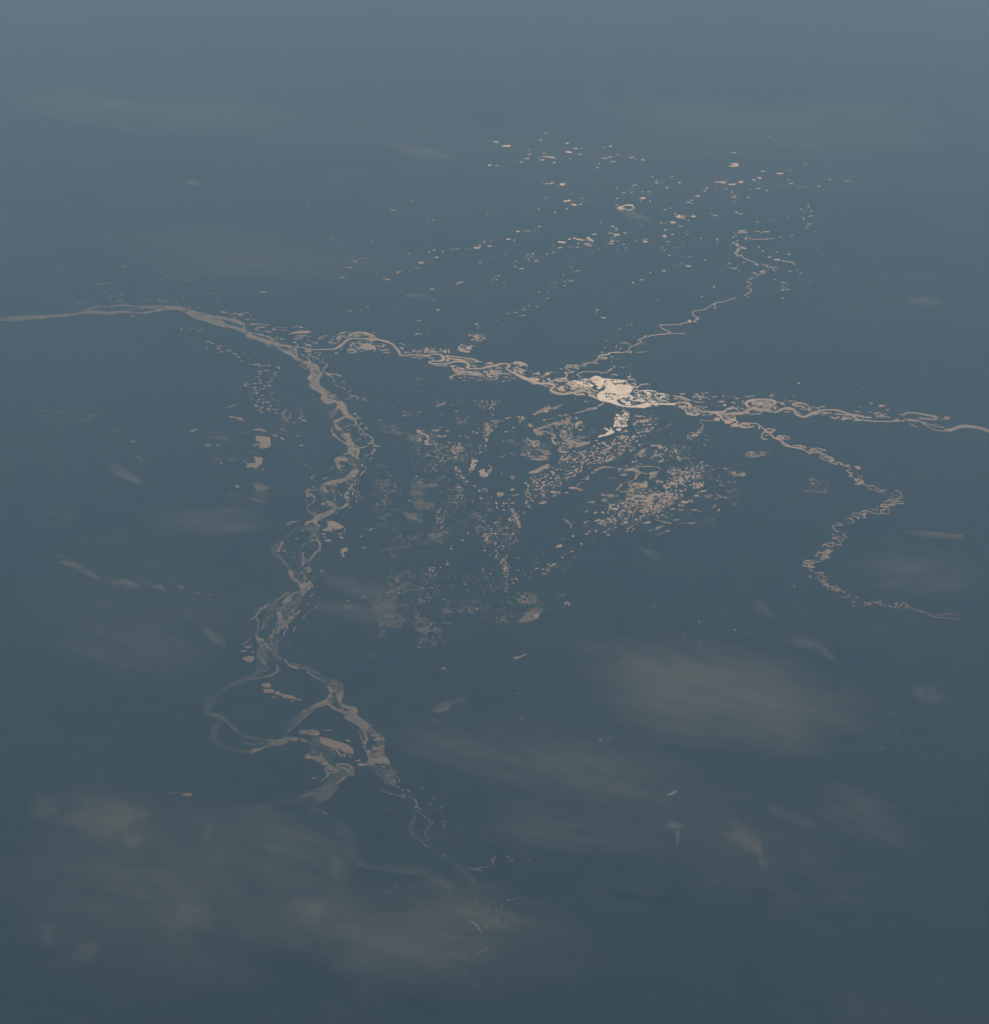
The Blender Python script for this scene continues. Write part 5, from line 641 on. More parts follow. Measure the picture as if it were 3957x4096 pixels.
B("350,32,26,10 618,614,44,24,15 628,576,26,12 640,650,30,10 640,668,22,8 683,566,50,9 772,550,34,14 785,537,24,9 855,553,50,16 835,578,70,10 870,583,20,10 912,527,26,14 862,530,10,8 965,517,8,6 975,540,18,8 1000,540,20,12 990,583,34,8 958,568,12,7 1057,582,12,9 1115,567,14,8 1040,627,16,10 1020,613,8,7 735,590,54,18,-20 780,600,24,24 810,602,40,9 820,628,26,8 730,620,30,8 870,617,26,9 940,603,50,12,-10 930,600,20,8 945,632,30,9 915,642,20,16 937,655,44,10 945,675,16,8 970,672,9,8 865,645,40,18,-15 865,662,44,12 808,648,28,16 775,655,30,24,-20 785,670,34,12 700,663,50,7 725,680,36,22 715,705,80,18,5 700,690,40,14 740,710,40,16 705,728,30,20,-30 650,707,24,7 645,740,30,16 645,775,36,24,15 655,750,22,12 590,745,30,24 615,738,20,20 580,725,20,14 540,742,26,12 560,785,22,10 500,762,40,26,15 515,780,30,18 520,797,60,9,10 553,770,16,12 735,745,26,12 750,760,16,9 772,772,14,12 790,787,9,8 828,757,20,22 868,737,22,18 890,760,14,10 915,757,24,12 965,760,36,16,-15 920,775,30,14,15 930,788,44,10 985,775,16,8 997,731,14,10 985,835,86,20,-8 1035,822,20,9 905,890,60,20 938,900,24,12 872,902,14,8 927,858,22,12 1078,793,10,8 645,828,34,22 708,833,40,26,15 765,815,26,12 770,800,10,9 735,825,14,8 708,876,32,14 735,892,20,12 710,900,12,8 655,887,24,12 640,905,20,9 635,920,26,12 665,918,24,12 678,918,14,8 605,940,30,12 640,935,26,9 585,990,26,16 545,983,18,12 557,940,26,24 550,880,44,18,10 530,905,60,18,-10 500,910,30,12 583,910,26,20,-40 545,850,30,9 510,855,20,9 605,863,20,8 650,860,12,9 490,965,50,18,-25 480,985,30,12 440,960,20,14 460,940,18,9 410,990,20,9 415,1012,40,9 402,1042,24,10 432,1060,18,12 385,1063,20,8 448,1083,14,10 405,1082,12,12 425,1097,18,9 352,1120,18,8 335,985,24,24 325,1020,30,14 350,1035,9,9 310,960,60,26,-15 345,945,26,18 290,940,40,14 335,890,36,20,10 365,880,30,16 410,880,80,24,-10 460,868,40,24,-30 430,900,30,9 155,960,36,18 137,978,18,9 90,997,26,16 68,1102,22,10 230,1000,26,14 270,1088,34,20 228,1075,28,12 220,1102,14,9 320,1077,12,8 155,905,50,20 220,893,60,16 250,900,40,12 130,900,40,10 200,912,40,9 40,935,50,26,-15 98,937,40,12 60,925,26,9 215,960,44,22 245,955,40,12 300,910,12,8 265,960,20,14 65,1030,20,20 8,1022,30,20 180,1090,9,8 325,815,18,12 390,798,16,8 325,840,20,9 410,835,14,9 350,845,20,7 845,945,26,12 850,973,20,12 815,965,34,12 805,950,30,9 845,960,9,8 752,1022,14,9 782,1080,9,7 805,1116,9,7 950,1092,20,8 738,1073,12,6 260,718,36,16 408,715,24,16 430,700,26,14 400,738,12,8 455,715,18,9 245,1140,50,16,-25 205,1160,24,9 195,1185,18,12 145,1195,28,34 18,1230,36,30 92,1276,22,12 110,1310,26,16 90,1340,14,12 555,1235,30,9 515,1160,9,8 485,433,20,14 640,325,36,16,30 655,355,20,12 675,407,40,24,-20 692,440,30,20,20 575,386,18,10 747,419,20,9 780,410,18,10 810,427,20,9 880,419,12,10 822,285,14,10 742,288,14,9 762,284,9,7 867,265,8,6 810,310,9,8 807,371,14,9 1007,252,14,9 990,246,8,7 1025,183,16,12 1060,189,9,8 1083,176,8,7 925,215,12,7 970,470,34,16,-35 835,483,14,8 1040,510,30,10 1075,520,12,7 1295,329,12,10 1745,349,18,10 1716,350,14,18 1681,396,20,14 1515,397,9,9 1533,386,7,6 1445,479,9,7 1384,513,12,9 1210,717,14,10 1169,703,20,9 1160,680,8,7 1195,657,12,8 1178,651,9,7 1155,928,42,14 1581,962,8,6 1155,1375,7,6 1188,1454,9,7 1250,1586,10,6 1145,1494,6,5 1386,1525,6,5 1346,1480,6,5 515,1500,7,5 530,1663,9,6 391,1699,9,6 247,1744,6,5 680,1842,16,8 827,1827,16,9 860,1820,7,5 735,1868,14,7 1123,1844,16,6 1558,1858,9,7 1597,1868,7,6 938,1858,6,6 862,1768,6,5 606,1697,16,6,20 405,1648,6,5")
P("705,965 720,955 760,958 800,975 790,990 740,988 715,980"); P("235,1250 255,1225 320,1215 335,1225 310,1240 260,1245")
S(150,5,13,"540,540 1010,500 1000,680 800,720 560,800 520,760"); S(200,5,12,"0,860 300,850 600,830 740,900 600,1000 300,1100 0,1120"); S(60,5,12,"860,720 1010,720 960,800 860,800"); S(100,4,8,"540,500 1120,480 1100,700 560,720"); S(140,4,8,"0,820 760,800 700,1040 100,1200"); S(40,4,8,"200,1040 480,1000 480,1110 220,1120"); S(40,4,8,"780,100 950,50 900,160 800,200"); S(40,4,8,"480,250 760,250 700,450 480,400")
lay('wet')
P("980,870 1050,860 1150,845 1200,870 1240,890 1300,910 1290,930 1230,955 1220,930 1160,905 1080,900 1060,925 1010,910"); N("970,840 1310,860 1300,960 980,940",-.6,22,7); N("360,310 420,290 400,370 340,420 370,350",.7,12,8); N("300,430 380,380 340,440",.6,10,8); R(10,"380,385 440,370 500,365"); P("320,650 330,600 400,585 360,610 340,650 310,690"); N("310,580 420,580 360,700 300,690",.5,10,8); N("50,800 300,700 300,800 60,860",.6,22,8); N("330,680 490,700 470,740 340,720",.5,14,7); P("1240,555 1270,540 1310,545 1270,558"); N("1100,560 1280,500 1280,520 1120,580",.4,22,5); R(20,"1140,1015,26 1105,1045,14"); R(20,"1190,1065,26 1175,1085,16"); R(14,"830,1070,8 870,1070,16 920,1078,14"); R(14,"580,1070 620,1055 645,1055"); R(16,"680,1070 730,1070"); P("385,1310 420,1280 510,1265 480,1280 430,1305"); R(10,"300,1335 350,1332"); R(9,"415,1390 480,1360"); R(14,"505,1345 560,1335"); R(10,"310,1410 340,1412"); R(14,"700,1243,7 780,1238,10 840,1240,18 900,1235,10"); R(8,"660,1262 680,1258"); R(9,"1040,1195 1090,1200 1130,1195"); N("600,1180 760,1170 740,1210 620,1210",.5,20,5); N("940,1200 1040,1200 960,1230",.5,18,5); R(4,"915,1260 980,1300 1100,1345"); R(10,"380,1195 430,1205 480,1220 520,1225"); N("370,1130 620,1120 560,1180 400,1175",.5,24,5); N("1280,720 1420,690 1400,750 1280,745",.5,20,6); R(12,"1195,762 1260,765"); R(10,"1280,830 1360,845"); N("640,1000 760,980 740,1020 640,1040",.4,16,6); N("860,860 940,850 940,900 860,900",.35,14,6); N("1420,340 1700,310 1860,370 1560,430",.35,20,6); N("1240,560 1560,570 1500,680 1300,650",.25,18,6); N("1440,490 1520,490 1500,530",.5,14,7); N("1360,890 1600,890 1500,940",.3,24,4); N("0,430 300,300 300,420 0,460",.35,20,6); R(8,"400,80 440,50"); R(8,"1000,130 1040,130"); R(9,"630,160 650,168"); R(9,"570,110 590,105")
P("1000,1265 1010,1262 1005,1268")
T(1900,500,800); lay('lake')
P("250,205 270,192 310,188 345,192 325,205 285,206",'broad thin lake near the top of the northern lake field'); P("172,158 190,152 222,156 215,163 180,162"); P("795,562 815,552 852,550 855,568 830,572"); P("833,720 840,712 880,710 910,705 905,722 870,727 840,727"); P("903,748 925,745 960,752 968,762 945,765 910,755"); P("860,253 880,245 915,252 920,262 890,265"); P("632,298 680,296 730,300 765,310 740,314 700,306 650,302"); P("1558,688 1575,684 1618,684 1612,696 1590,702"); P("782,1100 800,1098 860,1105 865,1110 850,1118 790,1115"); P("932,1070 960,1072 1000,1080 1045,1088 1030,1094 980,1090"); P("1060,1060 1085,1060 1090,1075 1110,1078 1125,1095 1125,1106 1095,1095 1075,1080"); P("1302,1030 1330,1030 1372,1034 1372,1043 1340,1044 1310,1038"); P("1588,1098 1620,1094 1640,1105 1620,1112 1595,1110"); P("1275,1100 1290,1095 1315,1090 1312,1102 1290,1108"); P("0,1160 30,1155 60,1158 30,1170 0,1172"); P("410,1352 440,1356 450,1350 462,1355 455,1363 430,1363"); P("385,1002 405,1003 428,1005 415,1014 400,1013"); P("1248,1118 1280,1118 1320,1118 1300,1126 1270,1124")
RING("1400,760 1430,752 1495,752 1500,770 1520,790 1495,782 1485,765 1450,762 1410,766 1400,780 1420,790 1440,800 1470,797 1502,795 1490,805 1450,808 1415,795 1400,805 1375,803 1340,790 1355,775 1375,768 1390,770",'ring shaped lake with a dark island inside it')
R(5,"1330,760 1350,753"); R(7,"665,553 700,555 740,552"); R(5,"1040,1075 1080,1092 1125,1102"); R(6,"470,1007 500,1000 525,1003"); R(6,"565,1288 598,1282"); R(5,"895,1477 905,1470 930,1475"); R(5,"370,1775 380,1770 395,1774"); R(4,"445,1745 483,1752"); R(5,"435,1802 475,1800"); R(7,"1255,1028 1300,1018"); R(7,"1115,1036 1152,1032"); R(6,"1035,1127 1080,1120"); R(8,"1062,1141 1105,1138"); R(5,"965,1380 995,1376"); R(6,"1200,1815 1210,1825 1240,1826"); R(5,"5,1886 30,1882")
B("217,170,16,5 620,140,28,5 877,171,30,8 955,221,46,6 1010,220,10,4 1000,275,46,5 637,330,44,9 517,277,28,6 486,277,5,5 492,317,36,6 515,311,9,5 440,348,36,6 140,380,30,13 210,384,44,4 750,356,24,6 1285,200,32,7 1225,209,14,6 1283,303,34,7 1228,313,60,8,8 1352,279,22,6 1410,290,9,4 1485,306,60,8,-6 1590,329,36,9 1520,328,10,6 1712,248,14,5 1178,364,26,4 902,316,7,9 641,556,14,5 732,539,38,4 1343,595,16,7 1500,572,30,4 1525,566,30,4 1722,547,30,6 1682,486,22,4 1866,489,28,5 1335,472,9,5 1650,632,32,5 1585,630,10,12 1148,607,10,4 870,636,8,4 915,645,8,5 675,690,14,5 1015,692,26,5 1345,694,24,5 1368,692,10,5 1410,690,6,5 1573,722,20,5 1658,720,12,8 1000,749,30,6 1497,826,12,5 760,827,18,10 115,842,12,7 123,793,8,5 605,795,26,4 870,794,24,7 695,938,10,5 610,958,32,8 574,991,9,6 316,1079,50,11 371,1094,16,5 376,1082,7,4 87,1106,34,6 139,1146,38,8 50,1140,20,5 30,1160,20,5 155,1100,8,5 550,1218,28,8 501,1225,26,6 528,1245,7,12 553,1252,8,5 503,1258,14,4 510,1276,14,5 472,1241,9,4 472,1292,6,4 385,1287,20,5 380,1338,22,7 290,1361,8,4 294,1233,8,5 167,1466,14,7 210,1461,18,6 191,1435,8,5 203,1421,7,4 225,1430,9,8 61,1434,7,4 51,1302,20,5 70,1520,6,5 275,1492,14,8 808,1160,42,9 740,1136,14,4 978,1121,22,6 974,1157,24,10 896,1080,28,9 940,1070,26,6 1303,959,36,12 1340,978,26,5 1340,996,24,5 1192,923,14,5 1580,945,20,4 1288,1078,14,6 1325,1056,22,5 1435,1162,20,9 1408,1129,16,5 1350,1177,12,6 1130,1190,18,4 1177,1178,12,4 1520,1097,18,6 1620,1080,24,6 1588,1086,14,4 1350,1100,8,14 1415,1020,28,6 1465,1014,14,4 1435,1028,10,5 1770,927,26,5 1803,923,12,4 1872,918,42,12 1802,992,32,9 1790,1044,32,8 1800,1057,34,6 1868,1034,24,7 1823,1103,22,5 1772,1157,26,5 1793,1183,20,8 1843,1233,18,6 1887,1158,12,8 1788,1380,38,10 1660,1397,14,9 1495,1490,22,16 915,1345,16,5 837,1419,12,8 846,1479,22,5 848,1520,24,7 865,1470,6,4 940,1388,20,4 958,1402,7,5 755,1494,12,4 725,1527,10,4 762,1523,6,4 688,1575,14,5 608,1577,24,4 620,1547,6,4 690,1638,28,8 656,1661,14,5 624,1700,7,5 588,1722,12,6 512,1712,18,5 466,1724,16,5 310,1785,20,6 272,1775,4,4 209,1855,8,6 102,1857,5,4 745,1202,24,5 725,1220,10,5 677,1222,16,6 680,1230,9,4 1600,1639,8,5 1233,1648,8,3 1204,1708,6,4 1297,1632,6,3 1732,1660,8,3 1160,1750,30,6 1148,1778,12,4 1485,1890,20,5 1107,1220,9,4 1080,1132,10,4 1130,1138,10,4 1105,1120,10,4 931,1153,8,4 905,1147,22,5 670,74,34,4 440,108,7,4 513,232,20,4 655,266,28,4 601,306,14,4 440,350,20,4 376,329,14,4 1310,345,60,3 1160,404,30,4 1410,640,40,4 1480,636,34,4 1820,595,30,5 1800,800,40,4,-15 1855,785,30,3 1580,1465,50,6")
T(2600,500,800)
P("745,385 790,378 800,370 765,362 800,358 838,365 840,385 800,395 760,393",'hooked lake open to one side at the far edge of the lake field'); P("740,558 770,556 810,553 812,563 780,568 745,568"); P("830,538 850,535 870,525 888,532 875,545 850,550"); P("965,520 985,510 1010,520 990,523"); P("1015,500 1035,492 1055,495 1060,508 1030,508"); P("1180,460 1220,452 1272,453 1255,463 1210,464"); P("1305,555 1345,548 1362,546 1345,558"); P("425,675 440,667 480,664 470,675 440,678"); P("243,857 270,855 285,840 290,855 285,865 310,875 320,890 290,880 265,882 245,865",'knobbly lake with trailing arms east of the ring lake'); P("372,863 400,860 410,853 430,862 435,875 400,870"); P("832,1000 860,997 905,997 900,1005 860,1008 840,1006"); R(7,"835,1015 860,1022 930,1013"); P("337,1328 360,1328 395,1333 385,1340 355,1342",'bright spindle lake above the northern creek'); P("1170,1273 1200,1267 1235,1272 1225,1282 1200,1283"); P("1230,1568 1250,1555 1275,1552 1265,1565 1235,1570"); R(6,"762,1350 790,1358 826,1355"); R(6,"1245,1490 1282,1495"); R(7,"1288,1564 1308,1555"); R(5,"1240,1530 1258,1520"); R(4,"1260,1542 1290,1542"); 
R(7,"197,918 215,913 238,918"); R(7,"197,928 240,925"); R(5,"235,838 255,840"); R(5,"305,862 340,862"); R(6,"320,885 330,892")
B("1070,438,44,9,-8 680,538,90,12 692,551,26,6 65,547,22,6 280,544,24,9 27,485,22,5 210,489,28,5 1135,105,30,4 797,260,50,3 57,248,14,5 1463,353,24,6 1483,377,20,4 1327,430,18,4 1313,515,24,4 1697,515,32,5 1832,497,12,4 541,600,30,5 535,591,14,4 518,622,26,8,15 625,618,12,4 720,607,16,6 776,634,16,8 803,669,22,6 727,664,12,5 953,610,18,5 1025,600,44,5,-10 1105,618,20,5 165,592,40,5 137,567,12,4 367,730,32,6 404,739,20,3 400,712,30,4 821,824,24,7 862,838,42,5 820,832,16,4 618,857,40,8 582,834,18,4 510,828,10,4 365,902,20,5 293,959,34,6 107,927,28,5 148,924,14,5 145,992,30,9,-10 134,1044,30,7 142,1057,32,6 212,1034,24,6 355,1031,18,6 355,996,14,3 283,1026,14,3 320,1018,12,3 167,1103,20,5 484,1071,14,8 635,1081,18,6 642,1106,14,5 690,1048,7,4 787,1065,24,6 1020,1006,40,6 1060,1015,24,4 800,1016,22,4 815,1044,32,4 117,1157,28,5 137,1183,20,7 187,1234,18,6 231,1158,10,8 260,1158,10,5 280,1154,6,4 295,1131,6,5 313,1141,6,4 328,1139,7,5 300,1153,6,4 376,1245,20,4 527,1277,20,6 253,1321,20,4 294,1314,16,5 132,1380,36,12 5,1397,12,8 715,1328,10,5 730,1332,6,4 827,1335,10,5 755,1308,30,6,15 889,1298,18,12 1068,1190,16,9 1133,1249,32,9 1035,1154,22,6 1318,1222,32,9 1283,1217,8,4 1208,1307,14,4 1202,1202,20,5 1328,1386,28,6 1390,1373,10,5 1427,1402,18,5 713,1414,14,4 679,1372,14,4 850,1386,10,5 609,1532,26,9 589,1580,10,5 491,1622,20,8 502,1655,7,4 1257,1639,22,8 1309,1505,14,6 1325,1553,10,4 1510,1490,24,4 1660,1494,14,5 1650,1214,12,5 1587,1171,14,4 1733,1523,14,4 1187,1462,24,4 1880,1703,20,5 1793,1010,20,6 1888,1030,10,6 1808,923,10,4 1305,867,20,4 1140,891,16,4 1020,919,36,3 5,632,10,5 5,720,10,6 79,1661,12,4 242,1834,10,3 640,1080,10,4 805,735,10,4 1010,700,10,3 800,685,60,4,10 935,685,30,5,25 60,525,30,4 1420,590,30,3 1600,580,30,3 1640,458,20,3 1480,588,14,3 120,550,10,4 640,540,60,4 1860,530,60,3")
lay('north')
R(5,"1130,1010 1075,1008"); R(5,"895,1085 905,1078 920,1078"); R(7,"912,1062 913,1076"); R(5,"940,1075 948,1062"); R(3,"960,1082 1000,1080 1110,1080 1180,1068"); R(5,"780,1118 793,1110"); R(5,"825,1102 842,1092"); R(4,"795,1115 840,1130 815,1138 910,1168 870,1165 825,1170 850,1185 822,1190 830,1200 805,1210 828,1225 822,1238 870,1235 885,1250 895,1262 950,1285 990,1300 1030,1325"); R(4,"1000,1318 1030,1325"); R(3,"1060,1320 1120,1330 1100,1342 1160,1345 1210,1350"); R(5,"1160,1355 1178,1372 1175,1380"); R(5,"1040,1390 1065,1382 1082,1368"); R(4,"1045,1388 1088,1408"); R(4,"980,1395 1012,1412 1018,1430"); R(4,"1030,1415 1050,1416"); R(4,"1060,1390 1095,1388"); R(5,"930,1462 965,1452 968,1446"); R(5,"915,1478 968,1503"); R(5,"930,1515 950,1525"); R(5,"915,1532 965,1558"); R(4,"955,1560 957,1578 930,1590 905,1605 900,1618"); R(4,"925,1625 942,1622"); R(3,"815,1632 750,1655 715,1660 705,1672 640,1678 620,1685"); R(6,"625,1685 610,1700 615,1715 618,1730 610,1737"); R(5,"435,1755 410,1768 408,1795,8 415,1803 460,1830 460,1837 430,1837"); R(5,"385,1862 340,1870 300,1880 295,1890"); R(6,"370,1845 395,1865"); R(4,"360,1850 380,1860"); R(9,"418,1857 438,1857"); R(4,"100,1891 200,1890 230,1885 270,1891 300,1878"); R(4,"1425,790 1435,800 1450,808"); R(4,"1490,752 1508,770 1500,782"); R(4,"1520,805 1535,820"); R(4,"1450,865 1450,885 1462,900"); R(5,"1475,978 1500,965"); R(3,"1500,865 1550,857"); R(3,"1490,930 1525,932 1490,955"); R(5,"1340,1050 1345,1040 1352,1037"); R(4,"1228,1062 1250,1056"); R(4,"1555,1012 1570,1008"); B("970,1405,8,5 967,1432,6,5 985,1440,14,4 1125,1367,8,6 1108,1075,6,9 1030,1080,6,6"); R(4,"1250,1285 1290,1290 1350,1300 1375,1322")
R(4,"620,1685 560,1720 520,1747"); R(3,"520,1747 440,1758")
T(1000,700,1000); lay('lake')
P("1272,662 1280,657 1315,658 1320,665 1300,671 1280,670"); P("1397,620 1415,616 1430,624 1410,628"); R(6,"1060,263 1100,265"); R(6,"1018,790 1040,792 1058,786"); R(7,"1565,820 1585,816 1612,810"); P("720,696 775,696 775,702 745,702"); R(5,"1245,1206 1270,1208 1260,1200 1290,1202 1303,1212"); R(4,"1268,1102 1280,1100 1292,1103"); R(5,"688,775 705,777"); P("1690,545 1740,548 1725,558 1700,555"); 
B("797,653,28,8 630,474,20,6 643,498,8,4 707,523,12,5 921,495,12,9 1003,430,8,4 1435,332,6,5 1388,342,26,4 1350,346,12,4 1544,310,6,4 1796,295,12,5 1802,257,6,5 1222,196,16,4 1772,506,24,5 1814,538,30,7 1829,500,10,6 1740,537,14,4 1725,528,12,4 1395,568,20,8 1462,577,16,6 1356,586,18,6 1575,557,12,6 1553,562,9,4 1531,563,12,4 1310,588,12,3 1208,595,14,5 1630,557,6,4 1651,555,6,4 1620,605,6,5 1742,662,16,5 1842,611,10,4 935,625,14,4 875,631,26,4 825,635,10,3 629,676,16,5 700,689,14,3 1274,705,20,5 1212,732,14,4 1117,738,18,7 1128,729,12,4 1147,730,12,4 1128,744,6,4 1111,762,6,4 1016,775,14,5 1035,773,12,3 713,776,10,4 620,808,8,5 1566,832,6,5 1380,863,40,7 1140,877,26,3 1395,952,12,6 1423,1021,26,9 1490,1033,7,4 1467,1070,7,4 1527,1014,6,4 1716,1130,28,5 1726,1159,10,8 1736,1143,6,4 1270,1167,14,4 1350,1210,8,6 932,1192,14,5 1838,794,10,6 1872,790,14,5 1858,769,7,5 1882,762,6,9 1842,815,5,4 1760,838,7,4 1752,768,5,4 1518,876,5,4 1075,1070,6,3 893,998,24,4,-8 760,1028,30,4,-15 835,1020,18,3 1105,1036,22,3 1785,1107,5,4 1422,1125,6,4 1605,1290,22,6 735,990,10,3 435,240,16,6 1150,595,8,3 1870,1105,5,5 1707,1060,6,4")
N("1640,1210 1800,1150 1800,1260 1660,1290",.2,12,5)
T(100,200,1000)
B("750,1640,44,10,-20 770,1630,20,5,-15 1810,1833,40,7 725,1853,22,5 640,1881,30,7 1430,1843,30,4 485,1770,24,6 570,1776,50,4 610,1760,40,4 60,1837,40,5 300,1740,40,3 1080,1718,40,4 1240,1750,50,4,8 1460,1885,12,5 1200,1868,30,5")
# pale specks in the north west haze and small things at the west edge
T(100,1100,800); lay('wet')
R(10,"110,1000,6 200,1005,8 280,1030,14 340,1070,14 400,1100,30 430,1110,14"); R(8,"440,1150 540,1210"); R(30,"230,1410,20 340,1410,34 380,1395,20"); R(26,"560,1440,14 640,1470,30 700,1500,30 740,1540,26 800,1580,20 860,1600,26 960,1590,26 1040,1580,24"); R(14,"480,1578 600,1555 680,1545"); R(26,"740,1670,30 800,1650,20"); R(24,"1040,1710,40 1080,1730,50 1120,1755,24 1220,1780,14 1320,1790,9 1450,1825,5"); R(9,"980,1235 1010,1215 1070,1200"); R(8,"1150,1150 1180,1200 1200,1245"); R(6,"1070,1190 1150,1145 1240,1130"); R(26,"1340,1440,20 1400,1420,34 1450,1400,20"); R(18,"1390,1490 1520,1480"); R(18,"1720,1330,12 1790,1340,20 1820,1370,26 1800,1410,16 1840,1420,10"); R(36,"1640,1510,10 1760,1540,40 1893,1540,50"); R(16,"1740,1740 1820,1755"); N("1680,1640 1893,1640 1893,1760",.5,26,8); N("300,1150 1000,1250 700,1450 250,1400",.28,30,7); N("700,1440 1000,1440 960,1560 760,1520",.35,30,8)
T(100,1800,1000)
R(10,"1330,332,5 1370,350,9 1420,372,9 1460,390,10 1480,412,10 1520,432,9 1560,452,10"); R(7,"1240,418 1300,400 1350,380"); R(24,"1500,445,14 1540,470,24"); R(10,"1690,235 1740,250"); R(50,"1760,250,50 1800,290,60 1760,320,40 1870,340,24"); R(14,"1280,240 1340,236"); R(20,"1580,400 1620,390"); R(20,"1760,385 1830,390"); R(20,"1590,460 1720,490"); R(16,"1240,190 1290,190"); R(16,"1420,195 1540,195 1600,180"); R(60,"250,850,20 340,860,60 440,910,60 520,950,50 560,990,20"); R(50,"660,1000,34 760,1000,60 850,1030,30 740,1050,20"); R(40,"950,1030,20 1030,1040,50 1060,1080,26"); R(14,"960,840,8 1060,860,14 1180,885,14 1240,885,10 1330,880,14 1400,905,14 1500,930,14 1580,950,14 1660,980,5"); R(10,"1090,990 1150,1020 1250,1048"); R(12,"1290,1080 1330,1080"); R(10,"1350,1095 1460,1098"); R(24,"770,1735,30 830,1755,24 880,1765,10"); R(10,"500,1390 600,1415 640,1440"); R(8,"400,1440,20 460,1500,10 550,1570,6"); R(10,"140,285 240,320 340,350 380,380"); R(12,"220,372 280,382"); R(14,"110,370 150,355"); N("100,380 400,400 380,600 60,600",.25,16,6); N("500,620 840,640 840,740 540,720",.25,20,7); N("100,780 300,780 700,950 1000,960 1100,1000 900,1060 500,960",.35,26,7); N("640,1250 800,1260 780,1310 650,1310",.5,22,6); B("880,1298,24,6 1030,1328,24,5 1423,759,28,7 1305,782,20,6 1385,834,20,4 835,744,24,6 595,683,34,10 698,706,40,8,-15 275,415,30,7 190,593,24,5 430,605,30,6,-15 290,526,20,6 160,520,40,5 70,590,26,6 530,1178,30,9 300,1155,20,6 225,1190,50,24 1015,1500,60,8,15"); R(12,"830,30,8 870,60,20 930,85,12 1100,115,8 1230,148,4"); R(10,"560,45 640,35"); N("1380,30 1660,60 1600,110 1400,80",.35,20,8)
R(8,"1390,75 1450,90"); R(10,"1850,750,10 1880,800,24")
lay('lake')
P("1590,270 1610,265 1625,280 1610,288 1592,280",'small lobed lake below the crooked pale one'); B("1485,100,20,10 1805,145,20,10 1567,330,20,7 1590,62,12,5")
T(100,2900,1023.8)
B("1095,505,34,9 1146,496,24,5"); P("1165,522 1170,510 1200,501 1235,508 1241,518 1230,527 1180,527",'pale lake west of the bow, the largest of a short row'); 
T(800,1600,500); lay('lake')
P("850,545 880,542 950,550 1062,563 1065,600 1073,640 1070,690 1040,715 960,735 900,728 895,710 915,680 860,690 800,692 815,672 905,655 895,635 850,610 842,580",'broad pale lake with a thin west arm, the larger of two beside each other')
P("803,860 880,862 930,872 955,900 940,935 935,970 890,1000 865,1025 858,1048 835,1030 780,1020 710,1022 690,1010 705,995 680,985 720,975 680,940 672,915 682,905 700,940 735,962 800,955 843,945 830,910 825,880",'pale crooked lake just below the broad one with the thin arm')
P("775,450 850,435 910,433 960,445 1018,468 990,475 965,485 940,465 880,460 820,455",'slim arched lake above the broad pale lake')
P("435,250 445,240 490,245 530,260 600,258 630,270 655,300 678,315 660,325 600,305 540,275 480,268 445,265",'spindly two part lake west of the speckled lakes')
P("423,115 430,98 500,78 540,65 550,75 500,90 455,105 452,122")
P("1100,535 1115,522 1165,535 1185,557 1160,557"); P("1205,568 1235,567 1282,590 1275,605 1240,598"); R(8,"1452,540 1480,538 1505,548"); B("565,1300,60,18 565,1322,56,14 485,1420,30,14 1647,1352,30,16 962,1047,34,14 320,955,34,14 1715,555,10,6 1395,1346,10,10")
lay('wet')
R(60,"-40,530,20 100,530,34 230,490,50 380,590,50 460,660,60 520,740,60 550,800,50"); R(60,"640,500,50 740,500,40"); R(50,"740,780,50 830,790,50"); R(40,"1230,440,60 1300,470,60 1400,500,12"); R(12,"1040,430 1200,410"); R(12,"1350,690 1400,655 1450,650 1560,695"); R(14,"1410,720,10 1440,780,24 1490,900,24 1540,960,34 1620,1000,50 1700,1025,9"); R(14,"1400,800,16 1420,900,24 1490,940,20"); R(12,"380,975 470,930 600,910 700,970"); N("900,1050 1400,1080 1280,1150 950,1120",.5,30,7); N("120,840 620,850 600,940 200,940",.35,30,8); N("1360,100 1580,120 1560,260 1440,250",.5,24,12)
R(40,"1200,1270,10 1220,1350,20 1250,1410,44 1200,1480,24"); N("400,1380 1080,1400 1020,1560 400,1560",.4,34,8); R(40,"280,1640,50 400,1680,60"); R(60,"600,1680,20 740,1730,60 900,1700,40")
T(800,1200,500); lay('west')
R(34,"-30,205,26 0,215,30 100,240,30 200,250,30 300,262,40 400,283,42 500,308,44 600,338,50 650,380,60 655,430,60 680,480,60 740,525,60 800,558,50 900,590,50 990,620,60 1060,640,60")
R(34,"-30,285,20 0,290,22 80,305,30 180,335,24 300,365,36 400,386,40 500,408,44 600,445,50 680,485,50 740,520,50")
R(12,"0,258 60,270 120,290 200,310 300,350"); R(9,"315,300 330,330 360,352"); HR(5,"110,235 200,252 270,258"); HP("600,400 640,370 655,350 640,420 610,430"); R(24,"150,345 200,350"); R(12,"760,490 850,505 900,512 1000,540 1070,565 1090,590"); HR(6,"560,370 600,400 650,470")
R(20,"1070,570 1110,610 1180,650"); R(18,"1510,960,8 1540,1010,6 1600,1035,6 1660,1045,6")
lay('lake')
B("370,185,130,16 535,200,60,14 610,218,100,30 480,216,80,10 720,290,60,16,15 700,190,120,6 765,228,24,10 520,272,50,12 170,65,30,6 590,245,20,14 830,360,150,14 965,370,80,10")
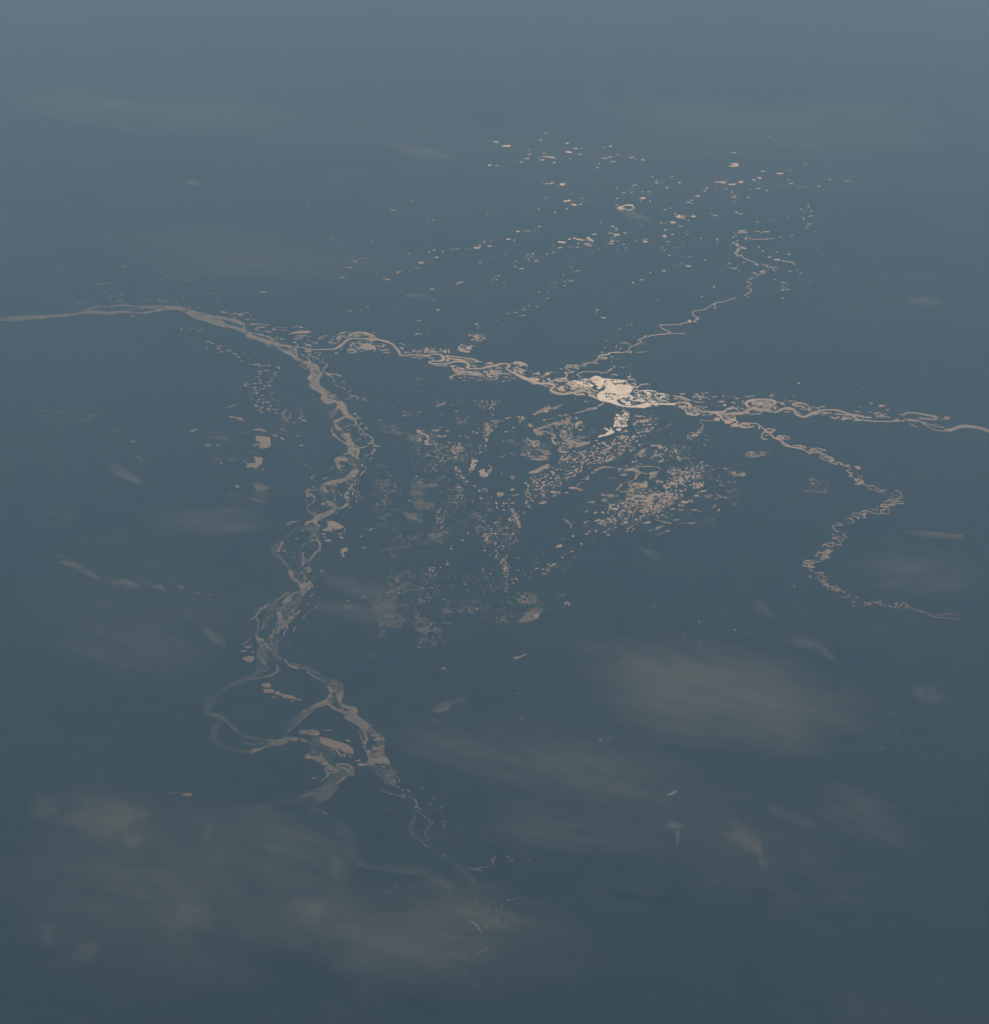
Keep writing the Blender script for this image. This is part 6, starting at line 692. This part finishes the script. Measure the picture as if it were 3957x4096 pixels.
B("117,628,76,18 185,655,60,16 100,720,46,14 290,693,110,8 290,722,60,10 265,745,50,8 330,785,70,20,-20 450,770,70,12,-25 530,815,80,24,20 580,865,44,22 612,918,36,14 745,886,32,10 755,970,44,12 675,924,30,8 650,800,30,14 120,742,24,8 430,748,30,6 850,1320,10,6 690,1293,70,24,10 830,1265,54,16 915,1258,60,16 905,1083,50,12 908,1118,34,12 870,1165,30,14 915,1215,26,20 830,1330,60,16 850,1370,44,14 865,1412,44,22 1028,1253,34,12 980,1308,40,14 1055,1300,60,16 830,1173,30,8 940,1445,44,16 895,1503,50,14 870,1540,46,12 770,1503,34,12 850,1600,60,34,10 940,1625,44,30 910,1663,50,14,-20 940,1700,60,14 1040,1655,60,36,15 1075,1605,30,20 1110,1652,24,14 1160,1660,50,14 1150,1710,50,14 1270,1697,50,12 1300,1668,44,12,-30 1255,1733,44,20 1260,1775,24,24 1300,1770,30,10 1330,1800,30,24 1370,1720,30,14 1365,1755,36,14 1370,1785,26,20 1425,1857,40,14 1515,1790,50,20 1580,1825,80,24,15 1340,1860,30,10 960,1555,40,20 1020,1550,60,12 770,1450,16,14 1090,1405,26,8 1100,1490,20,8 1125,1515,14,8 1180,1530,30,8 960,1340,26,12 915,1345,30,8 1195,1600,24,10 965,1498,30,12")
R(10,"665,1250 720,1270 775,1283"); R(9,"1130,995 1180,1025 1215,1045"); R(6,"1050,1235 1110,1225")
R(10,"1000,1550 1050,1535"); R(8,"1270,1810 1330,1825")
# the rivers run on beyond what the photograph's frame keeps
T(0,0,1893); lay('west')
R(16,"-400,1300,24 -200,1290,20 0,1276,16 130,1269,14 200,1267,12")
lay('east'); R(8,"3795,1725,8 3850,1705,12 3920,1712,10 4010,1735,10 4300,1750,12")
T(1400,2000,900); lay('pond')
B("788,1417,34,16 820,540,22,18 852,408,14,14 857,381,12,8 947,339,22,10 762,566,16,8 817,517,12,8 844,586,8,6 869,603,8,5 827,646,10,6 881,648,9,7 689,739,20,9 608,741,20,9 400,682,32,8 423,737,14,6 405,748,18,6 413,782,14,10 685,824,12,7 805,766,7,5 868,720,12,8 994,279,14,9 1024,148,8,6 1147,129,14,6 285,10,20,8 120,401,36,7 1070,918,22,9 683,1044,20,11 702,1153,12,8 580,1240,18,9 700,595,16,12 707,566,14,6 1134,424,22,12 1230,426,22,10 1180,468,14,8 1230,469,16,9,20 1222,489,12,7 1289,511,12,8 1275,527,14,8 1303,583,24,12,30 1300,603,12,9 1310,565,14,6 1346,567,10,8 1308,493,8,14 1420,592,18,8 1479,630,12,9 1507,654,10,7 1366,667,16,12 1400,662,22,11 1375,697,14,8 1376,708,8,5 1308,745,12,7 1309,769,16,12 1415,489,24,6,15 1380,585,8,5 1528,613,7,5 1572,576,26,10 1628,583,20,10 1668,592,26,10 1688,558,22,10 1702,545,16,10 1723,537,22,12,-20 1669,538,20,9 1713,553,14,7 1786,482,24,10 1865,434,34,10,-8 1555,529,8,4 1887,492,8,8 1878,303,20,12 965,1030,10,5 1537,1231,5,4 1786,985,5,4 1780,1011,5,4 1853,993,5,4 1877,981,7,6 1825,1336,5,4 1731,1027,4,3 1410,1628,16,8 1576,1610,5,4 1615,1618,6,4 1462,1742,7,12,-15 1450,1835,14,11 1672,1854,8,8 1865,1801,8,6 1809,1871,6,5 1712,1350,4,4 1632,1398,4,4 240,1636,10,4 228,1852,6,5 1342,1872,5,4 870,1865,5,4")
R(8,"1620,615 1635,622 1655,615"); P("1805,885 1810,862 1830,855 1850,870 1858,882 1835,890 1840,872 1822,868 1820,885"); P("1540,960 1560,962 1575,955 1590,972 1575,985 1565,1000 1548,995 1555,980"); R(7,"1550,965 1580,990")
R(4,"1350,972 1365,963 1392,972 1385,982 1355,980"); S(70,4,9,"1180,440 1340,460 1330,760 1250,520"); S(60,4,9,"1400,780 1580,790 1560,880 1420,880"); S(60,3,8,"900,640 1300,600 1350,760 1000,800"); S(40,3,8,"600,680 780,700 720,860 560,860"); S(30,3,8,"650,560 720,560 720,660 650,660"); S(20,3,6,"760,900 1200,880 1100,960 760,950"); S(40,3,7,"1380,480 1900,430 1880,560 1500,600")
lay('wet')
P("1410,1035 1440,990 1480,960 1500,930 1540,910 1580,925 1640,915 1600,960 1590,1000 1540,1020 1480,1030"); N("1410,1040 1500,930 1660,900 1600,1000",.5,22,7); P("1180,1050 1200,1000 1230,975 1300,975 1350,1000 1355,1050 1300,1060 1230,1050"); N("1170,970 1370,960 1370,1070 1170,1070",-.5,12,7); N("1080,970 1180,970 1160,1030 1090,1030",.6,16,8); N("240,860 400,870 480,1000 340,1160 200,1170 200,1000",.6,14,10); N("600,820 640,830 580,890 530,890",.7,18,6); N("1740,780 1840,790 1820,820 1750,810",.7,20,7); P("1365,1320 1400,1310 1440,1310 1485,1293 1450,1320 1400,1350 1405,1330 1370,1328"); N("100,1240 320,1260 260,1350 150,1390 120,1320",.5,20,8); N("700,800 1900,760 1600,1000 700,960",.28,18,6); N("0,600 700,600 700,1240 300,1200",.25,18,7); N("1740,560 1830,570 1820,640 1750,630",.55,14,9); N("1100,560 1180,570 1160,640 1100,630",.6,14,9); N("330,280 800,250 800,400 300,420",.45,18,6); N("520,950 880,1000 860,1240 520,1260",.32,18,8); N("300,560 800,560 700,900 320,800",.35,18,7); N("1360,760 1600,770 1580,900 1380,900",.4,16,7)
N("420,100 620,80 600,200 480,170",.7,26,8); N("500,0 720,10 720,80 560,100",.8,26,8); N("1120,0 1240,0 1200,110 1140,110",.5,14,9)
R(40,"660,1780,8 740,1745,36 820,1710,50 900,1680,40 960,1680,20 1000,1695,6"); R(14,"1300,1235 1350,1245"); R(16,"990,1350 1050,1352"); R(6,"1060,1283 1200,1296")
T(0,0,1893); lay('north'); R(2.4,"2600,1343 2620,1340 2650,1337 2682,1331 2668,1322 2648,1312 2640,1303 2650,1299"); R(1.2,"2684,1333 2740,1335")
# ------------------------------------------------------------------ the ground
me = bpy.data.meshes.new('land')
me.from_pydata([(-2000, -500, 0), (2000, -500, 0), (2000, 3000, 0), (-2000, 3000, 0)], [], [(0, 1, 2, 3)]); me.materials.append(M_LAND)
land = bpy.data.objects.new('land', me); col.objects.link(land)
tag(land, 'dark forested plain stretching to the far haze', 'land', kind='structure')

# ------------------------------------------------------------------ rivers and layers
def draw(F, op):
    if op[0] == 'r': F.ribbon(op[1], op[2] if len(op) > 2 else True)
    elif op[0] == 'p': F.poly(op[1], op[2] if len(op) > 2 else True)
    elif op[0] == 'o': F.oval(*op[1], op[2] if len(op) > 2 else True)
    elif op[0] == 'n': F.speckle(op[1], op[2], op[3], op[4])
def layer(key, name, z, material, g=1.7, amp=1.0, warp=1.8, extra=(), clip=5.0, bb=(-260, -200, W_SRC+260, H_SRC+260), rmin=0.85, bias=0.4):
    F = Field(*bb, g, clip); F.rmin = rmin
    for op in LAYERS[key]: draw(F, op)
    for op in extra: draw(F, op)
    F.f[F.f > -clip] += bias
    F.finish(amp, warp)
    return sheet(name, F, z, material)
INDIVIDUAL = 300
BODIES.sort(key=lambda b: -b[0])
named = [b for b in BODIES if b[2]]; rest = [b for b in BODIES if not b[2]]
single = named + rest[:INDIVIDUAL-len(named)]; small = rest[INDIVIDUAL-len(named):]

o = layer('dim', 'shallow_water', 0.02, M_DIM, 2.0, clip=10.0, amp=1.5, warp=3.5)
tag(o, 'grey rippled shallows and sandbanks beside the braided channels', 'water', kind='structure')
o = layer('wet', 'flooded_grassland', 0.04, M_WET, 2.0, clip=14.0, amp=1.5, warp=4.0)
tag(o, 'brown half flooded grassland in ragged patches across the forest', 'wetland', kind='stuff')
o = layer('faint', 'damp_grassland', 0.03, M_FAINT, 2.5, clip=18.0, amp=3.0, warp=9.0)
tag(o, 'faint damp ground and silted backwaters far west, east and south', 'wetland', kind='stuff')
o = layer('marsh', 'flooded_forest', 0.05, M_MARSH, 1.4, bb=(1380, 1560, 3200, 3100), amp=0.8, warp=2.0)
tag(o, 'bright strands of flood water spreading among the ponds below the glint', 'wetland', kind='stuff')
o = layer('backwater', 'backwater', 0.025, M_BACK, 2.5, clip=18.0, amp=4.0, warp=12.0)
tag(o, 'barely visible silted loops of the river in the far south', 'water', kind='structure')
_all = np.array([(-260., -200.), (4200., -200.), (4200., 4300.), (-260., 4300.)])
o = layer('west', 'river', 0.06, M_RIVER, 1.3, extra=[('n', _all, -1.0, 15.0, 5.0)], bias=0.9, amp=0.9, warp=2.2)
tag(o, 'wide braided silty river winding down the western side of the plain', 'river', kind='structure')
o = layer('basin', 'flood_basin', 0.085, M_GLINT_TINT, 1.2, bb=(2260, 1440, 2760, 1800), amp=0.7, warp=1.5)
tag(o, 'flooded basin of swirls tinted white at the heart of the sun glint', 'water', kind='structure')
o = layer('east', 'river', 0.08, M_BRIGHT, 1.4)
tag(o, 'bright looping river that carries the sun glint and crosses to the east', 'river', kind='structure')
o = layer('north', 'river', 0.10, M_BRIGHT, 1.1, bb=(2060, 560, 3500, 1720), amp=0.4, warp=1.2, rmin=1.05)
tag(o, 'thin zigzag creek coming down from the north into the glinting basin', 'river', kind='structure')
o = layer('southeast', 'river', 0.10, M_LAKE, 1.2, bb=(2680, 1580, 3960, 2640), amp=0.6, warp=1.5, rmin=0.95)
tag(o, 'narrow tightly coiled river leaving the bright one to the southeast', 'river', kind='structure')
o = layer('specks', 'ponds', 0.12, M_LAKE, 1.3, amp=0.35, warp=1.2, extra=[b[1] for b in small])
tag(o, 'countless tiny ponds strewn among the rivers and lakes', 'ponds', kind='stuff')

def where(c):
    x, y = c
    if y < 1230 and x > 1000: return 'small lake in the far field north of the bright river', 'lakes of the far northern field'
    if x < 1150 and y < 1300: return 'faint small lake beyond the upper braided river', 'faint lakes of the far west'
    if x < 1500 and y < 1480 and x > 1000: return 'curved lake scar where the two rivers part', 'lakes at the parting of the rivers'
    if x < 1130 and y < 1780: return 'small pale lake in the speckled chain west of the braided river', 'speckled chain of western lakes'
    if x < 1150 and y < 2300: return 'small pale lake in the western wetlands', 'lakes of the western wetlands'
    if x < 1750 and y < 2400: return 'small lake lying close beside the braided river', 'lakes beside the braided river'
    if x < 2000 and y > 2400: return 'small lake in the dark country of the lower river', 'lakes of the lower river'
    if x < 2050 and y < 1560: return 'small lake hugging the meanders of the looping river', 'lakes along the looping river'
    if x > 2500 and y < 1640: return 'small lake beside the bright river past the glint', 'lakes east of the glint'
    if x < 2120: return 'small bright pond in the western arm of the pond belt', 'ponds of the western belt'
    if y < 1830: return 'round bright pond just below the sun glint', 'ponds below the glint'
    if x > 2500 and y < 2330: return 'bright pond in the eastern arm of the pond belt', 'ponds of the eastern belt'
    if y < 2330: return 'bright pond in the dense middle of the pond belt', 'ponds of the middle belt'
    return 'tiny bright pond alone in the dark southern forest', 'ponds of the southern forest'
for k, (ar, op, label, c, kind_) in enumerate(single):
    if op[0] == 'o':
        x, y, w_, h, a = op[1]; m_ = max(w_, h)/2 + 7; bb = (x-m_, y-m_, x+m_, y+m_)
    else:
        Q = op[1]; m_ = 8 + (Q[:, 2].max()/2 if op[0] == 'r' else 0); bb = (Q[:, 0].min()-m_, Q[:, 1].min()-m_, Q[:, 0].max()+m_, Q[:, 1].max()+m_)
    F = Field(*bb, 1.1 if ar < 3000 else 1.5); draw(F, op); F.finish(0.8 if ar > 120 else 0.45, 2.0 if ar > 150 else 1.2)
    o = sheet('lake', F, 0.14 + 0.003*(k % 12), M_BRIGHT if kind_ == 'pond' else M_LAKE)
    if o is None: continue
    if label: tag(o, label, 'lake', kind='structure')
    else:
        l, g_ = where(c); tag(o, l, 'lake', g_, 'structure')

# ------------------------------------------------------------------ the air
HZ = 0.00130
def box(name, x0, x1, y0, y1, z0, z1):
    me = bpy.data.meshes.new(name)
    me.from_pydata([(x0, y0, z0), (x1, y0, z0), (x1, y1, z0), (x0, y1, z0), (x0, y0, z1), (x1, y0, z1), (x1, y1, z1), (x0, y1, z1)], [],
                   [(0, 3, 2, 1), (4, 5, 6, 7), (0, 1, 5, 4), (1, 2, 6, 5), (2, 3, 7, 6), (3, 0, 4, 7)])
    o = bpy.data.objects.new(name, me); col.objects.link(o); return o
hz = box('haze', -2010, 2010, -510, 3010, -1, CAM_H + 15)
m = bpy.data.materials.new('air'); m.use_nodes = True; nt = m.node_tree; nt.nodes.remove(nt.nodes['Principled BSDF'])
v = nt.nodes.new('ShaderNodeVolumePrincipled'); v.inputs['Color'].default_value = (0.25, 0.49, 0.79, 1)
v.inputs['Absorption Color'].default_value = (1, 1, 1, 1)
v.inputs['Density'].default_value = HZ; v.inputs['Anisotropy'].default_value = 0.15
nt.links.new(v.outputs[0], nt.nodes['Material Output'].inputs['Volume'])
hz.data.materials.append(m)
tag(hz, 'blue haze of air over the whole plain', 'haze', kind='stuff')

# ------------------------------------------------------------------ clouds and smoke: thin bodies of vapour, each with its own height and thickness
K = 4096/1960.0
def cloud_mat(name, rgb, dens, seed, stretch, cover, aniso=0.0, freq=1.0, soft=(0.05, 0.9)):
    m = bpy.data.materials.new(name); m.use_nodes = True; nt = m.node_tree; nt.nodes.remove(nt.nodes['Principled BSDF'])
    L = nt.links.new; tc = nt.nodes.new('ShaderNodeTexCoord')
    mp = nt.nodes.new('ShaderNodeMapping'); mp.inputs['Location'].default_value = (seed*3.7, seed*1.3, seed)
    mp.inputs['Scale'].default_value = (1, stretch, 0.7)
    nz = nt.nodes.new('ShaderNodeTexNoise'); nz.inputs['Scale'].default_value = 1.7*freq; nz.inputs['Detail'].default_value = 7; nz.inputs['Roughness'].default_value = 0.62; nz.inputs['Distortion'].default_value = 0.9
    L(tc.outputs['Object'], mp.inputs[0]); L(mp.outputs[0], nz.inputs['Vector'])
    def mth(op, a, b, clamp=False):
        q = nt.nodes.new('ShaderNodeMath'); q.operation = op; q.use_clamp = clamp
        for i, v in enumerate((a, b)):
            if v is None: continue
            if isinstance(v, (int, float)): q.inputs[i].default_value = v
            else: L(v, q.inputs[i])
        return q.outputs[0]
    # the outline is bent out of its oval by slow turbulence
    mw = nt.nodes.new('ShaderNodeMapping'); mw.inputs['Location'].default_value = (seed*5.1, -seed*2.3, 0); L(tc.outputs['Object'], mw.inputs[0])
    wn = nt.nodes.new('ShaderNodeTexNoise'); wn.inputs['Scale'].default_value = 1.15*freq**0.5; wn.inputs['Detail'].default_value = 5; wn.inputs['Roughness'].default_value = 0.6; L(mw.outputs[0], wn.inputs['Vector'])
    sb = nt.nodes.new('ShaderNodeVectorMath'); sb.operation = 'SUBTRACT'; L(wn.outputs['Color'], sb.inputs[0]); sb.inputs[1].default_value = (0.5, 0.5, 0.5)
    ml = nt.nodes.new('ShaderNodeVectorMath'); ml.operation = 'MULTIPLY'; L(sb.outputs[0], ml.inputs[0]); ml.inputs[1].default_value = (1.9, 2.3, 0)
    ad = nt.nodes.new('ShaderNodeVectorMath'); L(tc.outputs['Object'], ad.inputs[0]); L(ml.outputs[0], ad.inputs[1])
    ln = nt.nodes.new('ShaderNodeVectorMath'); ln.operation = 'LENGTH'; L(ad.outputs[0], ln.inputs[0])
    l0 = nt.nodes.new('ShaderNodeVectorMath'); l0.operation = 'LENGTH'; L(tc.outputs['Object'], l0.inputs[0])
    def fall(x, a, b):
        q = nt.nodes.new('ShaderNodeMapRange'); q.interpolation_type = 'SMOOTHSTEP'; q.inputs['From Min'].default_value = a; q.inputs['From Max'].default_value = b
        q.inputs['To Min'].default_value = 1; q.inputs['To Max'].default_value = 0; L(x, q.inputs[0]); return q.outputs[0]
    edge = mth('MULTIPLY', fall(ln.outputs['Value'], soft[0], soft[1]), fall(l0.outputs['Value'], 0.55, 1.0))
    n1 = mth('MULTIPLY', mth('SUBTRACT', nz.outputs[0], 0.5), 3.6)
    body_ = mth('MULTIPLY', mth('MAXIMUM', mth('ADD', n1, cover + 0.15), 0.0), edge)
    v = nt.nodes.new('ShaderNodeVolumePrincipled'); v.inputs['Color'].default_value = (*rgb, 1)
    v.inputs['Anisotropy'].default_value = aniso
    L(mth('MULTIPLY', body_, dens), v.inputs['Density']); L(v.outputs[0], nt.nodes['Material Output'].inputs['Volume'])
    return m
def unit_ball():
    import bmesh
    bm = bmesh.new(); bmesh.ops.create_icosphere(bm, subdivisions=3, radius=1.0); me = bpy.data.meshes.new('cloud'); bm.to_mesh(me); bm.free(); return me
BALL = unit_ball()
NCL = 0
def cloud(cx, cy, a, b, ang, alt, thick, tau, rgb, label, stretch=2.2, cover=0.55, name='cloud', cat='cloud', group=None, freq=1.0, soft=(0.05, 0.9)):
    """cx, cy, a, b: the oval it covers as seen from orbit; alt and thick in km; tau: how dense it is through its middle"""
    global NCL
    NCL += 1
    X, Y, a, b = cx*K, cy*K, a*K*1.25, b*K*1.35; stretch = 1 + (stretch-1)*0.4; tau *= 1.1; an = math.radians(ang)
    g0 = np.array(ground(X, Y, alt)); gx1 = np.array(ground(X+4, Y, alt)); gy1 = np.array(ground(X, Y+4, alt))
    J = np.stack([(gx1-g0)/4, (gy1-g0)/4], 1)
    Rm = np.array([[math.cos(an), -math.sin(an)], [math.sin(an), math.cos(an)]])
    M = J @ Rm @ np.diag([a, b]); U, Sv, _ = np.linalg.svd(M)
    me = BALL.copy(); me.name = name
    me.materials.clear(); me.materials.append(cloud_mat('vapour', rgb, tau/thick, NCL, stretch, cover, 0.0, freq, soft))
    o = bpy.data.objects.new(name, me); col.objects.link(o)
    o.location = (float(g0[0]), float(g0[1]), alt); o.rotation_euler = (0, 0, math.atan2(U[1, 0], U[0, 0]))
    o.scale = (float(Sv[0]), float(Sv[1]), thick/2)
    tag(o, label, cat, group)
    return o
WARM = (0.97, 0.95, 0.80); GREY = (0.90, 0.97, 0.93); COOL = (0.84, 0.95, 0.95); BROWN = (1.0, 0.91, 0.74)
cloud(1368, 1326, 320, 98, 11, 10, 3, .25, (0.93, .98, .90), 'largest pale cirrus lens in the dark south east', 3.4, .70, freq=1.9, soft=(0.35, 0.85))
cloud(1270, 1285, 130, 40, 8, 8.5, 1.5, .16, BROWN, 'brownish western tip of the big cirrus lens', 3.0, .6)
cloud(1425, 1602, 52, 30, 18, 8, 4, .32, BROWN, 'ragged brown cloud with a trailing tail in the south east', 1.8, .55)
cloud(1455, 1632, 16, 42, -20, 5, 3, .30, WARM, 'thin trailing tail under the ragged brown cloud', 1.5, .5)
cloud(1290, 1581, 23, 9, 3, 9, 3, .42, COOL, 'small mushroom shaped smoke cap', 1.2, .9, 'smoke_cloud', 'smoke')
cloud(1297, 1600, 5, 17, 0, 4.5, 5, .42, WARM, 'narrow smoke stem below the mushroom cap', 1.2, .9, 'smoke_cloud', 'smoke')
cloud(205, 1558, 125, 66, 8, 9, 4, .24, WARM, 'broad brown cloud bank in the south west', 2.0, .55)
cloud(235, 1560, 60, 32, 0, 8, 3, .18, BROWN, 'rusty heart of the south west cloud bank', 1.8, .6)
cloud(254, 1608, 26, 18, 20, 6, 4, .26, GREY, 'small bright puff hanging under the brown cloud bank', 1.3, .6)
cloud(165, 1825, 40, 26, -35, 6, 4, .22, WARM, 'pale slanting puff near the south west corner', 1.5, .55)
cloud(95, 1790, 26, 30, 10, 6, 4, .18, GREY, 'ragged puff at the western edge of the south', 1.5, .5)
cloud(85, 1545, 34, 36, 20, 6, 4, .26, WARM, 'cloud scrap at the western edge above the brown bank', 1.5, .5)
cloud(890, 1745, 150, 42, 12, 9, 3, .22, BROWN, 'long brown cloud over the last bend of the braided river', 2.6, .62)
cloud(590, 1745, 48, 36, 25, 6, 4, .24, GREY, 'lumpy grey cloud south of the bow', 1.5, .55)
cloud(560, 1758, 20, 14, 0, 5, 3, .40, GREY, 'compact puff beside the lumpy grey cloud', 1.3, .6)
cloud(650, 1665, 26, 44, -15, 6, 4, .24, WARM, 'upright faint wisp above the lumpy grey cloud', 1.6, .5)
cloud(720, 1800, 270, 74, 5, 10, 3, .20, GREY, 'wide thin veil along the southern edge', 2.8, .6)
cloud(360, 1755, 70, 60, 10, 10, 3, .18, GREY, 'faint veil between the two southern puffs', 2.0, .5)
cloud(560, 1600, 150, 56, 20, 11, 3, .15, COOL, 'pale veil draped over the bow of the river', 2.4, .6)
cloud(400, 996, 150, 30, 0, 9, 2, .17, COOL, 'flat cool streak west of the braided river', 3.0, .6)
cloud(690, 1128, 88, 24, 18, 9, 2, .19, COOL, 'slanting cool streak east of the braided river', 2.6, .6)
cloud(1120, 1470, 200, 52, 18, 10, 3, .20, COOL, 'long slanting veil south west of the big lens', 2.8, .55)
cloud(900, 1440, 210, 44, 14, 10, 3, .18, COOL, 'faint veil east of the whale shaped lagoon', 2.8, .55)
cloud(1080, 1590, 230, 46, 8, 10, 3, .17, GREY, 'low grey veil reaching toward the mushroom smoke', 2.8, .55)
cloud(1540, 1228, 52, 15, 14, 7, 3, .24, COOL, 'hooked pale wisp above the big lens', 1.8, .55)
cloud(1582, 1250, 30, 8, 42, 5, 3, .32, COOL, 'knotted tail of the hooked pale wisp', 1.6, .6)
cloud(1778, 1326, 44, 22, 18, 7, 3, .22, COOL, 'pale scrap at the eastern edge', 1.8, .55)
cloud(1750, 1090, 150, 52, 4, 10, 3, .17, COOL, 'broad greenish veil along the eastern edge', 2.4, .6)
cloud(238, 905, 54, 13, 28, 7, 3, .34, COOL, 'feathery smoke plume in the west', 1.8, .6, 'smoke_cloud', 'smoke')
cloud(406, 1218, 38, 12, 38, 7, 3, .32, COOL, 'second feathery smoke plume, southwest of the first', 1.8, .6, 'smoke_cloud', 'smoke')
cloud(1460, 1165, 34, 10, 40, 6, 3, .28, COOL, 'short plume with a knotted head above the hooked wisp', 1.6, .6, 'smoke_cloud', 'smoke')
cloud(1542, 1574, 26, 11, 20, 7, 3, .24, COOL, 'small round headed wisp east of the mushroom smoke', 1.5, .6)
cloud(1500, 1555, 48, 14, 22, 8, 2, .18, COOL, 'thin wisp joined to the round headed one', 2.0, .6)
cloud(1650, 1560, 150, 60, 25, 10, 3, .15, COOL, 'nearly invisible veil in the far south east', 2.5, .55)
cloud(800, 288, 90, 17, 14, 10, 2, .20, COOL, 'faint streak in the far north', 2.8, .55)
cloud(1215, 413, 46, 7, 18, 9, 2, .26, WARM, 'short tan streak beneath the ring shaped lake', 2.4, .65)
cloud(672, 1172, 130, 22, 10, 9, 2, .14, COOL, 'thin ragged streak under the slanting cool one', 2.8, .55)
cloud(800, 565, 34, 6, 6, 9, 2, .22, COOL, 'tiny streak north of the looping river', 2.4, .6)
cloud(370, 350, 22, 6, 8, 9, 2, .24, WARM, 'tiny tan dash in the far northwest', 2.0, .65)
cloud(1770, 577, 44, 9, 4, 9, 2, .20, WARM, 'tan dash at the eastern edge of the north', 2.2, .6)
cloud(250, 1250, 220, 66, 12, 10, 3, .13, COOL, 'large faint veil over the western wetlands', 2.6, .55)
cloud(1230, 1003, 44, 12, 16, 8, 2, .10, COOL, 'faint ghost of a wisp south of the pond belt', 2.2, .55)
cloud(1245, 1058, 30, 9, 28, 7, 2, .24, COOL, 'small curved wisp below the pond belt', 2.0, .6)
cloud(500, 480, 420, 60, 6, 11, 3, .10, GREY, 'widest faint veil over the north western plain', 3.0, .6)
cloud(1500, 230, 420, 60, 3, 11, 3, .10, GREY, 'faint veil over the north eastern plain', 3.0, .6)
cloud(330, 210, 380, 60, 5, 11, 3, .10, GREY, 'faint veil at the far northwestern limit', 3.0, .6)
cloud(1408, 578, 26, 9, 5, 6, 4, .30, (0.05, 0.05, 0.05), 'dark smudge by the northern creek', 1.2, .8, 'smoke_cloud', 'smoke')  # absorbing volume, darker than its surroundings
cloud(1222, 549, 24, 7, 4, 6, 4, .20, (0.05, 0.05, 0.05), 'fainter dark smudge in the northern lake field', 1.2, .8, 'smoke_cloud', 'smoke')  # same absorbing volume, thinner
cloud(330, 1690, 420, 190, 4, 10, 3, .28, GREY, 'wide ragged veil covering the whole south west', 2.2, .30, freq=2.4, soft=(0.2, 0.95))
cloud(820, 1790, 330, 120, 6, 10, 3, .24, GREY, 'soft connected veil over the south, west of centre', 2.4, .32, freq=2.2, soft=(0.2, 0.95))
cloud(1180, 1500, 400, 120, 13, 10, 3, .13, COOL, 'broad thin veil below the big cirrus lens', 2.4, .30, freq=2.2, soft=(0.2, 0.95))
cloud(1520, 1350, 220, 70, 10, 10, 2, .14, WARM, 'fading eastern skirt of the big cirrus lens', 2.6, .35, freq=1.8)
cloud(250, 1150, 300, 200, 8, 10, 3, .09, COOL, 'mottled haze sheet over the west', 2.4, .32, freq=2.4)
cloud(1100, 300, 900, 110, 2, 10, 3, .07, GREY, 'very thin mottled sheet across the whole north', 2.4, .35, freq=2.6)
cloud(1500, 1680, 330, 120, 10, 10, 3, .09, COOL, 'mottled sheet across the far south east', 2.4, .30, freq=2.4)
